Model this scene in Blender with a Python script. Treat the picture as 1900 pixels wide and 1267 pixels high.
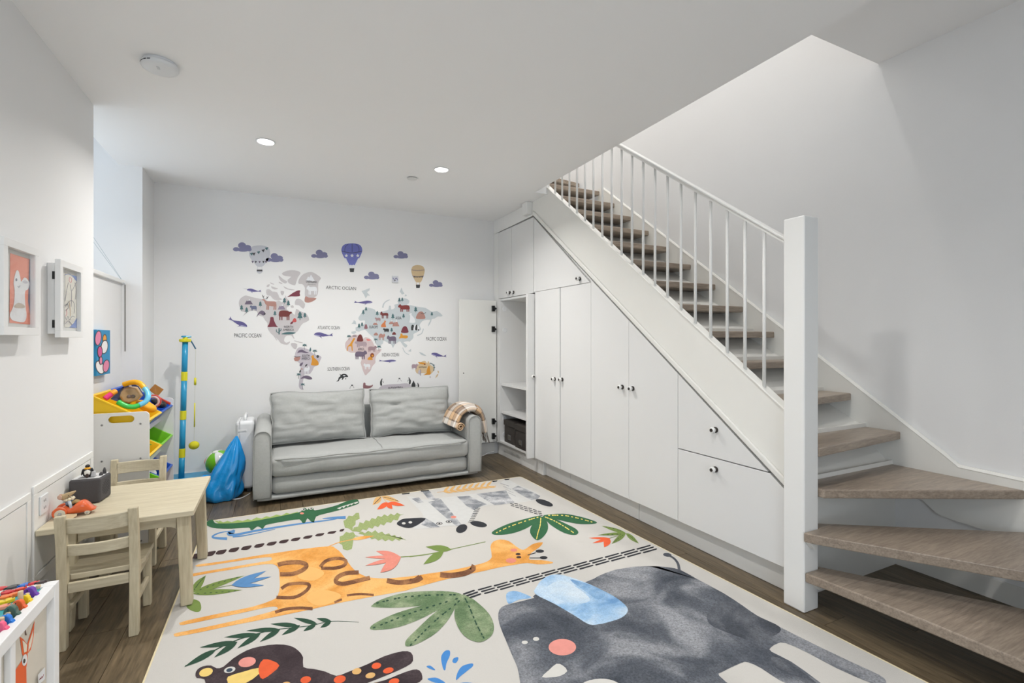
import bpy, bmesh, math, random
from mathutils import Vector, Matrix, noise
from math import sin, cos, pi, radians, tan, atan2, sqrt

# ------------------------------------------------------------------ clear
for o in list(bpy.data.objects):
    bpy.data.objects.remove(o, do_unlink=True)
SC = bpy.context.scene
COL = SC.collection
random.seed(7)

# ------------------------------------------------------------------ camera
FPX, YAW, CAMH, CYH = 897.8, radians(25.902), 1.25, 628.9
cam_d = bpy.data.cameras.new('camera')
cam = bpy.data.objects.new('camera', cam_d)
COL.objects.link(cam)
cam_d.sensor_width = 36.0
cam_d.lens = FPX / 1900 * 36
cam_d.shift_y = -(633.5 - CYH) / 1900
cam_d.clip_start = 0.02
cam.location = (0, 0, CAMH)
cam.rotation_euler = (pi / 2, 0, -YAW)
SC.camera = cam

# ------------------------------------------------------------------ world / exposure
wd = bpy.data.worlds.new('sky')
SC.world = wd
wd.use_nodes = True
bg = wd.node_tree.nodes['Background']
bg.inputs[0].default_value = (0.80, 0.90, 1.0, 1)
bg.inputs[1].default_value = 2.6
SC.view_settings.view_transform = 'Standard'
SC.view_settings.look = 'None'
SC.view_settings.gamma = 1
SC.view_settings.use_curve_mapping = False
SC.view_settings.exposure = 0.50
DOWNLIGHT_W = (12.5, 6.5, 3.8)      # row over the sofa, row over the rug, row behind the camera
UPSTAIRS_W = 14.0


def portal(loc, rot, sx, sy):
    l = bpy.data.lights.new('daylight_portal', 'AREA')
    l.shape = 'RECTANGLE'
    l.size, l.size_y = sx, sy
    l.cycles.is_portal = True
    o = bpy.data.objects.new('daylight_portal', l)
    COL.objects.link(o)
    o.location, o.rotation_euler = loc, rot
    return o


# ------------------------------------------------------------------ room numbers (metres)
XL, YB, H, H2, XO, YO = -0.906, 4.845, 2.534, 2.822, 2.030, 1.5735
SH = 0.0198                       # the stair side runs out of square by about one degree
YF = -1.7                         # wall behind the camera


def XC(y, off=0.0):               # cabinet face
    return 2.2253 - SH * y + off


def XR(y, off=0.0):               # stair wall face
    return 3.122 - SH * y + off


portal((-1.64, 3.93, 2.19), (0, radians(-90), 0), 0.83, 0.8)
portal((0.35, YF - 0.02, 1.21), (radians(90), 0, 0), 1.9, 2.18)  # at the window added behind the camera

FV = Vector((sin(YAW), cos(YAW), 0))
RV = Vector((cos(YAW), -sin(YAW), 0))


def ray(u, v):
    return FV + RV * ((u - 950) / FPX) + Vector((0, 0, (CYH - v) / FPX))


def on_z(u, v, z):
    d = ray(u, v)
    t = (z - CAMH) / d.z
    return Vector((d.x * t, d.y * t, z))


def on_y(u, v, y):
    d = ray(u, v)
    t = y / d.y
    return Vector((d.x * t, y, CAMH + d.z * t))


def on_x(u, v, x):
    d = ray(u, v)
    t = x / d.x
    return Vector((x, d.y * t, CAMH + d.z * t))


# ------------------------------------------------------------------ materials
def lin(c):
    out = []
    for k in c[:3]:
        k = k / 255.0
        out.append(k / 12.92 if k <= 0.04045 else ((k + 0.055) / 1.055) ** 2.4)
    return out


MATS = {}


def mat(name, rgb, rough=0.5, var=0.05, scale=6.0, bump=0.0, bscale=80.0, metallic=0.0, coat=0.0, sheen=0.0, emit=0.0, stretch=(1, 1, 1), coords='Object', alpha=None):
    if name in MATS:
        return MATS[name]
    m = bpy.data.materials.new(name)
    m.use_nodes = True
    nt = m.node_tree
    b = nt.nodes['Principled BSDF']
    c = lin(rgb)
    tc = nt.nodes.new('ShaderNodeTexCoord')
    mp = nt.nodes.new('ShaderNodeMapping')
    mp.inputs['Scale'].default_value = stretch
    nt.links.new(tc.outputs[coords], mp.inputs[0])
    nz = nt.nodes.new('ShaderNodeTexNoise')
    nz.inputs['Scale'].default_value = scale
    nz.inputs['Detail'].default_value = 4
    nt.links.new(mp.outputs[0], nz.inputs['Vector'])
    mx = nt.nodes.new('ShaderNodeMix')
    mx.data_type = 'RGBA'
    mx.inputs[6].default_value = [min(1, k * (1 - var)) for k in c] + [1]
    mx.inputs[7].default_value = [min(1, k * (1 + var)) for k in c] + [1]
    nt.links.new(nz.outputs[0], mx.inputs[0])
    nt.links.new(mx.outputs[2], b.inputs['Base Color'])
    b.inputs['Roughness'].default_value = rough
    b.inputs['Metallic'].default_value = metallic
    if coat:
        b.inputs['Coat Weight'].default_value = coat
        b.inputs['Coat Roughness'].default_value = 0.08
    if sheen:
        b.inputs['Sheen Weight'].default_value = sheen
    if emit:
        b.inputs['Emission Color'].default_value = list(c) + [1]
        b.inputs['Emission Strength'].default_value = emit
    if alpha is not None:
        b.inputs['Alpha'].default_value = alpha
    if bump:
        n2 = nt.nodes.new('ShaderNodeTexNoise')
        n2.inputs['Scale'].default_value = bscale
        n2.inputs['Detail'].default_value = 5
        nt.links.new(mp.outputs[0], n2.inputs['Vector'])
        bp = nt.nodes.new('ShaderNodeBump')
        bp.inputs['Strength'].default_value = bump
        bp.inputs['Distance'].default_value = 0.01
        nt.links.new(n2.outputs[0], bp.inputs['Height'])
        nt.links.new(bp.outputs[0], b.inputs['Normal'])
    MATS[name] = m
    return m


def wood(name, dark, light, along='Y', rough=0.45, scale=1.0, world=False, rnd=0.0):
    """grain stretched along one axis, with an offset and tint for each object"""
    if name in MATS:
        return MATS[name]
    m = bpy.data.materials.new(name)
    m.use_nodes = True
    nt = m.node_tree
    b = nt.nodes['Principled BSDF']
    oi = nt.nodes.new('ShaderNodeObjectInfo')
    if world:
        src = nt.nodes.new('ShaderNodeNewGeometry').outputs['Position']
    else:
        src = nt.nodes.new('ShaderNodeTexCoord').outputs['Object']
    off = nt.nodes.new('ShaderNodeVectorMath')
    off.operation = 'MULTIPLY'
    off.inputs[1].default_value = (17, 23, 11)
    nt.links.new(oi.outputs['Random'], off.inputs[0])
    add = nt.nodes.new('ShaderNodeVectorMath')
    nt.links.new(src, add.inputs[0])
    nt.links.new(off.outputs[0], add.inputs[1])
    mp = nt.nodes.new('ShaderNodeMapping')
    s = {'X': (1.2, 14, 14), 'Y': (14, 1.2, 14), 'Z': (14, 14, 1.2)}[along]
    mp.inputs['Scale'].default_value = [k * scale for k in s]
    nt.links.new(add.outputs[0], mp.inputs[0])
    n1 = nt.nodes.new('ShaderNodeTexNoise')
    n1.inputs['Scale'].default_value = 2.2
    n1.inputs['Detail'].default_value = 7
    n1.inputs['Distortion'].default_value = 1.4
    nt.links.new(mp.outputs[0], n1.inputs['Vector'])
    n2 = nt.nodes.new('ShaderNodeTexNoise')
    n2.inputs['Scale'].default_value = 11
    n2.inputs['Detail'].default_value = 6
    nt.links.new(mp.outputs[0], n2.inputs['Vector'])
    mm = nt.nodes.new('ShaderNodeMath')
    mm.operation = 'MULTIPLY_ADD'
    mm.inputs[1].default_value = 0.55
    nt.links.new(n2.outputs[0], mm.inputs[0])
    m3 = nt.nodes.new('ShaderNodeMath')
    m3.operation = 'MULTIPLY_ADD'
    m3.inputs[1].default_value = 0.6
    m3.inputs[2].default_value = -0.09
    nt.links.new(n1.outputs[0], m3.inputs[0])
    nt.links.new(m3.outputs[0], mm.inputs[2])
    rp = nt.nodes.new('ShaderNodeValToRGB')
    rp.color_ramp.elements[0].position = 0.30
    rp.color_ramp.elements[0].color = lin(dark) + [1]
    rp.color_ramp.elements[1].position = 0.68
    rp.color_ramp.elements[1].color = lin(light) + [1]
    nt.links.new(mm.outputs[0], rp.inputs[0])
    hs = nt.nodes.new('ShaderNodeHueSaturation')
    mr = nt.nodes.new('ShaderNodeMapRange')
    mr.inputs[3].default_value = 1 - rnd
    mr.inputs[4].default_value = 1 + rnd
    nt.links.new(oi.outputs['Random'], mr.inputs[0])
    nt.links.new(mr.outputs[0], hs.inputs['Value'])
    nt.links.new(rp.outputs[0], hs.inputs['Color'])
    nt.links.new(hs.outputs[0], b.inputs['Base Color'])
    b.inputs['Roughness'].default_value = rough
    bp = nt.nodes.new('ShaderNodeBump')
    bp.inputs['Strength'].default_value = 0.12
    bp.inputs['Distance'].default_value = 0.004
    nt.links.new(mm.outputs[0], bp.inputs['Height'])
    nt.links.new(bp.outputs[0], b.inputs['Normal'])
    MATS[name] = m
    return m


def wash(name, deep, mid, pale, scale=4.0, fibre=0.16, seed=0.0):
    """blotchy printed colour with the fibres of the pile showing through"""
    if name in MATS:
        return MATS[name]
    m = bpy.data.materials.new(name)
    m.use_nodes = True
    nt = m.node_tree
    b = nt.nodes['Principled BSDF']
    b.inputs['Roughness'].default_value = 0.95
    tc = nt.nodes.new('ShaderNodeTexCoord')
    mp = nt.nodes.new('ShaderNodeMapping')
    mp.inputs['Location'].default_value = (seed, seed * 0.7, 0)
    nt.links.new(tc.outputs['Object'], mp.inputs[0])
    n1 = nt.nodes.new('ShaderNodeTexNoise')
    n1.inputs['Scale'].default_value = scale
    n1.inputs['Detail'].default_value = 3
    n1.inputs['Distortion'].default_value = 0.7
    nt.links.new(mp.outputs[0], n1.inputs['Vector'])
    n2 = nt.nodes.new('ShaderNodeTexNoise')
    n2.inputs['Scale'].default_value = 130
    n2.inputs['Detail'].default_value = 6
    n2.inputs['Roughness'].default_value = 0.75
    nt.links.new(mp.outputs[0], n2.inputs['Vector'])
    r = nt.nodes.new('ShaderNodeValToRGB')
    e = r.color_ramp.elements
    e[0].position, e[0].color = 0.36, lin(deep) + [1]
    e[1].position, e[1].color = 0.64, lin(pale) + [1]
    q = e.new(0.50)
    q.color = lin(mid) + [1]
    nt.links.new(n1.outputs[0], r.inputs[0])
    mr = nt.nodes.new('ShaderNodeMapRange')
    mr.inputs[1].default_value = 0.35
    mr.inputs[2].default_value = 0.65
    mr.inputs[3].default_value = 1 - fibre * 2
    mr.inputs[4].default_value = 1 + fibre * 2.6
    nt.links.new(n2.outputs[0], mr.inputs[0])
    mx = nt.nodes.new('ShaderNodeVectorMath')
    mx.operation = 'SCALE'
    nt.links.new(r.outputs[0], mx.inputs[0])
    nt.links.new(mr.outputs[0], mx.inputs['Scale'])
    nt.links.new(mx.outputs[0], b.inputs['Base Color'])
    MATS[name] = m
    return m


def glass(name='window_glass'):
    if name in MATS:
        return MATS[name]
    m = bpy.data.materials.new(name)
    m.use_nodes = True
    nt = m.node_tree
    nt.nodes.remove(nt.nodes['Principled BSDF'])
    out = nt.nodes['Material Output']
    t = nt.nodes.new('ShaderNodeBsdfTransparent')
    g = nt.nodes.new('ShaderNodeBsdfGlossy')
    g.inputs['Roughness'].default_value = 0.02
    mx = nt.nodes.new('ShaderNodeMixShader')
    mx.inputs[0].default_value = 0.06
    nt.links.new(t.outputs[0], mx.inputs[1])
    nt.links.new(g.outputs[0], mx.inputs[2])
    nt.links.new(mx.outputs[0], out.inputs[0])
    MATS[name] = m
    return m


WALLP = mat('wall_paint', (232, 232, 232), 0.75, 0.012, 3.0, 0.03, 160)
CEILP = mat('ceiling_paint', (244, 244, 244), 0.85, 0.010, 2.0)
CABP = mat('cabinet_lacquer', (226, 226, 225), 0.38, 0.012, 4.0)
TRIMP = mat('trim_paint', (236, 236, 234), 0.40, 0.012, 5.0)
STAIRP = mat('stair_paint', (232, 231, 226), 0.45, 0.03, 5.0)
OAK = wood('limed_oak', (184, 173, 147), (208, 199, 174), 'X', 0.5, 1.0, rnd=0.04)
OAKZ = wood('limed_oak_upright', (182, 170, 142), (208, 198, 171), 'Z', 0.5, 1.0, rnd=0.05)
OAKY = wood('limed_oak_cross', (186, 174, 146), (210, 200, 174), 'Y', 0.5, 1.0, rnd=0.04)
PLANK = wood('floor_oak', (74, 63, 47), (124, 108, 84), 'Y', 0.36, 0.8, world=True, rnd=0.14)
TREAD = wood('tread_oak', (128, 115, 103), (170, 155, 139), 'X', 0.33, 1.2, rnd=0.07)
SOFA = mat('sofa_linen', (170, 172, 170), 0.9, 0.10, 60, 0.35, 420, sheen=0.25)
SOFAD = mat('sofa_piping', (160, 162, 160), 0.9, 0.08, 80, 0.2, 300)
BLACK = mat('black_plastic', (22, 22, 23), 0.4, 0.05)
DARKG = mat('dark_grey_plastic', (72, 70, 72), 0.7, 0.06, 40, 0.15, 300)
WPLA = mat('white_plastic', (226, 228, 230), 0.32, 0.02)
CHROME = mat('screw_steel', (150, 150, 150), 0.3, 0.05, metallic=0.9)


# ------------------------------------------------------------------ mesh helpers
def link(o, parent=None):
    COL.objects.link(o)
    if parent is not None:
        o.parent = parent
    return o


def build(name, bm, m, parent=None, smooth=False, bevel=0.0, seg=2, sub=0, mats=None):
    bmesh.ops.recalc_face_normals(bm, faces=bm.faces) if smooth != 'keep' else None
    me = bpy.data.meshes.new(name)
    bm.to_mesh(me)
    bm.free()
    for k in (mats or [m]):
        me.materials.append(k)
    if smooth:
        for p in me.polygons:
            p.use_smooth = True
    o = bpy.data.objects.new(name, me)
    link(o, parent)
    if bevel:
        md = o.modifiers.new('bevel', 'BEVEL')
        md.width = bevel
        md.segments = seg
        md.limit_method = 'ANGLE'
        md.angle_limit = radians(35)
        md.harden_normals = False
    if sub:
        md = o.modifiers.new('sub', 'SUBSURF')
        md.levels = md.render_levels = sub
    return o


def empty(name, loc=(0, 0, 0), rz=0.0, parent=None):
    o = bpy.data.objects.new(name, None)
    o.empty_display_size = 0.1
    link(o, parent)
    o.location = loc
    o.rotation_euler = (0, 0, rz)
    return o


def tag(o, label, cat, group=None):
    o['label'] = label
    o['category'] = cat
    if group:
        o['group'] = group
    return o


def struct(o):
    o['kind'] = 'structure'
    return o


def NB():
    return bmesh.new()


def box(bm, lo, hi):
    x0, y0, z0 = lo
    x1, y1, z1 = hi
    v = [bm.verts.new(p) for p in ((x0, y0, z0), (x1, y0, z0), (x1, y1, z0), (x0, y1, z0), (x0, y0, z1), (x1, y0, z1), (x1, y1, z1), (x0, y1, z1))]
    for f in ((0, 3, 2, 1), (4, 5, 6, 7), (0, 1, 5, 4), (1, 2, 6, 5), (2, 3, 7, 6), (3, 0, 4, 7)):
        bm.faces.new([v[i] for i in f])
    return v


def extr(bm, ring0, ring1):
    a = [bm.verts.new(p) for p in ring0]
    b = [bm.verts.new(p) for p in ring1]
    n = len(a)
    bm.faces.new(a)
    bm.faces.new(b[::-1])
    for i in range(n):
        bm.faces.new((a[i], b[i], b[(i + 1) % n], a[(i + 1) % n]))


def prism(bm, poly, axis, a, b):
    """poly of 2-D points pushed along an axis from a to b"""
    def p3(p, t):
        return {'X': (t, p[0], p[1]), 'Y': (p[0], t, p[1]), 'Z': (p[0], p[1], t)}[axis]
    extr(bm, [p3(p, a) for p in poly], [p3(p, b) for p in poly])


def cab(bm, poly, o0, o1):
    """poly of (y, z) on the cabinet front, from depth o0 to o1 behind the face"""
    extr(bm, [(XC(y, o0), y, z) for y, z in poly], [(XC(y, o1), y, z) for y, z in poly])


def rect(y0, y1, z0, z1):
    return [(y0, z0), (y1, z0), (y1, z1), (y0, z1)]


def tube(bm, pts, r, seg=8, cap=True, closed=False):
    pts = [Vector(p) for p in pts]
    n = len(pts)
    rings = []
    prev = None
    for i, p in enumerate(pts):
        if closed:
            d = pts[(i + 1) % n] - pts[i - 1]
        else:
            d = pts[min(i + 1, n - 1)] - pts[max(i - 1, 0)]
        d.normalize()
        if prev is None:
            up = Vector((0, 0, 1)) if abs(d.z) < 0.9 else Vector((1, 0, 0))
            a = d.cross(up).normalized()
        else:
            a = (prev - d * prev.dot(d)).normalized()
        prev = a
        b = d.cross(a)
        rr = r[i] if isinstance(r, (list, tuple)) else r
        rings.append([bm.verts.new(p + (a * cos(t) + b * sin(t)) * rr) for t in [2 * pi * k / seg for k in range(seg)]])
    m = n if closed else n - 1
    for i in range(m):
        A, B = rings[i], rings[(i + 1) % n]
        for k in range(seg):
            bm.faces.new((A[k], A[(k + 1) % seg], B[(k + 1) % seg], B[k]))
    if cap and not closed:
        bm.faces.new(rings[0][::-1])
        bm.faces.new(rings[-1])


def lathe(bm, prof, seg=24, M=None):
    """profile of (r, z) spun about Z; M places it"""
    M = M or Matrix()
    rings = []
    for r, z in prof:
        if r < 1e-6:
            rings.append([bm.verts.new(M @ Vector((0, 0, z)))])
        else:
            rings.append([bm.verts.new(M @ Vector((r * cos(2 * pi * k / seg), r * sin(2 * pi * k / seg), z))) for k in range(seg)])
    for A, B in zip(rings, rings[1:]):
        for k in range(seg):
            k2 = (k + 1) % seg
            if len(A) == 1 and len(B) > 1:
                bm.faces.new((A[0], B[k], B[k2]))
            elif len(B) == 1 and len(A) > 1:
                bm.faces.new((A[k2], A[k], B[0]))
            elif len(A) > 1:
                bm.faces.new((A[k], B[k], B[k2], A[k2]))
    for R_, rev in ((rings[0], True), (rings[-1], False)):
        if len(R_) > 1:
            bm.faces.new(R_[::-1] if rev else R_)


def sphere(bm, c, r, seg=20, rings=12, M=None):
    rr = r if isinstance(r, (tuple, list)) else (r, r, r)
    T = Matrix.Translation(c) @ (M or Matrix()) @ Matrix.Diagonal((rr[0], rr[1], rr[2], 1))
    lathe(bm, [(max(0, sin(pi * i / rings)) if 0 < i < rings else 0, -cos(pi * i / rings)) for i in range(rings + 1)], seg, T)


def simple(name, lo, hi, m, parent=None, bevel=0.0):
    bm = NB()
    box(bm, lo, hi)
    return build(name, bm, m, parent, bevel=bevel)


def crv(pts, n=4, closed=True):
    """Catmull-Rom through 2-D points"""
    out = []
    N = len(pts)
    rng = range(N) if closed else range(N - 1)
    for i in rng:
        if closed:
            p0, p1, p2, p3 = pts[i - 1], pts[i], pts[(i + 1) % N], pts[(i + 2) % N]
        else:
            p0, p1, p2, p3 = pts[max(i - 1, 0)], pts[i], pts[i + 1], pts[min(i + 2, N - 1)]
        for k in range(n):
            t = k / n
            out.append(tuple(0.5 * (2 * b + (c - a) * t + (2 * a - 5 * b + 4 * c - d) * t * t + (3 * b - a - 3 * c + d) * t ** 3) for a, b, c, d in zip(p0, p1, p2, p3)))
    if not closed:
        out.append(tuple(pts[-1]))
    return out


# ---- flat shapes in photo pixels (print on the rug, stickers on the wall)
def ell(cx, cy, rx, ry, deg=0, n=18):
    a = radians(deg)
    return [(cx + rx * cos(t) * cos(a) - ry * sin(t) * sin(a), cy + rx * cos(t) * sin(a) + ry * sin(t) * cos(a)) for t in [2 * pi * k / n for k in range(n)]]


def leaf(b, t, w, n=7, k=0.75):
    bx, by = b
    dx, dy = t[0] - bx, t[1] - by
    L = sqrt(dx * dx + dy * dy)
    nx, ny = -dy / L, dx / L
    s = [(i / n) for i in range(1, n)]
    prof = [w / 2 * sin(pi * q ** k) for q in s]
    return [b] + [(bx + dx * q + nx * p, by + dy * q + ny * p) for q, p in zip(s, prof)] + [t] + [(bx + dx * q - nx * p, by + dy * q - ny * p) for q, p in zip(s[::-1], prof[::-1])]


def stroke(pts, w, n=4, smooth=True):
    pts = crv(pts, n, False) if smooth and len(pts) > 2 else list(pts)
    m = len(pts)
    Lft, Rgt = [], []
    for i, p in enumerate(pts):
        a, b = pts[max(i - 1, 0)], pts[min(i + 1, m - 1)]
        dx, dy = b[0] - a[0], b[1] - a[1]
        L = sqrt(dx * dx + dy * dy) or 1
        ww = w[0] + (w[1] - w[0]) * i / (m - 1) if isinstance(w, (tuple, list)) else w
        Lft.append((p[0] - dy / L * ww / 2, p[1] + dx / L * ww / 2))
        Rgt.append((p[0] + dy / L * ww / 2, p[1] - dx / L * ww / 2))
    return Lft + Rgt[::-1]


def _inside(p, poly):
    x, y = p
    c = False
    for (x1, y1), (x2, y2) in zip(poly, poly[1:] + poly[:1]):
        if (y1 > y) != (y2 > y) and x < (x2 - x1) * (y - y1) / (y2 - y1) + x1:
            c = not c
    return c


def _cross(a, b, c, d):
    def o(p, q, r):
        return (q[0] - p[0]) * (r[1] - p[1]) - (q[1] - p[1]) * (r[0] - p[0])
    return o(a, b, c) * o(a, b, d) < 0 and o(c, d, a) * o(c, d, b) < 0


def _overlap(A, B):
    if any(_inside(p, B) for p in A) or any(_inside(p, A) for p in B):
        return True
    return any(_cross(a, b, c, d) for a, b in zip(A, A[1:] + A[:1]) for c, d in zip(B, B[1:] + B[:1]))


def levels(layers):
    """height step of each shape: just above whatever earlier shape it overlaps"""
    bb, lv = [], []
    for poly, m in layers:
        poly = list(poly)
        us = [p[0] for p in poly]
        vs = [p[1] for p in poly]
        q = (min(us), min(vs), max(us), max(vs))
        L = 0
        for (r, pp), l in zip(bb, lv):
            if l >= L and q[0] < r[2] and r[0] < q[2] and q[1] < r[3] and r[1] < q[3] and _overlap(poly, pp):
                L = l + 1
        bb.append((q, poly))
        lv.append(L)
    return lv


def flat(name, layers, proj, parent=None, base=0):
    """layers: (polygon in photo pixels, material); overlapping shapes lie a hair above each other"""
    me = bpy.data.meshes.new(name)
    vs, fs, mi, ml = [], [], [], []
    for (poly, m), k in zip(layers, levels(layers)):
        if m not in ml:
            ml.append(m)
        s = len(vs)
        vs += [proj(u, v, base + k) for u, v in poly]
        fs.append(list(range(s, s + len(poly))))
        mi.append(ml.index(m))
    me.from_pydata(vs, [], fs)
    for m in ml:
        me.materials.append(m)
    for p, i in zip(me.polygons, mi):
        p.material_index = i
    me.validate()
    o = bpy.data.objects.new(name, me)
    link(o, parent)
    return o


def text_obj(name, s, m, loc, width, height, rot, parent=None, extrude=0.0):
    cu = bpy.data.curves.new(name, 'FONT')
    cu.body = s
    cu.align_x = 'CENTER'
    cu.align_y = 'CENTER'
    cu.resolution_u = 3
    cu.extrude = extrude
    cu.space_line = 0.75
    t = bpy.data.objects.new(name, cu)
    COL.objects.link(t)
    bpy.context.view_layer.update()
    me = bpy.data.meshes.new_from_object(t.evaluated_get(bpy.context.evaluated_depsgraph_get()))
    bpy.data.objects.remove(t, do_unlink=True)
    xs = [v.co.x for v in me.vertices]
    ys = [v.co.y for v in me.vertices]
    sx = width / (max(xs) - min(xs))
    sy = height / (max(ys) - min(ys))
    mx_, my_ = (max(xs) + min(xs)) / 2, (max(ys) + min(ys)) / 2
    for v in me.vertices:
        v.co.x = (v.co.x - mx_) * sx
        v.co.y = (v.co.y - my_) * sy
    me.name = name
    me.materials.clear()
    me.materials.append(m)
    o = bpy.data.objects.new(name, me)
    link(o, parent)
    o.location = loc
    o.rotation_euler = rot
    return o


def copy_tree(o, parent=None):
    c = o.copy()
    COL.objects.link(c)
    if parent is not None:
        c.parent = parent
    for ch in [k for k in bpy.data.objects if k.parent == o]:
        copy_tree(ch, c)
    return c
# ================================================================== STRUCTURE
fl = struct(simple('floor', (-1.3, YF - 0.2, -0.12), (3.4, 6.2, -0.016), mat('subfloor', (40, 34, 28), 0.8)))
me = bpy.data.meshes.new('plank')
bm = NB()
box(bm, (0, 0, -0.015), (1, 1, 0))
bm.to_mesh(me)
bm.free()
me.materials.append(PLANK)
PW, x, row = 0.152, -1.04, 0
rp = random.Random(3)
while x < 3.09:
    y = YF - rp.uniform(0, 1.6)
    while y < YB - 0.02:
        L = rp.uniform(1.3, 1.9)
        y0, y1 = max(y, YF), min(y + L, YB - 0.003)
        if y1 - y0 > 0.05:
            o = bpy.data.objects.new('plank', me)
            link(o, fl)
            o.location = (x, y0, 0)
            o.scale = (min(PW, 3.095 - x) - 0.0022, y1 - y0 - 0.002, 1)
        y += L
    x += PW

# ceiling with the stair opening
bm = NB()
box(bm, (-1.05, YF - 0.1, H), (XO, 3.72, H2 + 0.1))
box(bm, (-1.05, 3.72, H), (XC(4, 0.02), YB + 0.05, H2 + 0.1))
struct(build('ceiling', bm, CEILP))
bm = NB()
box(bm, (XO, YF - 0.1, H2), (3.2, YO, H2 + 0.1))
struct(build('trim_1', bm, CEILP))

# left wall with the window niche
N0, N1, XN = 3.392, 4.465, -1.03
bm = NB()
box(bm, (-1.15, YF - 0.1, 0), (XL, N0, H))
box(bm, (-1.15, N1, 0), (XL, YB + 0.05, H))
box(bm, (-1.15, N0, 0), (XN, N1, 1.665))
wl = struct(build('wall_left', bm, WALLP))
bm = NB()                                         # deep reveal above the sill, its head splayed upwards
prism(bm, [(-1.15, 1.55), (-1.75, 1.55), (-1.75, 3.2), (XL, H + 0.12), (XL, H), (-1.15, H)], 'Y', N1, N1 + 0.1)
prism(bm, [(-1.15, 1.55), (-1.75, 1.55), (-1.75, 3.2), (XL, H + 0.12), (XL, H), (-1.15, H)], 'Y', N0 - 0.1, N0)
prism(bm, [(XL, H), (-1.75, 3.08), (-1.75, 3.2), (XL, H + 0.12)], 'Y', N0 - 0.1, N1 + 0.1)
box(bm, (-1.75, N0, 1.50), (-1.15, N1, 1.655))
struct(build('wall_reveal', bm, WALLP))
struct(simple('trim_2', (-1.70, N0, 1.655), (XN + 0.02, N1, 1.683), TRIMP, bevel=0.004))      # sill
w1 = struct(empty('window_1', (-1.68, 3.93, 1.69)))


def wpart(name, lo, hi, m, par, base):
    return simple(name, [a - b for a, b in zip(lo, base)], [a - b for a, b in zip(hi, base)], m, par, bevel=0.003)


b0 = (-1.68, 3.93, 1.69)
WA, WB, WT = 3.50, 4.36, 2.62
for lo, hi in (((-1.71, WA, 1.72), (-1.65, WB, 1.765)), ((-1.71, WA, WT - 0.045), (-1.65, WB, WT)), ((-1.71, WA, 1.765), (-1.65, WA + 0.045, WT - 0.045)), ((-1.71, WB - 0.045, 1.765), (-1.65, WB, WT - 0.045)), ((-1.71, 3.905, 1.765), (-1.65, 3.95, WT - 0.045))):
    wpart('window_frame', lo, hi, TRIMP, w1, b0)
for y0, y1 in ((WA + 0.045, 3.905), (3.95, WB - 0.045)):
    wpart('pane', (-1.684, y0, 1.765), (-1.678, y1, WT - 0.045), glass(), w1, b0)
bm = NB()
for y0, y1, z0, z1 in ((N0, N1, WT, 3.15), (N0, N1, 1.60, 1.72), (N0, WA, 1.72, WT), (WB, N1, 1.72, WT)):
    box(bm, (-1.75, y0, z0), (-1.66, y1, z1))
struct(build('wall_window', bm, WALLP))

# back wall, stair side walls, upper stairwell
struct(simple('wall_back', (-1.15, YB, 0), (XC(YB, 0.6), YB + 0.1, H + 0.3), WALLP))
bm = NB()
extr(bm, [(XR(YF - 0.1), YF - 0.1, 0), (XR(6.1), 6.1, 0), (XR(6.1), 6.1, 5.4), (XR(YF - 0.1), YF - 0.1, 5.4)], [(XR(YF - 0.1) + 0.1, YF - 0.1, 0), (XR(6.1) + 0.1, 6.1, 0), (XR(6.1) + 0.1, 6.1, 5.4), (XR(YF - 0.1) + 0.1, YF - 0.1, 5.4)])
struct(build('wall_right', bm, WALLP))
bm = NB()
box(bm, (XO - 0.1, YO - 0.1, H2 + 0.1), (XO, 6.0, 5.3))
box(bm, (XO - 0.1, YO - 0.1, H2 + 0.1), (3.2, YO, 5.3))
box(bm, (XO - 0.1, 5.35, 2.6), (3.2, 5.45, 5.3))
box(bm, (XC(YB, 0.6), YB, 0), (3.2, YB + 0.1, 2.2))
struct(build('wall_stairwell', bm, WALLP))
struct(simple('ceiling_stairwell', (XO - 0.1, YO - 0.1, 5.3), (3.3, 6.1, 5.4), CEILP))
# wall behind the camera; its wide window is added to bring in daylight
bm = NB()
WX0, WX1, WZ0, WZ1 = -0.60, 1.30, 0.12, 2.30
for lo, hi in (((-1.15, WZ0 * 0), (WX0, H2)), ((WX1, 0), (3.3, H2)), ((WX0, 0), (WX1, WZ0)), ((WX0, WZ1), (WX1, H2))):
    box(bm, (lo[0], YF - 0.1, lo[1]), (hi[0], YF, hi[1]))
struct(build('wall_front', bm, WALLP))
b0 = (0.35, YF - 0.05, WZ0)
w2 = struct(empty('window_added', b0))  # unseen window, added to brighten the room and ceiling
for lo, hi in (((WX0, WZ0), (WX1, WZ0 + 0.06)), ((WX0, WZ1 - 0.06), (WX1, WZ1)), ((WX0, WZ0 + 0.06), (WX0 + 0.06, WZ1 - 0.06)), ((WX1 - 0.06, WZ0 + 0.06), (WX1, WZ1 - 0.06)), ((0.32, WZ0 + 0.06), (0.38, WZ1 - 0.06))):
    wpart('window_frame', (lo[0], YF - 0.08, lo[1]), (hi[0], YF - 0.02, hi[1]), TRIMP, w2, b0)
for a, b in ((WX0 + 0.06, 0.32), (0.38, WX1 - 0.06)):
    wpart('pane', (a, YF - 0.053, WZ0 + 0.06), (b, YF - 0.047, WZ1 - 0.06), glass(), w2, b0)

# baseboards
struct(simple('baseboard_back', (XL, YB - 0.016, 0), (2.13, YB, 0.125), TRIMP, bevel=0.004))
struct(simple('baseboard_left', (XL, N1 + 0.002, 0), (XL + 0.014, YB - 0.018, 0.125), TRIMP, bevel=0.004))
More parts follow.
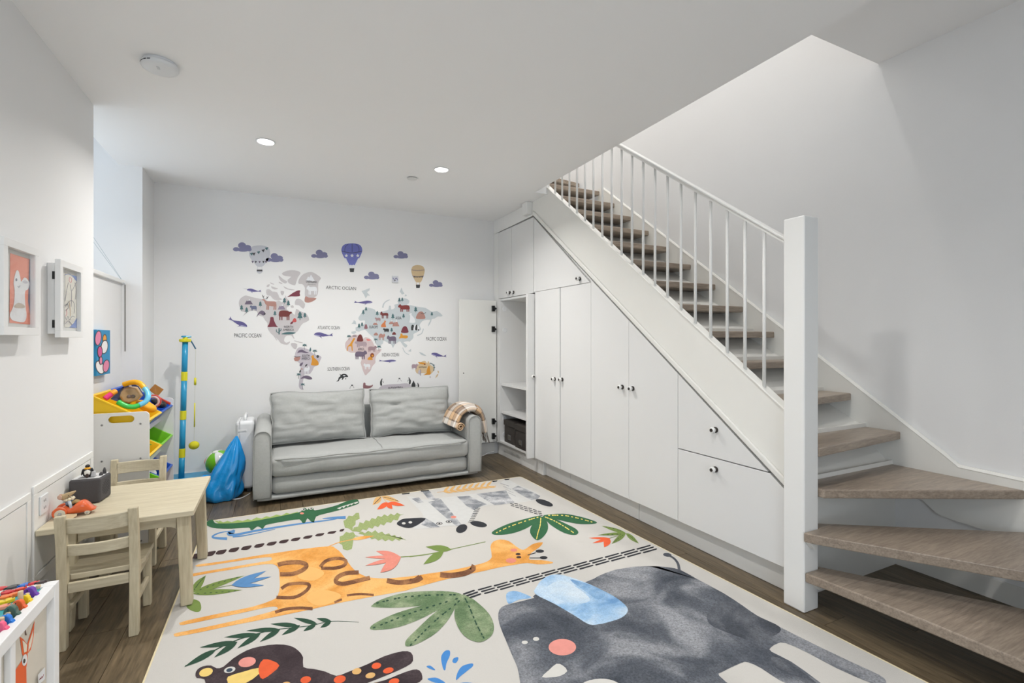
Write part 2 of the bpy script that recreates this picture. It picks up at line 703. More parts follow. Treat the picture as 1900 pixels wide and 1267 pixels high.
# plinth board under the cupboards, in the lengths it was fitted in
for i, (a, b) in enumerate(((1.53, 2.62), (2.625, 3.46), (3.465, 3.86), (3.865, YB - 0.02))):
    bm = NB()
    cab(bm, rect(a, b, 0, 0.145), 0.075 if i != 3 else 0.045, 0.10)
    struct(build('baseboard_right' if i == 0 else 'baseboard_right', bm, TRIMP, bevel=0.003))
# fascia between cupboard tops and ceiling, small boxed duct beside the stair string
bm = NB()
cab(bm, [(3.985, 2.402), (YB - 0.001, 2.392), (YB - 0.001, H - 0.001), (3.985, H - 0.001)], 0.0, 0.03)
struct(build('trim_3', bm, TRIMP))
bm = NB()
cab(bm, rect(3.99, 4.09, 2.415, H - 0.001), -0.055, 0.0)
struct(build('trim_4', bm, TRIMP, bevel=0.004))
bm = NB()
cab(bm, rect(4.725, YB - 0.003, 0.145, 2.39), 0.0, 0.02)
struct(build('trim_5', bm, TRIMP))
# low wall panels by the table
for y0, y1, z0, z1, g in ((1.95, 2.618, 0.235, 0.628, 0.03), (2.648, 3.36, 0.235, 0.642, 0.034)):
    bm = NB()
    for a, b, c, d in ((y0, y1, z1 - g, z1), (y0, y1, z0, z0 + g), (y0, y0 + g, z0 + g, z1 - g), (y1 - g, y1, z0 + g, z1 - g)):
        box(bm, (XL, a, c), (XL + 0.008, b, d))
    t = struct(build('trim_6', bm, TRIMP, bevel=0.002))
    simple('panel', (XL, y0 + g + 0.004, z0 + g + 0.004), (XL + 0.005, y1 - g - 0.004, z1 - g - 0.004), TRIMP, t, bevel=0.002)
bm = NB()
box(bm, (XL + 0.005, 2.70, 0.505), (XL + 0.012, 2.775, 0.585))
sp = tag(build('socket_plate', bm, WPLA, bevel=0.003), 'white wall socket plate behind the orange toy car', 'socket')
for dz in (0.53, 0.56):
    bm = NB()
    for dy in (-0.008, 0.008):
        box(bm, (XL + 0.0121, 2.7375 + dy - 0.0015, dz - 0.005), (XL + 0.0126, 2.7375 + dy + 0.0015, dz + 0.005))
    build('slot', bm, BLACK, sp)

# ================================================================== STAIRCASE
st = tag(empty('staircase', (2.6, 1.45, 0)), 'white painted staircase with dark oak treads rising above the cupboards', 'staircase')
ORG = Vector((2.6, 1.45, 0))


def sb(name, bm, m, parent=st, **k):
    bmesh.ops.translate(bm, verts=bm.verts, vec=-ORG)
    return build(name, bm, m, parent, **k)


RI, GO = 0.1858, 0.2425


def tread_y(k):
    return 1.703 + GO * (k - 5)


def tread(poly, k, th=0.042):
    bm = NB()
    prism(bm, poly, 'Z', k * RI - th, k * RI)
    return sb('tread', bm, TREAD, bevel=0.006)


XI = 0.048                        # inner face of the outer string behind the cabinet plane
WS = -0.024                       # wall string thickness
tread([(2.160, 1.398), (2.176, 1.30), (2.205, 0.95), (2.235, 0.42), (2.92, 0.42), (2.275, 1.425), (2.262, 1.398)], 1)
tread([(2.150, 1.392), (2.165, 1.355), (2.80, 0.42), (XR(0.42, WS), 0.42), (XR(0.95, WS), 0.95), (2.32, 1.44), (2.262, 1.44), (2.262, 1.397), (2.15, 1.397)], 2)
tread([(2.2625, 1.375), (XR(0.975, WS), 0.965), (XR(1.47, WS), 1.50), (2.2625, 1.50)], 3)
tread([(2.2625, 1.395), (XR(1.45, WS), 1.452), (XR(1.75, WS), 1.74), (2.2625, 1.70)], 4)
for k in range(5, 16):
    y = tread_y(k)
    if k == 5:
        tread([(XC(1.63, XI), 1.615), (XR(y, WS), y), (XR(y, WS), y + 0.27), (XC(y, XI), y + 0.24)], k)
    else:
        tread([(XC(y, XI), y), (XR(y, WS), y), (XR(y, WS), y + 0.265), (XC(y, XI), y + 0.265)], k)
y = tread_y(16)
tread([(XC(y, XI), y - 0.02), (XR(y, WS), y + 0.12), (XR(y, WS), 5.3), (XC(y, XI), y + 0.35)], 16)
tread([(XC(y, XI), y + 0.03), (2.75, 5.3), (XC(y, XI), 5.3)], 17)
# sloping back boards behind the treads (one for each step) and the cleats under them
for k in range(3, 16):
    ya = 1.505 if k == 3 else tread_y(k) + 0.175
    za = k * RI
    yb_, zb = tread_y(k + 1) + 0.19, (k + 1) * RI - 0.043
    bm = NB()
    extr(bm, [(XC(ya, XI) if k > 4 else 2.2625, ya, za), (XR(ya, WS), ya, za), (XR(yb_, WS), yb_, zb), (XC(yb_, XI) if k > 4 else 2.2625, yb_, zb)],
         [(XC(ya, XI) if k > 4 else 2.2625, ya + 0.012, za), (XR(ya, WS), ya + 0.012, za), (XR(yb_, WS), yb_ + 0.012, zb), (XC(yb_, XI) if k > 4 else 2.2625, yb_ + 0.012, zb)])
    sb('back_board', bm, STAIRP)
    bm = NB()
    yc = ya - 0.014
    box(bm, ((XC(yc, XI) if k > 4 else 2.2625), yc, za), (XR(yc, WS) - (0.0 if k < 8 else 0.25), yc + 0.012, za + 0.022))
    sb('cleat', bm, STAIRP)
# outer string (beside the cupboards) with its bottom moulding and capping
bm = NB()
zt = lambda y: 0.916 + 0.763 * (y - 1.536)
zb_ = lambda y: 0.556 + 0.7595 * (y - 1.53)
cab(bm, [(1.502, zb_(1.502)), (3.972, zb_(3.972)), (3.972, 2.40), (4.30, 2.62), (4.30, zt(4.30)), (1.502, zt(1.502))], 0.004, XI)
sb('outer_string', bm, STAIRP)
bm = NB()
cab(bm, [(1.502, zb_(1.502)), (3.965, zb_(3.965)), (3.965, zb_(3.965) + 0.040), (1.502, zb_(1.502) + 0.040)], -0.012, 0.004)
sb('string_moulding', bm, STAIRP, bevel=0.006)
bm = NB()
cab(bm, [(1.502, zt(1.502)), (4.30, zt(4.30)), (4.30, zt(4.30) + 0.012), (1.502, zt(1.502) + 0.012)], -0.004, XI + 0.006)
sb('string_cap', bm, STAIRP, bevel=0.003)
# wall string
bm = NB()
sl = lambda y: 1.134 + 0.762 * (y - 1.897)
poly = [(0.30, 0.59), (0.98, 0.592), (1.205, 0.602), (1.26, 0.65), (4.10, sl(4.10)), (4.16, sl(4.10)), (4.16, 2.60), (1.70, 0.72), (1.50, 0.50), (1.40, 0.435), (1.285, 0.340), (1.09, 0.325), (0.30, 0.30)]
extr(bm, [(XR(y, WS), y, z) for y, z in poly], [(XR(y, -0.0005), y, z) for y, z in poly])
sb('wall_string', bm, STAIRP)
bm = NB()                                          # narrow ledge on top of the wall string
tube(bm, [(XR(0.3, -0.013), 0.3, 0.596), (XR(0.98, -0.013), 0.98, 0.598), (XR(1.205, -0.013), 1.205, 0.607), (XR(1.27, -0.013), 1.27, 0.66), (XR(4.1, -0.013), 4.1, sl(4.1) + 0.004)], 0.013, 6)
sb('wall_string_ledge', bm, STAIRP)
bm = NB()
box(bm, (2.262, 1.488, 0.0), (XR(1.49, -0.001), 1.50, 0.515))
sb('end_panel', bm, STAIRP)
bm = NB()
box(bm, (XR(0.8, -0.014), 0.35, 0.0), (XR(0.8, -0.004), 1.487, 0.10))
sb('skirting', bm, STAIRP, bevel=0.003)
# small brackets under the winders at the newel
for z, x in ((0.325, 2.165), (0.135, 2.20)):
    bm = NB()
    prism(bm, [(x, z), (x + 0.03, z - 0.032), (x + 0.042, z - 0.032), (x + 0.06, z - 0.01), (x + 0.09, z), (x + 0.09, z + 0.004), (x, z + 0.004)], 'Y', 1.375, 1.397)
    sb('bracket', bm, STAIRP)
# newel post
bm = NB()
box(bm, (2.157, 1.399, 0.0), (2.261, 1.501, 1.815))
sb('newel_post', bm, TRIMP, bevel=0.007, seg=3)
# handrail and balusters
zr = lambda y: 1.728 + 0.7275 * (y - 1.536)
rx = lambda y: XC(y, 0.022)
bm = NB()
pts = [(-0.024, 0.0), (0.024, 0.0), (0.024, 0.014), (-0.024, 0.014)]
extr(bm, [(rx(1.50) + a, 1.50, zr(1.50) + b + 0.008) for a, b in pts], [(rx(3.9) + a, 3.9, zr(3.9) + b + 0.008) for a, b in pts])
hr = sb('handrail', bm, TRIMP, bevel=0.004)
bm = NB()
pts = [(-0.009, -0.012), (0.009, -0.012), (0.009, 0.008), (-0.009, 0.008)]
extr(bm, [(rx(1.50) + a, 1.50, zr(1.50) + b) for a, b in pts], [(rx(3.9) + a, 3.9, zr(3.9) + b) for a, b in pts])
sb('rail_core', bm, TRIMP)
for i in range(21):
    y = 1.643 + 0.1098 * i
    bm = NB()
    tube(bm, [(rx(y), y, zt(y) + 0.006), (rx(y), y, zr(y) - 0.006)], 0.0085, 8)
    sb('baluster', bm, TRIMP, smooth=True)

# ================================================================== CUPBOARDS UNDER THE STAIR
KN_W = mat('knob_porcelain', (232, 232, 230), 0.2, 0.01)
KN_B = mat('knob_bronze', (42, 36, 32), 0.35, 0.1)


def knob(parent, y, z, org):
    """porcelain knob with a dark collar and a dark centre"""
    base = Vector((XC(y, 0.0), y, z)) - org
    T = Matrix.Translation(base) @ Matrix.Rotation(-pi / 2, 4, 'Y')
    bm = NB()
    lathe(bm, [(0.0, 0.006), (0.009, 0.006), (0.011, 0.016), (0.0175, 0.022), (0.0175, 0.031), (0.013, 0.035), (0.0, 0.035)], 16, T)
    k = build('knob', bm, KN_W, parent, smooth=True)
    bm = NB()
    lathe(bm, [(0.0, 0.0), (0.0165, 0.0), (0.0165, 0.005), (0.010, 0.008), (0.0, 0.008)], 16, T)
    build('knob_collar', bm, KN_B, k)
    bm = NB()
    lathe(bm, [(0.0, 0.0345), (0.010, 0.0345), (0.009, 0.038), (0.0, 0.039)], 14, T)
    build('knob_centre', bm, KN_B, k)
    return k


def cpart(name, poly, o0, o1, org, parent, m=CABP, bevel=0.0015):
    bm = NB()
    cab(bm, poly, o0, o1)
    bmesh.ops.translate(bm, verts=bm.verts, vec=-org)
    return build(name, bm, m, parent, bevel=bevel)


DEP, TH, G = 0.50, 0.019, 0.0025
ZB, ZM, ZT, ZD = 0.150, 1.679, 2.385, 0.588
dl = lambda y: 2.390 + 0.7595 * (y - 3.965)          # sloping top of the doors

# --- high cupboard over the open one
og = Vector((XC(4.35), 4.35, 1.69))
c = tag(empty('wall_cupboard', og), 'white high cupboard with two plain doors in the corner under the ceiling', 'cupboard')
cpart('body', rect(3.972, 4.722, ZM + 0.004, ZT - 0.004), TH + 0.004, DEP, og, c)
d1 = cpart('door', rect(4.41 + G, 4.722, ZM, ZT), 0, TH, og, c)
knob(d1, 4.455, 1.722, og)
d2 = cpart('door', rect(3.967, 4.41 - G, ZM, ZT), 0, TH, og, c)
knob(d2, 4.365, 1.718, og)

# --- open tall cupboard
og = Vector((XC(4.35), 4.35, ZB))
c = tag(empty('open_cupboard', og), 'tall white cupboard standing open, showing its shelves', 'cupboard')
OY0, OY1 = 3.972, 4.70
cpart('side_panel', rect(OY1 - 0.018, OY1 + 0.02, ZB, ZM - 0.004), 0.0, DEP, og, c)
cpart('side_panel', rect(OY0 - 0.002, OY0 + 0.016, ZB, ZM - 0.004), TH + 0.004, DEP, og, c)
cpart('back_panel', rect(OY0 + 0.017, OY1 - 0.019, ZB, ZM - 0.004), DEP - 0.012, DEP, og, c)
cpart('top_panel', rect(OY0 + 0.017, OY1 - 0.019, ZM - 0.026, ZM - 0.005), 0.004, DEP - 0.013, og, c)
cpart('bottom_panel', rect(OY0 + 0.017, OY1 - 0.019, ZB, ZB + 0.02), 0.0, DEP - 0.013, og, c)
cpart('shelf', rect(OY0 + 0.017, OY1 - 0.019, 0.755, 0.783), 0.012, DEP - 0.013, og, c)
cpart('shelf', rect(OY0 + 0.017, OY1 - 0.019, 0.462, 0.484), 0.012, DEP - 0.013, og, c)
for z in (1.57, 1.345, 0.40, 0.235):                  # cover caps on the side panel
    bm = NB()
    T = Matrix.Translation(Vector((XC(4.69, 0.055), OY1 - 0.0182, z)) - og) @ Matrix.Rotation(pi / 2, 4, 'X')
    lathe(bm, [(0.0, 0.0), (0.026, 0.0), (0.026, 0.002), (0.022, 0.004), (0.0, 0.004)], 20, T)
    build('cover_cap', bm, WPLA, c)
# far door, swung back along the wall
bm = NB()
box(bm, (1.700, 4.748, ZB), (2.118, 4.767, 1.662))
bmesh.ops.translate(bm, verts=bm.verts, vec=-og)
d = build('door', bm, mat('door_inside', (232, 232, 228), 0.4, 0.015), c, bevel=0.0015)
for z in (1.575, 1.355, 0.372, 0.215):
    bm = NB()
    prism(bm, [(2.063, z - 0.03), (2.092, z - 0.03), (2.092, z - 0.015), (2.115, z), (2.092, z + 0.015), (2.092, z + 0.03), (2.063, z + 0.03)], 'Y', 4.722, 4.748)
    bmesh.ops.translate(bm, verts=bm.verts, vec=-og)
    build('hinge', bm, BLACK, d)
bm = NB()
T = Matrix.Translation(Vector((1.745, 4.748, 0.895)) - og) @ Matrix.Rotation(pi / 2, 4, 'X')
lathe(bm, [(0, 0), (0.006, 0), (0.006, 0.003), (0, 0.003)], 10, T)
build('bolt_hole', bm, BLACK, d)
# near door, pushed back into the carcass so that only its front edge stands out
bm = NB()
box(bm, (2.068, 3.936, ZB), (2.144, 3.964, 1.668))
bmesh.ops.translate(bm, verts=bm.verts, vec=-og)
d = build('door', bm, CABP, c, bevel=0.002)
bm = NB()
T = Matrix.Translation(Vector((2.118, 3.936, 0.905)) - og) @ Matrix.Rotation(pi / 2, 4, 'X')
lathe(bm, [(0.0, 0.006), (0.009, 0.006), (0.011, 0.016), (0.0175, 0.022), (0.0175, 0.031), (0.0, 0.035)], 16, T)
k = build('knob', bm, KN_W, d, smooth=True)
bm = NB()
lathe(bm, [(0.0, 0.0345), (0.010, 0.0345), (0.009, 0.038), (0.0, 0.039)], 14, T)
build('knob_centre', bm, KN_B, k)

# --- pair of doors with a sloping flap above
og = Vector((XC(3.5), 3.5, ZB))
c = tag(empty('tall_cupboard', og), 'tall white cupboard with two doors below a triangular flap with one knob', 'cupboard')
YA, Y1, Y2 = 3.928, 3.503, 3.072
body = [(Y2 + 0.004, ZB), (YA - 0.004, ZB), (YA - 0.004, dl(YA) - 0.02), (Y2 + 0.004, dl(Y2) - 0.02)]
cpart('body', body, TH + 0.004, DEP, og, c)
f = cpart('flap', [(YA + 0.03, ZM + 0.008), (YA + 0.03, dl(YA + 0.03) - 0.006), (3.075 + 0.02, ZM + 0.012), (3.09, ZM + 0.008)], 0, TH, og, c)
knob(f, 3.218, 1.728, og)
d = cpart('door', rect(Y1 + G, YA, ZB, ZM + 0.004), -0.004, TH - 0.004, og, c)
knob(d, 3.585, 0.906, og)
d = cpart('door', rect(Y2 + G / 2, Y1 - G, ZB, ZM + 0.004), 0, TH, og, c)
knob(d, 3.472, 0.910, og)

# --- pair of doors with sloping tops
og = Vector((XC(2.6), 2.6, ZB))
c = tag(empty('slope_cupboard', og), 'white cupboard with two slope-topped doors in the middle of the stair run', 'cupboard')
Y3, Y4 = 2.639, 2.196
cpart('body', [(Y4 + 0.004, ZB), (Y2 - 0.004, ZB), (Y2 - 0.004, dl(Y2) - 0.024), (Y4 + 0.004, dl(Y4) - 0.024)], TH + 0.004, DEP, og, c)
for a, b, ky in ((Y3 + G / 2, Y2 - G / 2, 2.705), (Y4 + G / 2, Y3 - G / 2, 2.597)):
    d = cpart('door', [(a, ZB), (b, ZB), (b, dl(b) - 0.006), (a, dl(a) - 0.006)], 0, TH, og, c)
    knob(d, ky, 0.914, og)

# --- drawers under the low end
og = Vector((XC(1.85), 1.85, ZB))
c = tag(empty('drawer_unit', og), 'white drawer unit with a triangular drawer over a deep one by the newel', 'drawers')
Y5 = 1.524
yd = lambda z: 3.965 + (z - 2.390) / 0.7595
cpart('body', [(Y5 + 0.004, ZB), (Y4 - 0.004, ZB), (Y4 - 0.004, dl(Y4) - 0.026), (Y5 + 0.004, dl(Y5) - 0.026)], TH + 0.004, DEP, og, c)
d = cpart('drawer', [(yd(ZD + 0.003) + 0.010, ZD + 0.003), (Y4 - G, ZD + 0.003), (Y4 - G, dl(Y4) - 0.008)], 0, TH, og, c)
knob(d, 1.919, 0.747, og)
d = cpart('drawer', [(Y5, ZB), (Y4 - G, ZB), (Y4 - G, ZD - 0.003), (yd(ZD) + 0.006, ZD - 0.003), (Y5, dl(Y5) - 0.008)], 0, TH, og, c)
knob(d, 1.919, 0.528, og)

# --- storage boxes and a power strip inside the open cupboard
BOXM = mat('dark_cardboard', (62, 57, 53), 0.75, 0.08, 40, 0.2, 200)
for i, (xa, ya, lab) in enumerate(((0.03, 4.385, 'dark brown lidded storage box nearer the corner in the open cupboard'), (0.015, 4.10, 'dark brown lidded storage box set nearer the stair in the open cupboard'))):
    o_ = Vector((XC(4.3, xa + 0.12), ya + 0.125, ZB + 0.0205))
    b_ = tag(empty('storage_box', o_), lab, 'storage box')
    simple('body', (-0.13, -0.12, 0), (0.22, 0.12, 0.175), BOXM, b_, 0.003)
    simple('lid', (-0.137, -0.127, 0.175), (0.227, 0.127, 0.232), BOXM, b_, 0.004)
    h_ = simple('label_holder', (-0.134, -0.032, 0.035), (-0.13, 0.032, 0.088), CHROME, b_, 0.002)
    simple('label_card', (-0.1355, -0.022, 0.045), (-0.134, 0.022, 0.078), mat('label_card', (96, 92, 84), 0.7), h_)
ps = tag(empty('power_strip', (XC(4.2, 0.30), 4.25, 0.4845)), 'white power strip lying on the middle shelf of the open cupboard', 'power strip')
simple('body', (-0.03, -0.13, 0), (0.03, 0.13, 0.045), WPLA, ps, 0.006)
for dy in (-0.08, 0.0, 0.08):
    bm = NB()
    lathe(bm, [(0, 0), (0.018, 0), (0.018, 0.001), (0, 0.001)], 16, Matrix.Translation((-0.0301, dy, 0.022)) @ Matrix.Rotation(-pi / 2, 4, 'Y'))
    build('outlet', bm, mat('outlet_grey', (170, 170, 172), 0.4), ps)

# ================================================================== CEILING FITTINGS
GLOW = mat('lamp_glow', (255, 250, 240), 0.5, 0.0, emit=22.0)


def downlight(x, y, z, lab, watt, rad=0.048):
    d = tag(empty('downlight', (x, y, z)), lab, 'ceiling light', 'recessed ceiling downlights')
    bm = NB()
    lathe(bm, [(rad, -0.001), (rad + 0.010, -0.001), (rad + 0.010, -0.004), (rad + 0.002, -0.007), (rad, -0.004), (rad, -0.001)], 28)
    build('trim_ring', bm, WPLA, d)
    bm = NB()
    lathe(bm, [(0, -0.0015), (rad, -0.0015), (rad, -0.003), (0, -0.003)], 28)
    build('lens', bm, GLOW, d)
    l = bpy.data.lights.new('downlight_beam', 'AREA')
    l.shape = 'DISK'
    l.size = rad * 2
    l.energy = watt
    l.color = (1.0, 0.975, 0.94)
    l.spread = radians(147)
    lo = bpy.data.objects.new('downlight_beam', l)
    link(lo, d)
    lo.location = (0, 0, -0.010)


for x, y, lab in ((-0.066, 3.525, 'small round downlight in the ceiling beside the window niche'), (1.119, 3.525, 'small round downlight in the ceiling over the sofa towards the cupboards'),
                  (-0.066, 1.35, 'small round downlight behind the smoke alarm, over the play table end'), (1.119, 1.35, 'small round downlight over the elephant end of the rug'),
                  (-0.066, -0.75, 'small round downlight near the added wide window, over the long wall side'), (1.119, -0.75, 'small round downlight near the added wide window, over the stair side')):
    downlight(x, y, H, lab, DOWNLIGHT_W[0 if y > 3 else 1 if y > 1 else 2])
for y, lab in ((2.25, 'round downlight at the top of the stairwell above the newel'), (4.3, 'round downlight at the top of the stairwell above the highest treads')):
    downlight(2.6, y, 5.3, lab, UPSTAIRS_W, 0.07)

p = on_z(297, 124, H - 0.02)
sm = tag(empty('smoke_alarm', (p.x, p.y, H)), 'round white smoke alarm on the ceiling', 'smoke alarm')
bm = NB()
lathe(bm, [(0, -0.0005), (0.066, -0.0005), (0.066, -0.010), (0.062, -0.012), (0, -0.012)], 36)
build('base', bm, WPLA, sm, bevel=0.001)
bm = NB()
lathe(bm, [(0.0, -0.0125), (0.072, -0.0125), (0.0735, -0.017), (0.0735, -0.026), (0.069, -0.033), (0.052, -0.0375), (0.030, -0.0395), (0, -0.040)], 36)
build('cover', bm, WPLA, sm, smooth=True)
bm = NB()
box(bm, (-0.008, -0.04, -0.0415), (0.004, -0.015, -0.0388))
build('test_button', bm, mat('button_grey', (200, 202, 204), 0.4), sm, bevel=0.002)
for a in (200, 215, 230, 245):
    bm = NB()
    T = Matrix.Rotation(radians(a), 4, 'Z')
    box(bm, (0.0728, -0.007, -0.024), (0.0742, 0.007, -0.020))
    bmesh.ops.transform(bm, verts=bm.verts, matrix=T)
    build('vent_slot', bm, DARKG, sm)
p = on_z(765, 330, H)
bm = NB()
lathe(bm, [(0, -0.002), (0.016, -0.002), (0.016, -0.006), (0.040, -0.006), (0.0415, -0.0075), (0.040, -0.0095), (0, -0.010)], 30, Matrix.Translation(p))
sk = tag(build('sprinkler_cover', bm, mat('cover_plate', (226, 226, 225), 0.5), smooth=False), 'flat round white cover plate on the ceiling beside a downlight', 'cover plate')
# ================================================================== SOFA
def rbox(bm, lo, hi, r, n=4):
    """box with rounded edges, as a superellipsoid-like grid of its own"""
    start = len(bm.verts)
    vs = box(bm, lo, hi)
    es = {e for v in vs for e in v.link_edges}
    bmesh.ops.bevel(bm, geom=list(es), offset=r, segments=n, profile=0.5, affect='EDGES')


def soft(bm, lo, hi, r, nx, ny, nz, wob=0.006, seed=0, bulge=(0, 0, 0)):
    """upholstered block: rounded box, lightly puffed and rumpled"""
    c = [(a + b) / 2 for a, b in zip(lo, hi)]
    h = [(b - a) / 2 for a, b in zip(lo, hi)]
    faces = {}
    N = (nx, ny, nz)

    def pos(i, j, k):
        q = [(-1 + 2 * t / n) for t, n in zip((i, j, k), N)]
        p = [q[a] * h[a] for a in range(3)]
        inn = [max(-(h[a] - r), min(h[a] - r, p[a])) for a in range(3)]
        d = Vector([p[a] - inn[a] for a in range(3)])
        if d.length > 1e-9:
            m = max(abs(x) for x in d)
            d = d.normalized() * min(r, m)
        w = Vector(inn) + d
        for a in range(3):
            b1, b2 = [x for x in range(3) if x != a]
            if bulge[a]:
                w[a] += bulge[a] * (w[a] / h[a]) * (1 - (q[b1]) ** 2) * (1 - (q[b2]) ** 2)
        w = w + Vector(c)
        nv = noise.noise_vector(w * 6 + Vector((seed, 0, 0)))
        n2 = noise.noise(Vector((w.x * 3.0, w.y * 9, w.z * 22)) + Vector((0, seed, 0)))
        return w + nv * wob + Vector((0, -1, 0.3)) * n2 * wob * 0.6

    cache = {}

    def v(i, j, k):
        if (i, j, k) not in cache:
            cache[(i, j, k)] = bm.verts.new(pos(i, j, k))
        return cache[(i, j, k)]
    for i in range(nx):
        for j in range(ny):
            for k in (0, nz):
                bm.faces.new((v(i, j, k), v(i + 1, j, k), v(i + 1, j + 1, k), v(i, j + 1, k)))
    for i in range(nx):
        for k in range(nz):
            for j in (0, ny):
                bm.faces.new((v(i, j, k), v(i + 1, j, k), v(i + 1, j, k + 1), v(i, j, k + 1)))
    for j in range(ny):
        for k in range(nz):
            for i in (0, nx):
                bm.faces.new((v(i, j, k), v(i, j + 1, k), v(i, j + 1, k + 1), v(i, j, k + 1)))


SX0, SX1, SY0, SY1 = -0.158, 1.658, 4.055, 4.805
so = Vector((0.75, 4.43, 0))
sofa = tag(empty('sofa', so), 'light grey linen sofa bed standing against the wall map', 'sofa')


def sp_(name, bm, m, **k):
    bmesh.ops.translate(bm, verts=bm.verts, vec=-so)
    return build(name, bm, m, sofa, **k)


bm = NB()
soft(bm, (SX0 + 0.02, SY0 + 0.015, 0.032), (SX1 - 0.02, SY1 - 0.05, 0.068), 0.014, 30, 12, 3, 0.003)
sp_('base', bm, SOFA, smooth=True)
bm = NB()
for x, y in ((0.05, 4.2), (1.45, 4.2), (0.05, 4.65), (1.45, 4.65)):
    tube(bm, [(x, y, 0.0005), (x, y, 0.04)], 0.025, 10)
sp_('feet', bm, BLACK)
# arms: rounded tops, broad front panel with piping
for s in (0, 1):
    xa, xb = (SX0, SX0 + 0.118) if s == 0 else (SX1 - 0.118, SX1)
    bm = NB()
    nY = 14
    rings = []
    for j in range(nY + 1):
        y = SY0 + (SY1 - SY0) * j / nY
        top = 0.558 + 0.035 * j / nY
        ring = []
        rr = 0.055
        prof = [(xa, 0.055)] + [(xa, 0.055 + (top - rr - 0.055) * t / 5) for t in range(1, 6)]
        prof += [((xa + rr) - rr * cos(pi / 2 * t / 5), top - rr + rr * sin(pi / 2 * t / 5)) for t in range(1, 6)]
        prof += [((xb - rr) + rr * sin(pi / 2 * t / 5), top - rr + rr * cos(pi / 2 * t / 5)) for t in range(0, 6)]
        prof += [(xb, top - rr - (top - rr - 0.055) * t / 5) for t in range(1, 6)]
        for px_, pz in prof:
            w = Vector((px_, y, pz))
            d = noise.noise_vector(w * 7 + Vector((s * 9, 3, 1))) * 0.004
            if j == 0:
                d.y = 0
            ring.append(bm.verts.new(w + d))
        rings.append(ring)
    for A, B in zip(rings, rings[1:]):
        for q in range(len(A)):
            bm.faces.new((A[q], A[(q + 1) % len(A)], B[(q + 1) % len(A)], B[q]))
    bm.faces.new(rings[0])
    bm.faces.new(rings[-1][::-1])
    front = [v.co.copy() for v in rings[0]]
    arm = sp_('arm', bm, SOFA, smooth=True, bevel=0.008)
    bm = NB()
    tube(bm, [p + Vector((0, -0.001, 0)) - so for p in front], 0.0042, 6)
    build('arm_piping', bm, SOFAD, arm, smooth=True)
# seat: two folded mattress layers
IX0, IX1 = SX0 + 0.116, SX1 - 0.116
bm = NB()
soft(bm, (IX0, SY0 + 0.012, 0.066), (IX1, SY1 - 0.16, 0.205), 0.05, 44, 14, 8, 0.006, 3, (0, 0.012, 0))
sp_('lower_mattress', bm, SOFA, smooth=True)
bm = NB()
soft(bm, (IX0 - 0.004, SY0 - 0.006, 0.203), (IX1 + 0.004, SY1 - 0.16, 0.352), 0.042, 48, 18, 8, 0.006, 8, (0, 0.014, 0.012))
um = sp_('upper_mattress', bm, SOFA, smooth=True)
bm = NB()
path = [(IX0 + 0.012, SY0 + 0.38, 0.350), (IX0 + 0.004, SY0 + 0.06, 0.343), (IX0 + 0.03, SY0 + 0.004, 0.338)]
for t in range(1, 24):
    x = IX0 + 0.03 + (IX1 - IX0 - 0.06) * t / 24
    path.append((x, SY0 - 0.014 - 0.006 * sin(pi * t / 24), 0.338 + 0.004 * sin(t * 1.1)))
path += [(IX1 - 0.03, SY0 + 0.004, 0.338), (IX1 - 0.004, SY0 + 0.06, 0.343), (IX1 - 0.012, SY0 + 0.38, 0.350)]
tube(bm, [Vector(p) - so for p in path], 0.0055, 6)
build('seat_piping', bm, SOFAD, um, smooth=True)
bm = NB()
tube(bm, [Vector((0.78 + 0.004 * sin(t), SY0 + 0.005 + t * 0.035, 0.3665 - 0.009 * (1 - t / 6) ** 2 * (t < 6))) - so for t in range(0, 16)], 0.0028, 5)
build('seat_seam', bm, SOFAD, um)
bm = NB()
soft(bm, (IX0 - 0.006, SY1 - 0.16, 0.066), (IX1 + 0.006, SY1, 0.640), 0.045, 30, 6, 14, 0.004, 5)
sp_('backrest', bm, SOFA, smooth=True)


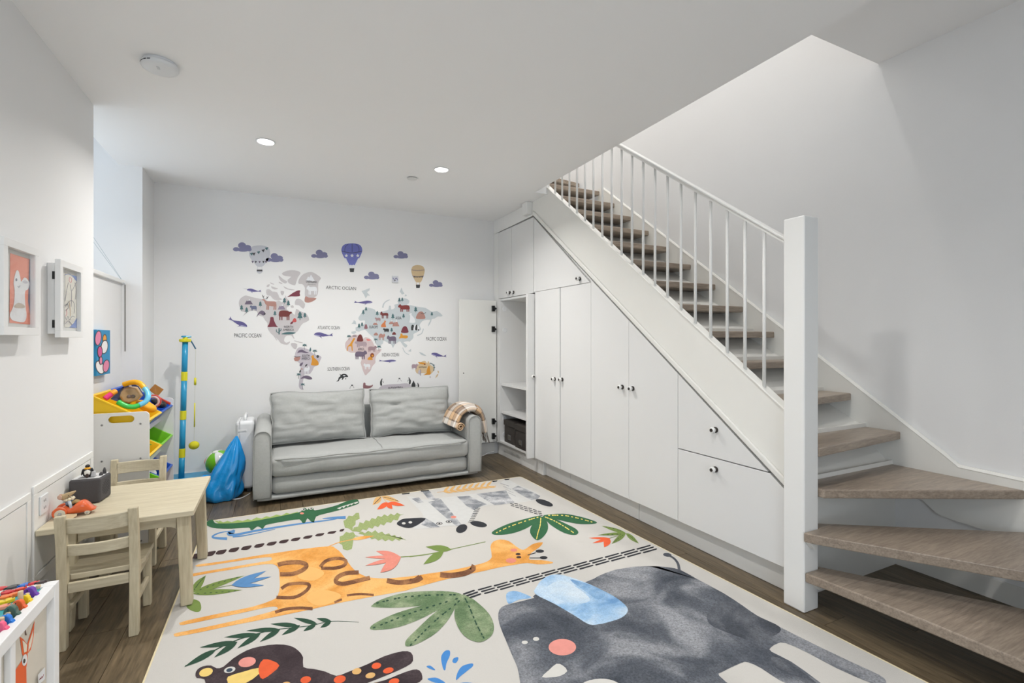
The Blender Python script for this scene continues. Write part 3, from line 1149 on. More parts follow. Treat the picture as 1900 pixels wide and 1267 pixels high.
def pillow(name, w, h, t, T, m, seed, label, cat, group=None, wr=0.012, nx=34, ny=24):
    """stuffed cushion: thin welted rim, full middle, dented and creased"""
    bm = NB()
    G_ = {}
    for side in (0, 1):
        for i in range(nx + 1):
            for j in range(ny + 1):
                a, b = -1 + 2 * i / nx, -1 + 2 * j / ny
                edge = i in (0, nx) or j in (0, ny)
                if side == 1 and edge:
                    G_[(1, i, j)] = G_[(0, i, j)]
                    continue
                f = ((1 - abs(a) ** 3.0) * (1 - abs(b) ** 3.0)) ** 0.55
                pin = 1 - 0.045 * (1 - abs(a) ** 2) * abs(b) ** 2
                pin2 = 1 - 0.03 * (1 - abs(b) ** 2) * abs(a) ** 2
                p = Vector((a * w / 2 * pin2, b * h / 2 * pin, (0.5 if side == 0 else -0.5) * t * f))
                q = Vector((a * 2.1 + seed, b * 3.2, side * 5))
                crease = noise.noise(Vector((a * 1.6 + seed, b * 7.0, 1.3))) * wr + noise.noise(q * 2.0) * wr * 0.8
                p.z += crease * (f ** 0.5)
                p.x += noise.noise(q + Vector((9, 0, 0))) * wr * 0.6
                p.y += noise.noise(q + Vector((0, 9, 0))) * wr * 0.7
                G_[(side, i, j)] = bm.verts.new(T @ p)
    for side in (0, 1):
        for i in range(nx):
            for j in range(ny):
                bm.faces.new((G_[(side, i, j)], G_[(side, i + 1, j)], G_[(side, i + 1, j + 1)], G_[(side, i, j + 1)]))
    rim = [G_[(0, i, 0)].co.copy() for i in range(nx)] + [G_[(0, nx, j)].co.copy() for j in range(ny)] + [G_[(0, i, ny)].co.copy() for i in range(nx, 0, -1)] + [G_[(0, 0, j)].co.copy() for j in range(ny, 0, -1)]
    base = T @ Vector((0, -h / 2, 0))
    root = tag(empty(name, base), label, cat, group)
    bmesh.ops.translate(bm, verts=bm.verts, vec=-base)
    build('cover', bm, m, root, smooth=True)
    bm = NB()
    tube(bm, [p - base for p in rim], 0.006, 6, closed=True)
    build('welt', bm, SOFAD, root, smooth=True)
    return root


def lean(cx, y, z, rx, rz, ry=0.0):
    return Matrix.Translation((cx, y, z)) @ Matrix.Rotation(radians(rz), 4, 'Z') @ Matrix.Rotation(radians(rx), 4, 'X') @ Matrix.Rotation(radians(ry), 4, 'Z')


pillow('back_cushion', 0.765, 0.435, 0.17, lean(0.330, 4.505, 0.585, 76, 2, -0.6), SOFA, 1.7, 'grey linen back cushion leaning at the suitcase end of the sofa', 'cushion', 'sofa back cushions', 0.020)
pillow('back_cushion', 0.745, 0.432, 0.17, lean(1.135, 4.515, 0.580, 75, -3, 0.6), SOFA, 6.4, 'grey linen back cushion leaning next to the plaid throw', 'cushion', 'sofa back cushions', 0.020)

# ------------------------------------------------------------------ plaid throw over the arm
pm = bpy.data.materials.new('plaid_wool')
pm.use_nodes = True
nt = pm.node_tree
bs = nt.nodes['Principled BSDF']
bs.inputs['Roughness'].default_value = 0.95
uvn = nt.nodes.new('ShaderNodeUVMap')
sx_ = nt.nodes.new('ShaderNodeSeparateXYZ')
nt.links.new(uvn.outputs[0], sx_.inputs[0])


def stripes(sock, freq, cols):
    m1 = nt.nodes.new('ShaderNodeMath')
    m1.operation = 'MULTIPLY'
    m1.inputs[1].default_value = freq
    nt.links.new(sock, m1.inputs[0])
    m2 = nt.nodes.new('ShaderNodeMath')
    m2.operation = 'FRACT'
    nt.links.new(m1.outputs[0], m2.inputs[0])
    r = nt.nodes.new('ShaderNodeValToRGB')
    r.color_ramp.interpolation = 'CONSTANT'
    e = r.color_ramp.elements
    e[0].position, e[0].color = cols[0][0], lin(cols[0][1]) + [1]
    e[1].position, e[1].color = cols[1][0], lin(cols[1][1]) + [1]
    for pz, cc in cols[2:]:
        n_ = e.new(pz)
        n_.color = lin(cc) + [1]
    nt.links.new(m2.outputs[0], r.inputs[0])
    return r.outputs[0]


ca = stripes(sx_.outputs[0], 2.2, [(0.0, (228, 222, 214)), (0.22, (96, 78, 66)), (0.27, (205, 170, 132)), (0.50, (96, 78, 66)), (0.55, (140, 122, 108)), (0.78, (96, 78, 66)), (0.82, (232, 226, 218))])
cb = stripes(sx_.outputs[1], 2.5, [(0.0, (228, 222, 214)), (0.30, (96, 78, 66)), (0.36, (212, 178, 140)), (0.66, (96, 78, 66)), (0.71, (150, 132, 118))])
mx = nt.nodes.new('ShaderNodeMix')
mx.data_type = 'RGBA'
mx.inputs[0].default_value = 0.5
nt.links.new(ca, mx.inputs[6])
nt.links.new(cb, mx.inputs[7])
nt.links.new(mx.outputs[2], bs.inputs['Base Color'])
th_ = tag(empty('plaid_throw', (1.60, 4.33, 0.58)), 'beige brown and white plaid throw folded over the sofa arm', 'throw')
org = Vector((1.60, 4.33, 0.58))
path = crv([(1.440, 0.455), (1.462, 0.520), (1.505, 0.582), (1.575, 0.612), (1.640, 0.606), (1.692, 0.560), (1.718, 0.480), (1.735, 0.385)], 5, False)
bm = NB()
uvl = bm.loops.layers.uv.new('UVMap')
rings = []
SEG = 28
for i, (px_, pz) in enumerate(path):
    t = i / (len(path) - 1)
    a, b = path[max(i - 1, 0)], path[min(i + 1, len(path) - 1)]
    tx, tz = b[0] - a[0], b[1] - a[1]
    L = sqrt(tx * tx + tz * tz)
    nx_, nz_ = -tz / L, tx / L
    half = 0.175 - 0.030 * t
    yc = 4.275 - 0.01 * t
    thk = 0.040 if t < 0.7 else 0.034
    ring = []
    for k in range(SEG):
        an = 2 * pi * k / SEG
        cy_ = cos(an)
        sy_ = sin(an)
        d = (abs(sy_) ** 0.7) * (1 if sy_ > 0 else -1) * thk * (0.8 if sy_ < 0 else 1)
        yy = yc + (abs(cy_) ** 0.8) * (1 if cy_ > 0 else -1) * half
        wv = noise.noise(Vector((t * 4, an * 1.2, 2))) * 0.008 + 0.006 * sin(yy * 60 + t * 3) * (sy_ > 0)
        ring.append((bm.verts.new(Vector((px_ + nx_ * (d + wv), yy, pz + nz_ * (d + wv))) - org), t, k / SEG))
    rings.append(ring)
for A, B in zip(rings, rings[1:]):
    for k in range(SEG):
        k2 = (k + 1) % SEG
        fc = bm.faces.new((A[k][0], B[k][0], B[k2][0], A[k2][0]))
        for lp, (vv, t, u) in zip(fc.loops, (A[k], B[k], B[k2], A[k2])):
            uu = u if not (k2 == 0 and u == 0.0) else 1.0
            lp[uvl].uv = (t * 1.0, uu * 2)
bm.faces.new([q[0] for q in rings[0]])
bm.faces.new([q[0] for q in rings[-1]][::-1])
build('blanket', bm, pm, th_, smooth=True)
bm = NB()                                              # rolled inner end
sp2 = []
for t in range(0, 30):
    an = t * 0.42
    r_ = 0.042 * (1 - t / 40)
    sp2.append((1.475 + r_ * cos(an), 0.462 + r_ * sin(an)))
prev = None
for y in (4.085, 4.15):
    ring = [bm.verts.new(Vector((a, y, b)) - org) for a, b in sp2]
    if prev:
        for q in range(len(ring) - 1):
            bm.faces.new((prev[q], prev[q + 1], ring[q + 1], ring[q]))
    prev = ring
o = build('rolled_edge', bm, mat('wool_tan', (206, 174, 140), 0.95, 0.2, 40), th_, smooth=True)
md = o.modifiers.new('solid', 'SOLIDIFY')
md.thickness = 0.006
bm = NB()
rf = random.Random(2)
for q in range(34):
    y = 4.14 + 0.25 * q / 33
    x = 1.735 + rf.uniform(-0.014, 0.020)
    tube(bm, [Vector((x, y, 0.392)) - org, Vector((x + 0.012, y + rf.uniform(-0.012, 0.012), 0.350)) - org, Vector((x + 0.02 + rf.uniform(0, 0.015), y + rf.uniform(-0.02, 0.02), 0.285)) - org], 0.0018, 4)
f_ = build('fringe', bm, mat('fringe_wool', (120, 110, 102), 0.95, 0.4, 90), th_)
f_['kind'] = 'stuff'

# ================================================================== PLAY TABLE AND CHAIRS
TZ = 0.460
to = Vector((-0.62, 2.96, 0))
tb = tag(empty('play_table', to), 'small limed oak play table against the wall, two legs on the rug', 'table')


def tp(name, lo, hi, m, bevel=0.003):
    return simple(name, Vector(lo) - to, Vector(hi) - to, m, tb, bevel)


TX0, TX1, TY0, TY1 = -0.896, -0.345, 2.648, 3.280
tp('tabletop', (TX0, TY0, TZ - 0.025), (TX1, TY1, TZ), OAK, 0.004)
for sx, xa in ((0, TX0 + 0.07), (1, TX1 - 0.022)):
    for sy, ya in ((0, TY0 + 0.035), (1, TY1 - 0.035)):
        bm = NB()
        x0, x1 = (xa, xa + 0.052) if sx == 0 else (xa - 0.052, xa)
        y0, y1 = (ya, ya + 0.052) if sy == 0 else (ya - 0.052, ya)
        z0 = 0.0135 if sx else 0.0005
        ox, oy = (-0.010 if sx == 0 else 0.012), (-0.008 if sy == 0 else 0.010)
        extr(bm, [Vector(p) - to for p in ((x0, y0, TZ - 0.026), (x1, y0, TZ - 0.026), (x1, y1, TZ - 0.026), (x0, y1, TZ - 0.026))],
             [Vector(p) - to for p in ((x0 + ox + (0.006 if sx else 0), y0 + oy, z0), (x1 + ox - (0 if sx else 0.006), y0 + oy, z0), (x1 + ox - (0 if sx else 0.006), y1 + oy, z0), (x0 + ox + (0.006 if sx else 0), y1 + oy, z0))])
        build('leg', bm, OAKZ, tb, bevel=0.005)
for y0, y1 in ((TY0 + 0.045, TY0 + 0.063), (TY1 - 0.063, TY1 - 0.045)):
    bm = NB()
    a, b = TX0 + 0.123, TX1 - 0.075
    zt_ = TZ - 0.026
    poly = [(a, zt_), (b, zt_), (b, zt_ - 0.062), (b - 0.02, zt_ - 0.052), (b - 0.04, zt_ - 0.048), (a + 0.04, zt_ - 0.048), (a + 0.02, zt_ - 0.052), (a, zt_ - 0.062)]
    prism(bm, poly, 'Y', y0, y1)
    bmesh.ops.translate(bm, verts=bm.verts, vec=-to)
    build('apron', bm, OAK, tb, bevel=0.002)
for x0, x1 in ((TX0 + 0.082, TX0 + 0.10), (TX1 - 0.052, TX1 - 0.034)):
    tp('apron', (x0, TY0 + 0.088, TZ - 0.076), (x1, TY1 - 0.088, TZ - 0.026), OAKY)


def chair(loc, rz, label):
    """child's chair; its back is towards local -Y"""
    c = tag(empty('child_chair', loc, rz), label, 'chair', 'play table chairs')
    W, D, SZ, HT = 0.268, 0.285, 0.285, 0.545
    for s in (-1, 1):
        bm = NB()                                       # back post: leg below, raked above the seat
        x0, x1 = (s * W / 2 - 0.034 * (s > 0), s * W / 2 + 0.034 * (s < 0))
        prof = [(-0.004, 0.0), (0.032, 0.0), (0.040, 0.16), (0.044, SZ), (0.030, 0.42), (0.004, HT), (-0.020, HT), (0.0, 0.42), (0.008, SZ), (0.004, 0.16)]
        prism(bm, prof, 'X', x0, x1)
        build('back_post', bm, OAKZ, c, bevel=0.004)
        bm = NB()
        x0, x1 = (s * W / 2 - 0.032 * (s > 0), s * W / 2 + 0.032 * (s < 0))
        prism(bm, [(D - 0.028, 0.0), (D + 0.004, 0.0), (D, SZ - 0.022), (D - 0.036, SZ - 0.022)], 'X', x0 - 0.002 * s, x1 - 0.002 * s)
        build('front_leg', bm, OAKZ, c, bevel=0.004)
        bm = NB()
        prism(bm, [(0.040, 0.118), (D - 0.03, 0.118), (D - 0.032, 0.142), (0.041, 0.142)], 'X', s * (W / 2 - 0.017) - 0.009, s * (W / 2 - 0.017) + 0.009)
        build('stretcher', bm, OAKY, c, bevel=0.003)
        bm = NB()
        prism(bm, [(0.046, SZ - 0.062), (D - 0.036, SZ - 0.062), (D - 0.036, SZ - 0.0225), (0.046, SZ - 0.0225)], 'X', s * (W / 2 - 0.018) - 0.009, s * (W / 2 - 0.018) + 0.009)
        build('seat_rail', bm, OAKY, c, bevel=0.002)
    for y0, y1 in ((0.012, 0.030), (D - 0.030, D - 0.012)):
        simple('seat_rail', (-W / 2 + 0.035, y0, SZ - 0.062), (W / 2 - 0.035, y1, SZ - 0.0225), OAK, c, 0.002)
    bm = NB()                                           # dished seat, wider at the front
    nx, ny = 12, 10
    T_, B_ = {}, {}
    for i in range(nx + 1):
        for j in range(ny + 1):
            a, b = -1 + 2 * i / nx, j / ny
            y = 0.046 + (D + 0.012 - 0.046) * b
            hw = W / 2 - 0.036 + (0.040) * min(1, b * 4)
            sag = 0.006 * (1 - a * a) * sin(pi * b)
            T_[(i, j)] = bm.verts.new((a * hw, y - 0.008 * a * a * b, SZ - sag))
            B_[(i, j)] = bm.verts.new((a * hw, y - 0.008 * a * a * b, SZ - 0.022))
    for i in range(nx):
        for j in range(ny):
            bm.faces.new((T_[(i, j)], T_[(i + 1, j)], T_[(i + 1, j + 1)], T_[(i, j + 1)]))
            bm.faces.new((B_[(i, j)], B_[(i, j + 1)], B_[(i + 1, j + 1)], B_[(i + 1, j)]))
    ring = [(i, 0) for i in range(nx)] + [(nx, j) for j in range(ny)] + [(i, ny) for i in range(nx, 0, -1)] + [(0, j) for j in range(ny, 0, -1)]
    for p, q in zip(ring, ring[1:] + ring[:1]):
        bm.faces.new((T_[p], B_[p], B_[q], T_[q]))
    build('seat', bm, OAK, c, bevel=0.003)
    for z0, z1, bow in ((0.465, 0.528, 0.020), (0.372, 0.418, 0.020)):
        bm = NB()                                       # curved back slats
        n = 14
        rows = []
        for i in range(n + 1):
            a = -1 + 2 * i / n
            x = a * (W / 2 - 0.033)
            yb = -bow * (1 - a * a)
            rows.append([bm.verts.new(p) for p in ((x, yb + 0.012 - 0.12 * (z0 - 0.40), z0), (x, yb + 0.028 - 0.12 * (z0 - 0.40), z0), (x, yb + 0.028 - 0.12 * (z1 - 0.40), z1), (x, yb + 0.012 - 0.12 * (z1 - 0.40), z1))])
        for A, B in zip(rows, rows[1:]):
            for q in range(4):
                bm.faces.new((A[q], B[q], B[(q + 1) % 4], A[(q + 1) % 4]))
        bm.faces.new(rows[0])
        bm.faces.new(rows[-1][::-1])
        build('back_slat', bm, OAK, c, smooth=False, bevel=0.003)
    return c


chair((-0.660, 2.525, 0.0005), radians(1), 'limed oak child chair pushed in at the activity cube side of the table')
chair((-0.735, 3.545, 0.0005), radians(180), 'limed oak child chair on the far side of the table, before the toy bins')

# ================================================================== THINGS ON THE TABLE
bo = Vector((-0.822, 3.035, TZ))
ab = tag(empty('audio_cube', bo, radians(-6)), 'dark grey cube music player with a white top on the play table', 'music player')
bm = NB()
rbox(bm, (-0.062, -0.062, 0.0008), (0.062, 0.062, 0.118), 0.010, 3)
build('body', bm, DARKG, ab, smooth=False)
bm = NB()
prism(bm, [(-0.054, -0.054), (0.054, -0.054), (0.054, 0.054), (-0.054, 0.054)], 'Z', 0.1181, 0.1205)
build('top_plate', bm, mat('top_plate_grey', (214, 214, 214), 0.5), ab, bevel=0.004)
bm = NB()
prism(bm, [(-0.032, -0.044), (0.030, -0.044), (0.030, -0.008), (-0.032, -0.008)], 'Z', 0.1206, 0.1222)
build('figure_pad', bm, mat('pad_grey', (150, 150, 150), 0.6), ab, bevel=0.002)
bm = NB()
prism(bm, [(0.012, 0.122), (0.030, 0.122), (0.030, 0.148), (0.016, 0.148)], 'Y', -0.034, -0.018)
build('tag_block', bm, mat('pad_light', (190, 190, 192), 0.5), ab, bevel=0.002)
for ex, ey, hh in ((0.045, -0.008, 0.016), (0.047, 0.024, 0.030)):
    bm = NB()
    lathe(bm, [(0, 0.1205), (0.008, 0.1205), (0.007, 0.1205 + hh * 0.6), (0.003, 0.1205 + hh), (0, 0.1208 + hh)], 12, Matrix.Translation((ex, ey, 0)))
    build('ear', bm, DARKG, ab, smooth=True)
bm = NB()
for i in range(9):
    for j in range(10):
        if (i - 4) ** 2 + (j - 4.5) ** 2 < 24:
            y, z = (i - 4) * 0.0085, 0.062 + (j - 4.5) * 0.0075
            box(bm, (0.0619, y - 0.003, z - 0.0012), (0.0626, y + 0.003, z + 0.0012))
gr = build('speaker_grille', bm, mat('grille_dark', (48, 46, 48), 0.8), ab)
gr['kind'] = 'stuff'
po = bo + Vector((-0.004, -0.026, 0.1235))
pg = tag(empty('penguin_figure', po, radians(10)), 'small penguin figure standing on the grey cube music player', 'figurine')
bm = NB()
lathe(bm, [(0, 0.0), (0.010, 0.0), (0.0175, 0.008), (0.0195, 0.020), (0.017, 0.034), (0.011, 0.043), (0, 0.046)], 18)
build('body', bm, mat('penguin_black', (28, 27, 30), 0.45), pg, smooth=True)
bm = NB()
sphere(bm, (0, -0.006, 0.021), (0.0150, 0.0148, 0.020), 16, 10)
build('belly', bm, mat('penguin_white', (232, 230, 222), 0.5), pg, smooth=True)
bm = NB()
sphere(bm, (0, -0.0045, 0.0405), (0.0125, 0.0115, 0.0065), 16, 8)
build('collar', bm, mat('penguin_yellow', (236, 168, 30), 0.5), pg, smooth=True)
bm = NB()
sphere(bm, (0, 0, 0.0505), (0.0095, 0.0105, 0.0085), 16, 10)
tube(bm, [(0.0, -0.008, 0.052), (0.006, -0.018, 0.0545), (0.011, -0.022, 0.0580)], [0.004, 0.0025, 0.0008], 8)
build('head', bm, mat('penguin_black', (28, 27, 30), 0.45), pg, smooth=True)
for s in (-1, 1):
    bm = NB()
    sphere(bm, (s * 0.0195, 0.0, 0.024), (0.0035, 0.009, 0.017), 10, 8, Matrix.Rotation(s * radians(-12), 4, 'Y'))
    build('wing', bm, mat('penguin_black', (28, 27, 30), 0.45), pg, smooth=True)
bm = NB()
sphere(bm, (0, -0.018, 0.008), (0.007, 0.006, 0.011), 10, 8)
build('feet', bm, mat('penguin_brown', (60, 44, 38), 0.6), pg, smooth=True)

# orange toy car with a mouse doll at the wheel
co = Vector((-0.815, 2.815, TZ))
cr = tag(empty('toy_car', co, radians(4)), 'orange streamlined toy car with cream wheels on the play table', 'toy car')
cr.scale = (1.12, 1.12, 1.12)
ORNG = mat('car_orange', (226, 98, 44), 0.18, 0.04, coat=0.6)
bm = NB()
n = 26
rings = []
for i in range(n + 1):
    t = i / n
    x = -0.064 + 0.128 * t
    top = 0.020 + 0.030 * sin(pi * min(1, t / 0.9)) ** 0.8 - 0.012 * math.exp(-((t - 0.42) / 0.10) ** 2) + 0.016 * math.exp(-((t - 0.74) / 0.17) ** 2)
    hw = (0.027 + 0.008 * t) * (sin(pi * (0.06 + 0.88 * t))) ** 0.45
    bot = 0.008 + 0.006 * (2 * t - 1) ** 4
    top = max(top, bot + 0.006)
    ring = []
    for k in range(16):
        an = 2 * pi * k / 16
        cs, sn = cos(an), sin(an)
        yy = hw * abs(cs) ** 0.7 * (1 if cs >= 0 else -1)
        zz = (bot + top) / 2 + (top - bot) / 2 * abs(sn) ** 0.75 * (1 if sn >= 0 else -1)
        ring.append(bm.verts.new((x, yy, zz)))
    rings.append(ring)
for A, B in zip(rings, rings[1:]):
    for k in range(16):
        bm.faces.new((A[k], B[k], B[(k + 1) % 16], A[(k + 1) % 16]))
bm.faces.new(rings[0])
bm.faces.new(rings[-1][::-1])
build('body', bm, ORNG, cr, smooth=True)
bm = NB()
lathe(bm, [(0, 0), (0.024, 0), (0.022, 0.004), (0, 0.004)], 20, Matrix.Translation((-0.012, 0, 0.0405)) @ Matrix.Diagonal((0.8, 0.75, 1, 1)))
build('cockpit', bm, BLACK, cr)
for x, wr in ((-0.040, 0.018), (0.040, 0.009)):
    for s in (-1, 1):
        T = Matrix.Translation((x, s * (0.027 if x < 0 else 0.018), wr + 0.0006)) @ Matrix.Rotation(s * -pi / 2, 4, 'X') @ Matrix.Diagonal((wr / 0.018, wr / 0.018, 1, 1))
        bm = NB()
        lathe(bm, [(0, -0.006), (0.018, -0.006), (0.018, 0.006), (0.014, 0.008), (0, 0.0085)], 22, T)
        w_ = build('wheel', bm, mat('wheel_cream', (214, 206, 188), 0.45), cr, smooth=False, bevel=0.0015)
        bm = NB()
        lathe(bm, [(0, 0.008), (0.0065, 0.008), (0.005, 0.011), (0, 0.0115)], 14, T)
        build('hubcap', bm, mat('hub_steel', (176, 178, 180), 0.3, metallic=0.6), w_, smooth=True)
        if x < 0:
            bm = NB()
            T2 = Matrix.Translation((x - 0.002, s * 0.0265, 0.0225)) @ Matrix.Rotation(pi / 2, 4, 'X')
            lathe(bm, [(0.0192, -0.007), (0.0225, -0.006), (0.0225, 0.006), (0.0192, 0.007)], 22, T2)
            build('mudguard', bm, ORNG, cr, smooth=True)
bm = NB()
tube(bm, [(0.012, -0.024, 0.012), (0.013, -0.027, 0.030), (0.012, -0.016, 0.046), (0.010, 0.0, 0.049)], 0.0012, 6)
s_ = build('string', bm, mat('hemp_string', (150, 120, 74), 0.9), cr)
bm = NB()
prism(bm, [(0.0, 0.0), (0.008, 0.010), (0.020, 0.008), (0.036, -0.016), (0.030, -0.022), (-0.012, -0.016)], 'Z', 0.0, 0.0012)
bmesh.ops.transform(bm, verts=bm.verts, matrix=Matrix.Translation((-0.002, -0.034, 0.014)) @ Matrix.Rotation(radians(24), 4, 'X') @ Matrix.Rotation(radians(-70), 4, 'Z') @ Matrix.Diagonal((1.0, 1.2, 1, 1)))
build('price_tag', bm, mat('kraft_card', (198, 176, 140), 0.8), cr)
mo = co + Vector((-0.022, 0.0, 0.047))
ms = tag(empty('mouse_doll', mo, radians(4)), 'beige cloth mouse doll in a blue outfit sitting in the orange toy car', 'doll')
ms.scale = (1.12, 1.12, 1.12)
FELT = mat('mouse_felt', (184, 160, 124), 0.95, 0.1, 60, 0.2, 200)
BLUE = mat('doll_blue', (128, 146, 168), 0.95, 0.1, 60, 0.2, 200)
bm = NB()
T = Matrix.Translation((-0.012, 0, 0.036)) @ Matrix.Rotation(radians(62), 4, 'Y')
lathe(bm, [(0, -0.016), (0.009, -0.014), (0.0125, -0.004), (0.0105, 0.008), (0.006, 0.026), (0.0022, 0.036), (0, 0.037)], 16, T)
h_ = build('head', bm, FELT, ms, smooth=True)
for s in (-1, 1):
    bm = NB()
    sphere(bm, (-0.026, s * 0.009, 0.036), (0.008, 0.003, 0.010), 12, 8, Matrix.Rotation(radians(-20), 4, 'Y'))
    build('ear', bm, mat('ear_pink', (206, 170, 150), 0.9), h_, smooth=True)
    bm = NB()
    sphere(bm, (0.000, s * 0.0105, 0.040), 0.0018, 8, 6)
    build('eye', bm, BLACK, h_)
bm = NB()
lathe(bm, [(0, 0.0), (0.011, 0.001), (0.012, 0.010), (0.009, 0.022), (0, 0.026)], 14)
build('torso', bm, BLUE, ms, smooth=True)
bm = NB()
for k in range(9):
    an = 2 * pi * k / 9
    sphere(bm, (0.012 * cos(an) + 0.001, 0.012 * sin(an), 0.0245 + 0.0025 * cos(an)), 0.0058, 10, 6)
build('collar', bm, mat('collar_cream', (226, 214, 186), 0.95), ms, smooth=True)
for s in (-1, 1):
    bm = NB()
    tube(bm, [(0.002, s * 0.010, 0.019), (0.006, s * 0.018, 0.010), (0.010, s * 0.021, -0.003)], [0.0055, 0.0052, 0.0045], 10)
    sphere(bm, (0.010, s * 0.021, -0.005), 0.005, 10, 6)
    build('arm', bm, mat('doll_sleeve', (196, 206, 216), 0.95), ms, smooth=True)
    bm = NB()
    tube(bm, [(0.006, s * 0.006, 0.006), (0.020, s * 0.007, 0.012), (0.034, s * 0.007, 0.006)], [0.0075, 0.0065, 0.005], 10)
    build('leg', bm, mat('doll_tan', (168, 142, 96), 0.95), ms, smooth=True)
# ================================================================== ACTIVITY CUBE
AZ, AX0, AX1, AY0, AY1 = 0.520, -0.896, -0.594, 1.545, 1.921
ao = Vector((-0.745, 1.733, 0))
ac = tag(empty('activity_table', ao), 'white framed activity cube with beige fox panel and turquoise fishing game top', 'activity toy')
CUBEW = mat('cube_white', (236, 236, 236), 0.45, 0.015)
BEIGE = mat('cube_beige', (214, 206, 192), 0.6, 0.05, 20)


def ap(name, lo, hi, m, bevel=0.002):
    return simple(name, Vector(lo) - ao, Vector(hi) - ao, m, ac, bevel)


PT = 0.034
for x0, x1 in ((AX0, AX0 + PT), (AX1 - PT, AX1)):
    for y0, y1 in ((AY0, AY0 + PT), (AY1 - PT, AY1)):
        ap('post', (x0, y0, 0.0005), (x1, y1, AZ), CUBEW)
for z0, z1 in ((AZ - 0.036, AZ), (0.03, 0.066)):
    ap('rail', (AX1 - 0.026, AY0 + PT, z0), (AX1 - 0.001, AY1 - PT, z1), CUBEW)
    ap('rail', (AX0 + 0.001, AY0 + PT, z0), (AX0 + 0.026, AY1 - PT, z1), CUBEW)
    ap('rail', (AX0 + PT, AY0 + 0.001, z0), (AX1 - PT, AY0 + 0.026, z1), CUBEW)
    ap('rail', (AX0 + PT, AY1 - 0.022, z0), (AX1 - PT, AY1 - 0.001, z1), CUBEW)
FACEX = AX1 - 0.018
ap('fox_panel', (FACEX - 0.010, AY0 + PT, 0.066), (FACEX, AY1 - PT, AZ - 0.036), BEIGE)
ap('far_panel', (AX0 + PT, AY1 - 0.016, 0.066), (AX1 - PT, AY1 - 0.008, AZ - 0.036), BEIGE)
ap('wall_panel', (AX0 + 0.008, AY0 + PT, 0.066), (AX0 + 0.016, AY1 - PT, AZ - 0.036), BEIGE)
ap('stile', (FACEX, 1.635, 0.066), (AX1 - 0.004, 1.66, AZ - 0.036), CUBEW)
BZ = AZ - 0.005
ap('game_board', (AX0 + 0.028, AY0 + 0.028, BZ - 0.010), (AX1 - 0.030, AY1 - 0.028, BZ), mat('board_turquoise', (58, 168, 176), 0.5, 0.06, 30))
ap('board_edge', (AX1 - 0.030, AY0 + 0.034, BZ - 0.010), (AX1 - 0.026, AY1 - 0.028, BZ + 0.001), mat('board_ply', (214, 196, 166), 0.6))
FOXO = mat('fox_orange', (232, 96, 34), 0.6, 0.05, 20)
FOXW = mat('fox_cream', (232, 222, 202), 0.6, 0.03, 20)
Q = lambda pts: [(x / 5.838, 1050 + y / 5.838) for x, y in pts]


def pface(u, v, k):
    p = on_x(u, v, FACEX + 0.0008 + 0.0005 * k)
    return p - ao


flat('fox_picture', [
    (Q([(375, 590), (300, 830), (298, 950), (335, 905), (365, 760)]), FOXO), (Q([(360, 690), (312, 840), (305, 930), (335, 870), (357, 765)]), FOXW),
    (Q([(215, 765), (240, 950), (255, 985), (297, 945), (298, 850), (250, 790)]), FOXO), (Q([(242, 805), (262, 940), (290, 925), (293, 852), (262, 818)]), FOXW),
    (Q([(300, 945), (240, 1020), (130, 1180), (95, 1215), (90, 1400), (310, 1420), (288, 1267), (285, 1100), (302, 1000)]), FOXO),
    (Q([(95, 1215), (140, 1180), (146, 1267), (146, 1400), (90, 1400)]), BLACK),
    (Q(crv(ell(268, 1018, 28, 64, 8, 10), 2)), WPLA), (Q(ell(264, 1028, 12, 26, 8, 12)), BLACK),
    (Q([(270, 665), (292, 750), (272, 748)]), mat('fox_brown', (110, 84, 70), 0.7))], pface, ac)
flat('maker_card', [(Q([(410, 1180), (486, 1095), (489, 1222), (416, 1290)]), WPLA)] + [(Q(stroke([(430, 1235), (438, 1210), (446, 1222), (454, 1196), (462, 1206), (474, 1170)], 4)), mat('script_red', (190, 90, 100), 0.6))], pface, ac, base=10)

Qf = lambda x, y: on_z(x / 11.017, 1060 + y / 11.017, BZ)
FISHC = {}


def fmat(c):
    return mat('fish_paint_%d_%d_%d' % c, c, 0.25, 0.05, 30, coat=0.4)


def toy_fish(name, x, y, L, Wd, deg, c, label, tail=True, th=0.010):
    p = Qf(x, y)
    r = tag(empty(name, (p.x, p.y, BZ + 0.0006), radians(deg)), label, 'wooden toy', 'fishing game pieces')
    pts = ell(0, 0, L * 0.40, Wd / 2, 0, 14)
    bm = NB()
    prism(bm, pts, 'Z', 0, th)
    build('body', bm, fmat(c), r, bevel=0.002)
    if tail:
        bm = NB()
        prism(bm, [(-L * 0.37, -Wd * 0.10), (-L * 0.37, Wd * 0.10), (-L * 0.52, Wd * 0.34), (-L * 0.47, 0), (-L * 0.52, -Wd * 0.34)], 'Z', 0.0003, th - 0.0003)
        build('tail', bm, fmat(c), r, bevel=0.0015)
    bm = NB()
    lathe(bm, [(0, th), (0.0022, th), (0.0022, th + 0.0006), (0, th + 0.0006)], 10, Matrix.Translation((L * 0.24, 0, 0)))
    build('eye', bm, BLACK, r)


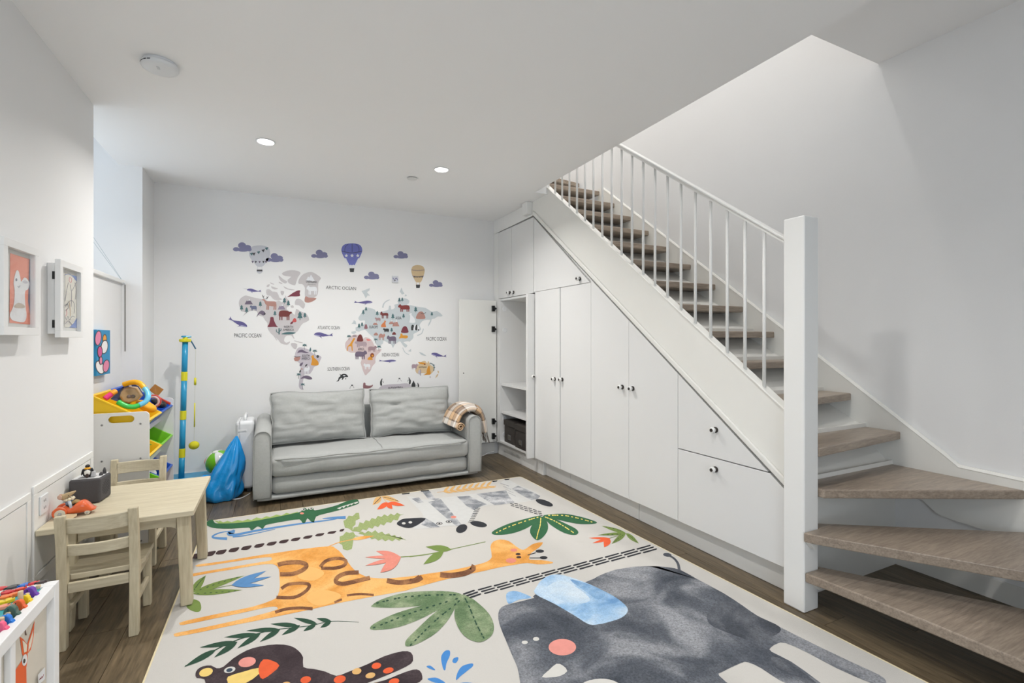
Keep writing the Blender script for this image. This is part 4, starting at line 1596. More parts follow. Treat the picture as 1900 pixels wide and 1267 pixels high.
RED, ORG_, YEL, BLU, PNK, BLK = (206, 36, 44), (236, 118, 50), (238, 206, 30), (30, 110, 200), (238, 90, 130), (52, 52, 56)
for args in (('flat_fish', 35, 400, 0.036, 0.020, 170, RED, 'small red wooden fish lying beside the black ray'),
             ('flat_fish', 145, 478, 0.036, 0.022, 165, RED, 'large red oval wooden fish lying on the turquoise board'),
             ('ray_piece', 272, 368, 0.038, 0.022, 10, BLK, 'black wooden ray lying on the turquoise board'),
             ('flat_fish', 520, 322, 0.034, 0.020, 12, BLU, 'blue wooden fish lying behind the purple fish'),
             ('hammer_fish', 685, 290, 0.036, 0.016, 30, RED, 'red wooden fish raised on a peg beside the dark one'),
             ('flat_fish', 855, 270, 0.032, 0.013, 5, (58, 44, 44), 'dark brown slim wooden fish in the board corner'),
             ('flat_fish', 425, 408, 0.034, 0.014, 14, (224, 66, 44), 'slim vermilion wooden fish lying before the blue one'),
             ('flat_fish', 85, 575, 0.036, 0.020, 172, ORG_, 'plump orange wooden fish lying under the red oval one'),
             ('flat_fish', 298, 512, 0.034, 0.016, 18, ORG_, 'small orange wooden fish beside the tall peg'),
             ('flat_fish', 182, 635, 0.032, 0.017, 15, YEL, 'yellow wooden fish lying beside the standing orange one'),
             ('flat_fish', 25, 680, 0.032, 0.017, 165, YEL, 'yellow wooden fish lying at the peach fish'),
             ('flat_fish', 85, 765, 0.034, 0.018, 14, (240, 150, 120), 'peach wooden fish lying behind the green one')):
    toy_fish(*args)


def standing_fish(name, x, y, Wd, Ht, deg, c, label):
    p = Qf(x, y)
    r = tag(empty(name, (p.x, p.y, BZ + 0.0006), radians(deg)), label, 'wooden toy', 'fishing game pieces')
    pts = [(-Wd / 2, 0)] + [(-Wd / 2 * cos(pi * t / 12), Ht * 0.45 + Ht * 0.55 * sin(pi * t / 12)) for t in range(13)] + [(Wd / 2, 0)]
    bm = NB()
    prism(bm, pts, 'Y', -0.006, 0.006)
    build('body', bm, fmat(c), r, bevel=0.002)
    bm = NB()
    prism(bm, [(Wd * 0.48, 0.0), (Wd * 0.78, -0.0), (Wd * 0.66, 0.008), (Wd * 0.49, 0.012)], 'Y', -0.0055, 0.0055)
    build('tail', bm, fmat(c), r, bevel=0.001)
    bm = NB()
    sphere(bm, (-Wd * 0.12, -0.0062, Ht * 0.72), 0.0018, 8, 6)
    build('eye', bm, BLACK, r)
    bm = NB()
    sphere(bm, (0, 0, Ht), 0.0028, 8, 6)
    build('magnet', bm, CHROME, r)


standing_fish('standing_fish', 612, 530, 0.028, 0.030, -8, (110, 60, 170), 'purple wooden fish standing in a slot of the turquoise board')
standing_fish('standing_fish', 515, 655, 0.022, 0.024, -8, YEL, 'yellow wooden fish standing behind the tall peg')
standing_fish('standing_fish', 375, 790, 0.026, 0.028, -8, (232, 96, 40), 'orange wooden fish standing in a slot of the turquoise board')
standing_fish('standing_fish', 225, 935, 0.028, 0.031, -8, (72, 100, 88), 'dark green speckled wooden fish standing in a slot')
standing_fish('standing_fish', 110, 1090, 0.026, 0.026, -8, (20, 120, 214), 'bright blue wooden fish standing in a slot')
standing_fish('standing_fish', -10, 1235, 0.026, 0.026, -8, PNK, 'pink wooden fish standing in a slot')
PEG = mat('peg_beech', (214, 190, 156), 0.6, 0.08, 40, stretch=(1, 1, 0.2))
for x, y, hh, lab in ((420, 715, 0.042, 'tallest bare wooden peg beside the standing yellow fish'), (550, 610, 0.022, 'short wooden peg between the purple and yellow fish'), (300, 810, 0.022, 'short wooden peg between the orange and green fish'),
                      (160, 985, 0.018, 'short wooden peg between the green and blue fish'), (30, 1150, 0.026, 'wooden peg between the blue and pink fish'), (785, 350, 0.010, 'stub wooden peg at the board corner')):
    p = Qf(x, y)
    bm = NB()
    lathe(bm, [(0, 0.0006), (0.0058, 0.0006), (0.0058, hh - 0.001), (0.005, hh), (0, hh)], 14)
    o = build('peg', bm, PEG, smooth=False)
    o.location = (p.x, p.y, BZ)
    tag(o, lab, 'wooden peg', 'fishing game pegs')

# ================================================================== TOY BIN SHELF
SXA, SXB, SYA, SYB = -1.022, -0.700, 3.612, 4.392
ho = Vector((-0.86, 4.0, 0))
ts = tag(empty('toy_organizer', ho), 'white toy storage rack with slanted rows of coloured bins in the window niche', 'toy rack')
SHW = mat('shelf_white', (232, 231, 228), 0.5, 0.02)


def side_panel(y0, y1, hole):
    bm = NB()
    r = 0.025
    out = [(SXA, 0.0005), (SXB, 0.0005)] + [(SXB - r + r * cos(t), 0.81 - r + r * sin(t)) for t in [pi / 2 * k / 5 for k in range(6)]] + [(SXA + r - r * sin(t), 0.81 - r + r * cos(t)) for t in [pi / 2 * k / 5 for k in range(6)]]
    loops = [out]
    if hole:
        c = on_y(225, 778, y0)
        hw, hh = 0.042, 0.021
        loops.append([(c.x + hw * 1 + hh * cos(t), c.z + hh * sin(t)) for t in [-pi / 2 + pi * k / 7 for k in range(8)]] + [(c.x - hw + hh * cos(t), c.z + hh * sin(t)) for t in [pi / 2 + pi * k / 7 for k in range(8)]])
    ed = []
    for lp in loops:
        vs = [bm.verts.new((x, y0, z)) for x, z in lp]
        ed += [bm.edges.new((vs[i], vs[(i + 1) % len(vs)])) for i in range(len(vs))]
    g = bmesh.ops.triangle_fill(bm, use_beauty=True, use_dissolve=True, edges=ed)
    fs = [f for f in g['geom'] if isinstance(f, bmesh.types.BMFace)]
    ex = bmesh.ops.extrude_face_region(bm, geom=fs)
    bmesh.ops.translate(bm, verts=[v for v in ex['geom'] if isinstance(v, bmesh.types.BMVert)], vec=(0, y1 - y0, 0))
    bmesh.ops.translate(bm, verts=bm.verts, vec=-ho)
    return build('side_panel', bm, SHW, ts)


np_ = side_panel(SYA, SYA + 0.015, True)
side_panel(SYB - 0.015, SYB, False)
for u, v in ((189, 789), (261, 786), (189, 856), (261, 850), (262, 1003)):
    c = on_y(u, v, SYA)
    bm = NB()
    lathe(bm, [(0, 0), (0.0055, 0), (0.0055, 0.0025), (0.003, 0.004), (0, 0.002)], 12, Matrix.Translation(c - ho) @ Matrix.Rotation(pi / 2, 4, 'X'))
    build('bolt', bm, CHROME, np_)
TILT = radians(31)
DV = Vector((cos(TILT), 0, -sin(TILT)))
NV = Vector((sin(TILT), 0, cos(TILT)))


def bin_frame(row):
    return Vector((-0.985, 0, 0.925 - 0.222 * row))


for row in range(4):
    o_ = bin_frame(row)
    bm = NB()
    a, b = o_ - NV * 0.133 + DV * 0.05, o_ - NV * 0.133 + DV * 0.325
    pr_ = [a, b, b - NV * 0.012, a - NV * 0.012]
    if min(q.z for q in pr_) < 0.0:
        continue
    extr(bm, [Vector((q.x, SYA + 0.0155, q.z)) - ho for q in pr_], [Vector((q.x, SYB - 0.0155, q.z)) - ho for q in pr_])
    build('slanted_shelf', bm, SHW, ts)


def toy_bin(row, y0, y1, c, label):
    o_ = bin_frame(row)
    base = Vector((o_ + DV * 0.17 - NV * 0.131))
    base.y = (y0 + y1) / 2
    m = mat('bin_%d_%d_%d' % c, c, 0.35, 0.03)
    L, D_, t = 0.335, 0.130, 0.0045
    cen = (y0 + y1) / 2
    hw = (y1 - y0) / 2

    def P_(a, b, cc):
        v = o_ + DV * a + NV * cc
        v.y = cen + b
        return v - base
    def ring(ins, cc, tp):
        return [P_(0.012 + ins + tp, -hw + 0.010 + ins + tp * 0.6, cc), P_(L - 0.012 - ins - tp, -hw + 0.010 + ins + tp * 0.6, cc), P_(L - 0.012 - ins - tp, hw - 0.010 - ins - tp * 0.6, cc), P_(0.012 + ins + tp, hw - 0.010 - ins - tp * 0.6, cc)]
    bm = NB()
    R = [[bm.verts.new(p) for p in rr] for rr in (ring(t, -D_ + t, 0.022), ring(t, -0.001, 0), ring(-0.010, -0.001, 0), ring(-0.010, -0.012, 0), ring(0, -0.012, 0), ring(0, -D_, 0.022))]
    for A, B in zip(R, R[1:]):
        for k in range(4):
            bm.faces.new((A[k], A[(k + 1) % 4], B[(k + 1) % 4], B[k]))
    bm.faces.new(R[0])
    bm.faces.new(R[-1][::-1])
    o = build('toy_bin', bm, m, bevel=0.003)
    o.location = base
    return tag(o, label, 'bin', 'plastic bins in the toy rack')


BY0, BY1, BY2, BY3 = SYA + 0.018, 3.998, 4.002, SYB - 0.018
CY, CB, CG = (244, 200, 26), (28, 84, 186), (122, 200, 30)
toy_bin(0, BY0, BY1, CY, 'yellow plastic bin on the top row, heaped with toys')
toy_bin(0, BY2, BY3, CB, 'blue plastic bin on the top row of the rack')
toy_bin(1, BY0, BY1, CY, 'yellow plastic bin in the second row with green toys')
toy_bin(1, BY2, BY3, CG, 'lime green plastic bin in the second row of the rack')
toy_bin(2, BY0, BY1, CG, 'lime green plastic bin in the third row of the rack')
toy_bin(2, BY2, BY3, CB, 'blue plastic bin in the third row of the rack')
toy_bin(3, BY0, BY1, CG, 'lime green plastic bin in the bottom row of the rack')
toy_bin(3, BY2, BY3, (206, 60, 50), 'red plastic bin in the bottom row of the rack')

Z1 = lambda x, y, Y: on_y(170 + x / 7.92, 690 + y / 7.92, Y)


def corr_tube(pts, r, m, name, parent, org):
    """ribbed pop tube"""
    pts = crv([tuple(p) for p in pts], 8, False)
    bm = NB()
    tube(bm, [Vector(p) - org for p in pts], [r * (1.0 if i % 2 else 0.86) for i in range(len(pts))], 12)
    return build(name, bm, m, parent, smooth=True)


o_ = Z1(640, 330, 3.80)
pt = tag(empty('pop_tube_ring', o_), 'ribbed yellow, blue and green toy tube bent into a ring in the yellow bin', 'toy tube')
seg_pts = {'yellow_section': ([(470, 185, 3.80), (560, 158, 3.79), (640, 150, 3.775), (710, 170, 3.76), (775, 235, 3.745)], (246, 178, 24)),
           'blue_section': ([(775, 235, 3.745), (820, 300, 3.73), (828, 370, 3.71), (790, 440, 3.695), (700, 488, 3.68)], (110, 196, 230)),
           'green_section': ([(700, 488, 3.68), (620, 512, 3.67), (520, 505, 3.665), (440, 470, 3.665), (390, 440, 3.67)], (60, 196, 84))}
for nm, (pp, c) in seg_pts.items():
    corr_tube([Z1(*q) for q in pp], 0.0165, mat('tube_' + nm, c, 0.3, 0.03), nm, pt, o_)
o_ = Z1(250, 345, 3.74)
pp = tag(empty('pop_tube', o_), 'ribbed pink and orange toy tube sticking out of the yellow bin', 'toy tube')
corr_tube([Z1(195, 395, 3.68), Z1(240, 360, 3.69), Z1(290, 325, 3.70)], 0.0165, mat('tube_pink', (236, 60, 130), 0.3, 0.03), 'pink_section', pp, o_)
corr_tube([Z1(290, 325, 3.70), Z1(325, 300, 3.71), Z1(350, 285, 3.72)], 0.0165, mat('tube_orange', (246, 160, 40), 0.3, 0.03), 'orange_section', pp, o_)
# blister pack
YP = 3.805
corn = [Z1(540, 140, YP + 0.03), Z1(275, 398, YP - 0.03), Z1(520, 490, YP - 0.045), Z1(770, 350, YP + 0.02), Z1(690, 210, YP + 0.035)]
o_ = corn[2].copy()
bp_ = tag(empty('blister_pack', o_), 'toy in a clear blister pack on a navy card in the yellow bin', 'toy package')
bm = NB()
extr(bm, [p - o_ for p in corn], [p - o_ + Vector((0, 0.004, 0)) for p in corn])
build('card', bm, mat('card_navy', (30, 40, 82), 0.4, 0.2, 30), bp_)
inn = [(470, 235), (560, 205), (680, 215), (760, 340), (690, 420), (540, 470), (440, 440), (400, 360), (420, 290)]
bm = NB()
r0 = [Z1(x, y, YP - 0.002 + 0.055 * (0.5 - (y - 140) / 350)) for x, y in inn]
cc = sum(r0, Vector()) / len(r0)
r1 = [cc + (p - cc) * 0.75 + Vector((0.006, -0.032, 0)) for p in r0]
r2 = [cc + (p - cc) * 0.88 + Vector((0.004, -0.024, 0)) for p in r0]
vs = [[bm.verts.new(p - o_) for p in r] for r in (r0, r2, r1)]
for A, B in zip(vs, vs[1:]):
    for k in range(len(A)):
        bm.faces.new((A[k], A[(k + 1) % len(A)], B[(k + 1) % len(A)], B[k]))
bm.faces.new(vs[2])
bm.faces.new(vs[0][::-1])
build('bubble', bm, mat('bubble_amber', (172, 140, 96), 0.12, 0.45, 18, coat=0.8), bp_, smooth=False, bevel=0.004)
bm = NB()
for k in (0.42, 0.62):
    sphere(bm, cc + Vector((-0.035 + k * 0.10, -0.036, -0.012)) - o_, (0.013, 0.006, 0.013), 14, 8)
build('toy_wheels', bm, mat('wheel_grey', (120, 104, 96), 0.3), bp_, smooth=True)
WMARK = mat('white_print', (232, 232, 236), 0.5, 0.02)
pl_ = lambda u, v, k: on_y(u, v, YP - 0.006 - 0.0006 * k + 0.00045 * (740 - v) * 1.0) - o_
sq = lambda pts: [(170 + x / 7.92, 690 + y / 7.92) for x, y in pts]
for sh in (stroke([(545, 185), (560, 210), (575, 190), (590, 228), (610, 232)], 12), stroke([(335, 385), (350, 410), (372, 395), (400, 430), (430, 425)], 12), ell(395, 318, 22, 18)):
    flat('card_print', [(sq(sh), WMARK)], pl_, bp_)
# amber plate standing in the blue bin, red toys, orange cloth piece
cs_ = [Z1(930, 178, 4.10), Z1(1058, 258, 4.06), Z1(968, 362, 4.04), Z1(842, 268, 4.08)]
bm = NB()
o_ = cs_[2].copy()
extr(bm, [p - o_ for p in cs_], [p - o_ + Vector((0, 0.008, 0)) for p in cs_])
o = build('amber_plate', bm, mat('amber_plastic', (150, 98, 24), 0.2, 0.25, 20, coat=0.5), bevel=0.002)
o.location = o_
tag(o, 'square amber plastic plate sticking out of the blue top bin', 'toy')
o_ = Z1(915, 430, 3.93)
rr_ = tag(empty('toy_hoop', o_), 'red and clear hoop toy between the yellow and blue top bins', 'toy')
for nm, r_, c, dy in (('red_hoop', 0.036, (200, 60, 50), 0), ('clear_hoop', 0.030, (196, 170, 176), -0.02)):
    bm = NB()
    tube(bm, [Vector((r_ * cos(t), dy, r_ * sin(t) * 1.05)) for t in [2 * pi * k / 24 for k in range(24)]], 0.0065, 8, closed=True)
    build(nm, bm, mat('hoop_' + nm, c, 0.15, 0.1, coat=0.6), rr_, smooth=True)
bm = NB()
o_ = Z1(800, 500, 3.86)
sphere(bm, (0, 0, 0), (0.062, 0.05, 0.03), 20, 12, Matrix.Rotation(TILT, 4, 'Y'))
for v in bm.verts:
    v.co += noise.noise_vector(v.co * 30) * 0.006
o = build('orange_cap', bm, mat('orange_cloth', (240, 172, 28), 0.6, 0.08), smooth=True)
o.location = o_
tag(o, 'soft yellow orange toy cap bulging at the front of the yellow bin', 'toy')
o_ = Z1(1045, 412, 4.20)
bm = NB()
box(bm, (-0.055, -0.012, -0.008), (0.055, 0.012, 0.008))
bmesh.ops.rotate(bm, verts=bm.verts, matrix=Matrix.Rotation(radians(34), 3, 'Y'))
o = build('red_toy_bar', bm, mat('red_plastic', (190, 56, 40), 0.3), bevel=0.004)
o.location = o_
tag(o, 'red bar shaped toy lying in the blue top bin', 'toy')
o_ = Z1(985, 455, 4.15)
bm = NB()
sphere(bm, (0, 0, 0), (0.05, 0.05, 0.025), 16, 10, Matrix.Rotation(TILT, 4, 'Y'))
for v in bm.verts:
    v.co += noise.noise_vector(v.co * 40) * 0.01
o = build('dark_toy', bm, mat('toy_charcoal', (38, 36, 40), 0.4, 0.3), smooth=True)
o.location = o_
tag(o, 'dark lumpy toy at the bottom of the blue top bin', 'toy')
o_ = bin_frame(1) + DV * 0.22 - NV * 0.055
o_.y = 3.85
gt = tag(empty('green_plant_toy', o_), 'green leafy toy hanging out of the second row yellow bin', 'toy')
GL = mat('toy_leaf_green', (110, 180, 60), 0.6, 0.1)
for k in range(6):
    bm = NB()
    a = k * 1.0 - 2.4
    tube(bm, [(0, 0, 0), (0.035 * cos(a), 0.045 * sin(a), 0.035), (0.075 * cos(a) + 0.02, 0.09 * sin(a), 0.015)], [0.010, 0.016, 0.003], 8)
    bmesh.ops.scale(bm, verts=bm.verts, vec=(1, 1, 0.8))
    build('leaf', bm, GL, gt, smooth=True)
o_ = bin_frame(2) + DV * 0.25 - NV * 0.06
o_.y = 4.12
bm = NB()
sphere(bm, (0, 0, 0.02), (0.05, 0.06, 0.035), 16, 10, Matrix.Rotation(TILT, 4, 'Y'))
o = build('white_toy', bm, mat('toy_white', (232, 232, 228), 0.5, 0.03), smooth=True)
o.location = o_
tag(o, 'rounded white toy in the blue bin of the third row', 'toy')

# ================================================================== TETHER BALL SET
go = Vector((-0.640, 4.60, 0))
tt = tag(empty('tether_ball_set', go), 'blue and yellow plastic tether ball pole on a flat blue base', 'ball game')
TB = mat('pole_blue', (36, 150, 196), 0.3, 0.03)
TY = mat('pole_yellow', (222, 214, 34), 0.35, 0.03)
bm = NB()
rbox(bm, (-0.22, -0.075, 0.0006), (0.27, 0.19, 0.145), 0.03, 3)
build('base', bm, TB, tt, smooth=False)
ptop, pbot = Vector((-0.660, 4.62, 1.225)) - go, Vector((-0.686, 4.62, 0.1455)) - go
at = lambda t: pbot + (ptop - pbot) * t
for i, (a, b) in enumerate(((0.0, 0.165), (0.165, 0.455), (0.455, 0.73), (0.73, 1.0))):
    bm = NB()
    tube(bm, [at(a), at(b)], 0.0205, 18)
    build('pole_section', bm, TB, tt, smooth=True)
for v in (840, 770, 698):
    z = on_y(340, v, 4.62).z
    t = (z - 0.1455) / (1.225 - 0.1455)
    bm = NB()
    tube(bm, [at(t - 0.033), at(t + 0.033)], 0.0222, 18)
    build('pole_joint', bm, TY, tt, bevel=0.002)
bm = NB()
lathe(bm, [(0, 0), (0.036, 0), (0.042, 0.006), (0.042, 0.022), (0.036, 0.026), (0.018, 0.028), (0.014, 0.04), (0, 0.04)], 24, Matrix.Translation(ptop))
build('spinner_cap', bm, TY, tt, smooth=False)
bm = NB()
for k in range(3):
    a = 2 * pi * k / 3 + 0.2
    tube(bm, [ptop + Vector((0, 0, 0.043)), ptop + Vector((0.042 * cos(a), 0.042 * sin(a), 0.045))], [0.010, 0.006], 8)
build('spinner_arms', bm, TB, tt)
bm = NB()
tube(bm, [ptop + Vector((0.038, 0, 0.012)), ptop + Vector((0.058, -0.01, -0.025)), ptop + Vector((0.072, -0.01, -0.055))], 0.005, 8)
build('swing_hook', bm, mat('hook_blue', (30, 88, 120), 0.4), tt)
hp = ptop + Vector((0.072, -0.01, -0.055))
bp2 = on_y(360, 826, 4.61) - go
bm = NB()
tube(bm, [hp, hp + (bp2 - hp) * 0.5, bp2], 0.0014, 5)
build('cord', bm, mat('cord_pale', (206, 206, 190), 0.8), tt)
for a, b, r_ in ((0.30, 0.375, 0.0085), (0.56, 0.81, 0.0045)):
    bm = NB()
    tube(bm, [hp + (bp2 - hp) * a, hp + (bp2 - hp) * b], r_, 10)
    build('cord_sleeve', bm, TY, tt, smooth=True)
bm = NB()
sphere(bm, bp2, (0.037, 0.037, 0.033), 22, 14)
build('ball', bm, mat('tennis_yellow', (214, 206, 40), 0.85, 0.08, 50, 0.2, 200), tt, smooth=True)

# ---- beach ball
bc = Vector((-0.425, 4.585, 0.2475))
bb = tag(empty('beach_ball', bc - Vector((0, 0, 0.1))), 'green and white inflatable beach ball behind the blue bag', 'ball')
BG = mat('ball_green', (112, 190, 40), 0.2, 0.03, coat=0.5)
BW = mat('ball_white', (226, 228, 226), 0.2, 0.25, 22, coat=0.5)
Rm = Matrix.Rotation(radians(-14), 4, 'Y') @ Matrix.Rotation(radians(15), 4, 'X') @ Matrix.Rotation(radians(24), 4, 'Z')
for k in range(6):
    bm = NB()
    g = {}
    for i in range(7):
        for j in range(15):
            la, lo_ = -pi / 2 + pi * j / 14, 2 * pi * (k + i / 6) / 6
            g[(i, j)] = bm.verts.new(Rm @ Vector((0.1 * cos(la) * cos(lo_), 0.1 * cos(la) * sin(lo_), 0.1 * sin(la))) + Vector((0, 0, 0.1)))
    for i in range(6):
        for j in range(14):
            bm.faces.new((g[(i, j)], g[(i + 1, j)], g[(i + 1, j + 1)], g[(i, j + 1)]))
    bmesh.ops.remove_doubles(bm, verts=bm.verts, dist=1e-5)
    build('panel', bm, BG if k % 2 else BW, bb, smooth=True)
bm = NB()
for s in (-1, 1):
    lathe(bm, [(0, 0.1), (0.022, 0.0975), (0.020, 0.1012), (0, 0.1022)], 16, Matrix.Translation((0, 0, 0.1)) @ Rm @ Matrix.Diagonal((1, 1, s, 1)))
build('end_cap', bm, mat('cap_white', (232, 232, 230), 0.3), bb, smooth=True)
spots = []
for k, c in ((0, (40, 50, 110)), (2, (230, 130, 40)), (4, (60, 150, 80)), (0, (230, 130, 40)), (2, (70, 150, 60)), (4, (40, 50, 110))):
    bm = NB()
    lo_ = 2 * pi * (k + 0.5) / 6
    la = 0.45 if len(spots) < 3 else -0.4
    n_ = Vector((cos(la) * cos(lo_), cos(la) * sin(lo_), sin(la)))
    Tq = Matrix.Translation((0, 0, 0.1)) @ Rm @ n_.to_track_quat('Z', 'Y').to_matrix().to_4x4()
    lathe(bm, [(0, 0.1012), (0.012, 0.1008), (0.024, 0.0978), (0.024, 0.0972)], 14, Tq)
    spots.append(build('printed_spot', bm, mat('spot_%d_%d_%d' % c, c, 0.3), bb, smooth=True))

# ---- blue plastic bag hanging beside the case
bo2 = Vector((-0.385, 4.38, 0))
bag = tag(empty('plastic_bag', bo2), 'bright blue plastic bag slumped on the floor beside the sofa', 'bag')
BAGM = mat('bag_blue', (30, 150, 226), 0.20, 0.06, 12, 0.5, 26, coat=0.35)
rows = [(0.004, -0.390, 0.105, 0.085), (0.03, -0.388, 0.128, 0.10), (0.09, -0.382, 0.132, 0.102), (0.16, -0.366, 0.124, 0.096), (0.23, -0.344, 0.108, 0.084), (0.30, -0.324, 0.086, 0.066), (0.36, -0.310, 0.062, 0.048), (0.42, -0.298, 0.036, 0.028), (0.465, -0.291, 0.014, 0.012), (0.48, -0.289, 0.006, 0.006)]
rows = [tuple(q) for q in crv(rows, 4, False)]
bm = NB()
SEG = 64
rings = []
for z, cx_, ra, rb in rows:
    ring = []
    for k in range(SEG):
        a = 2 * pi * k / SEG
        fold = 0.10 * sin(5 * a + z * 6) + 0.07 * sin(9 * a - z * 11 + 1) + 0.05 * sin(14 * a + 3)
        fold *= min(1, 0.35 + z * 2.2)
        n_ = noise.noise(Vector((cos(a) * 2.2, sin(a) * 2.2, z * 9))) * (0.22 if z < 0.2 else 0.10)
        q = 1 + fold * 0.8 + n_
        ring.append(bm.verts.new((cx_ + ra * cos(a) * q - bo2.x, 4.38 + 0.03 * (z / 0.48) + rb * sin(a) * q - bo2.y, max(0.002, z + (noise.noise(Vector((a * 2, z * 12, 4))) * 0.012 if 0.02 < z < 0.44 else 0)))))
    rings.append(ring)
for A, B in zip(rings, rings[1:]):
    for k in range(SEG):
        bm.faces.new((A[k], A[(k + 1) % SEG], B[(k + 1) % SEG], B[k]))
bm.faces.new(rings[0][::-1])
bm.faces.new(rings[-1])
build('bag_body', bm, BAGM, bag, smooth=True)
bm = NB()
for cx_, cy_, cz, r_ in ((-0.505, 4.45, 0.165, (0.055, 0.03, 0.028)), (-0.47, 4.44, 0.150, (0.05, 0.035, 0.035))):
    sphere(bm, Vector((cx_, cy_ - 0.03, cz)) - bo2, r_, 18, 12)
for v in bm.verts:
    v.co += noise.noise_vector(v.co * 35) * 0.014
build('bag_handle', bm, BAGM, bag, smooth=True)

# ---- white hard case between bag and sofa
ko = Vector((-0.235, 4.62, 0))
ks = tag(empty('hard_case', ko), 'glossy white hard case standing between the blue bag and the sofa arm', 'case')
bm = NB()
rbox(bm, (-0.068, -0.135, 0.028), (0.066, 0.135, 0.583), 0.030, 5)
build('shell', bm, WPLA, ks, smooth=False)
bm = NB()
rbox(bm, (-0.0375, -0.1365, 0.0265), (-0.0345, 0.1365, 0.5845), 0.0012, 1)
build('seam', bm, mat('seam_grey', (176, 178, 182), 0.5), ks)
bm = NB()
tube(bm, [(0.0, -0.09, 0.578), (0.0, -0.085, 0.608), (0.0, -0.06, 0.617), (0.0, 0.06, 0.617), (0.0, 0.085, 0.608), (0.0, 0.09, 0.578)], [0.012, 0.012, 0.010, 0.010, 0.012, 0.012], 10)
build('handle', bm, WPLA, ks, smooth=True)
bm = NB()
box(bm, (-0.050, -0.1385, 0.500), (0.012, -0.1368, 0.516))
build('name_tag', bm, WPLA, ks, bevel=0.001)
for x, y in ((-0.03, -0.10), (0.03, -0.10), (-0.03, 0.10), (0.03, 0.10)):
    simple('foot', (x - 0.018, y - 0.025, 0.0005), (x + 0.018, y + 0.025, 0.030), BLACK, ks, 0.003)
bm = NB()
cp = [on_z(u, v, 0.0045) for u, v in ((389, 913), (392, 919), (402, 924), (418, 925), (436, 926), (450, 923), (464, 915))]
tube(bm, [Vector(q) for q in crv([tuple(p) for p in cp], 5, False)], 0.004, 8)
tag(build('floor_cable', bm, WPLA, smooth=True), 'thin white cable lying on the floor in front of the blue bag', 'cable')
bm = NB()
cp = [(1.735, 4.76, 0.004), (1.85, 4.765, 0.004), (1.98, 4.775, 0.010), (2.05, 4.80, 0.026), (2.12, 4.808, 0.030)]
tube(bm, [Vector(q) for q in crv(cp, 5, False)], 0.0045, 8)
tag(build('floor_cable', bm, WPLA, smooth=True), 'thin white cable along the wall below the open cupboard door', 'cable')

# ================================================================== PICTURES ON THE LEFT WALL
FRW = mat('frame_white', (232, 232, 231), 0.4, 0.01)


def shadow_box(y0, y1, z0, z1, label, art):
    base = Vector((XL, (y0 + y1) / 2, z0))
    r = tag(empty('picture_frame', base), label, 'picture', 'framed drawings')
    f = lambda lo, hi: (Vector(lo) - base, Vector(hi) - base)
    simple('box', *f((XL + 0.0005, y0 + 0.016, z0 + 0.016), (XL + 0.030, y1 - 0.016, z1 - 0.016)), FRW, r, 0.001)
    b = 0.030
    bm = NB()
    for lo, hi in (((y0, z0), (y1, z0 + b)), ((y0, z1 - b), (y1, z1)), ((y0, z0 + b), (y0 + b, z1 - b)), ((y1 - b, z0 + b), (y1, z1 - b))):
        box(bm, (XL + 0.0305 - base.x, lo[0] - base.y, lo[1] - base.z), (XL + 0.050 - base.x, hi[0] - base.y, hi[1] - base.z))
    build('frame', bm, FRW, r, bevel=0.001)
    simple('mat_board', *f((XL + 0.0305, y0 + b + 0.001, z0 + b + 0.001), (XL + 0.0325, y1 - b - 0.001, z1 - b - 0.001)), mat('mat_grey', (206, 206, 202), 0.8), r)
    simple('glazing', *f((XL + 0.044, y0 + b + 0.0005, z0 + b + 0.0005), (XL + 0.0455, y1 - b - 0.0005, z1 - b - 0.0005)), glass(), r)
    for z in (z0 + 0.06, z1 - 0.07):
        simple('clip', *f((XL + 0.018, y0 + 0.012, z - 0.017), (XL + 0.030, y0 + 0.0159, z + 0.017)), BLACK, r)
    flat('drawing', art, lambda u, v, k: on_x(u, v, XL + 0.0335 + 0.0004 * k) - base, r)
    return r


K = lambda pts: [(x / 5.76, 420 + y / 5.76) for x, y in pts]
PINK = mat('paper_salmon', (226, 150, 130), 0.8, 0.05, 25)
PAPW = mat('paper_white', (226, 228, 230), 0.8, 0.03, 60)
INK = mat('ink_grey', (120, 124, 136), 0.8)
shadow_box(2.290, 2.566, 1.264, 1.609, 'white shadow box frame with a white paper animal on salmon paper', [
    (K([(108, 285), (352, 362), (340, 1050), (100, 1030)]), PINK),
    (K([(315, 350), (352, 362), (340, 1050), (330, 1000), (300, 800)]), mat('paper_slate', (120, 120, 140), 0.8)),
    (K(crv([(178, 470), (200, 480), (220, 560), (228, 590), (265, 545), (315, 600), (300, 670), (268, 700), (272, 850), (285, 950), (265, 1015), (215, 1022), (130, 1000), (105, 940), (140, 860), (155, 760), (155, 670), (145, 600), (160, 520)], 3)), PAPW),
    (K(ell(175, 570, 10, 16)), INK), (K(stroke([(190, 640), (205, 650), (215, 630)], 5)), INK),
    (K(crv([(160, 840), (200, 815), (260, 840), (262, 870), (200, 875), (155, 865)], 2)), mat('paper_buff', (196, 186, 172), 0.8)),
    (K(crv([(240, 590), (270, 575), (300, 600), (270, 612)], 2)), mat('paper_grey', (196, 196, 204), 0.8))])
LN = [mat('crayon_grey', (126, 126, 136), 0.8), mat('crayon_blue', (120, 140, 190), 0.8), mat('crayon_pink', (214, 130, 140), 0.8), mat('crayon_buff', (206, 176, 140), 0.8)]
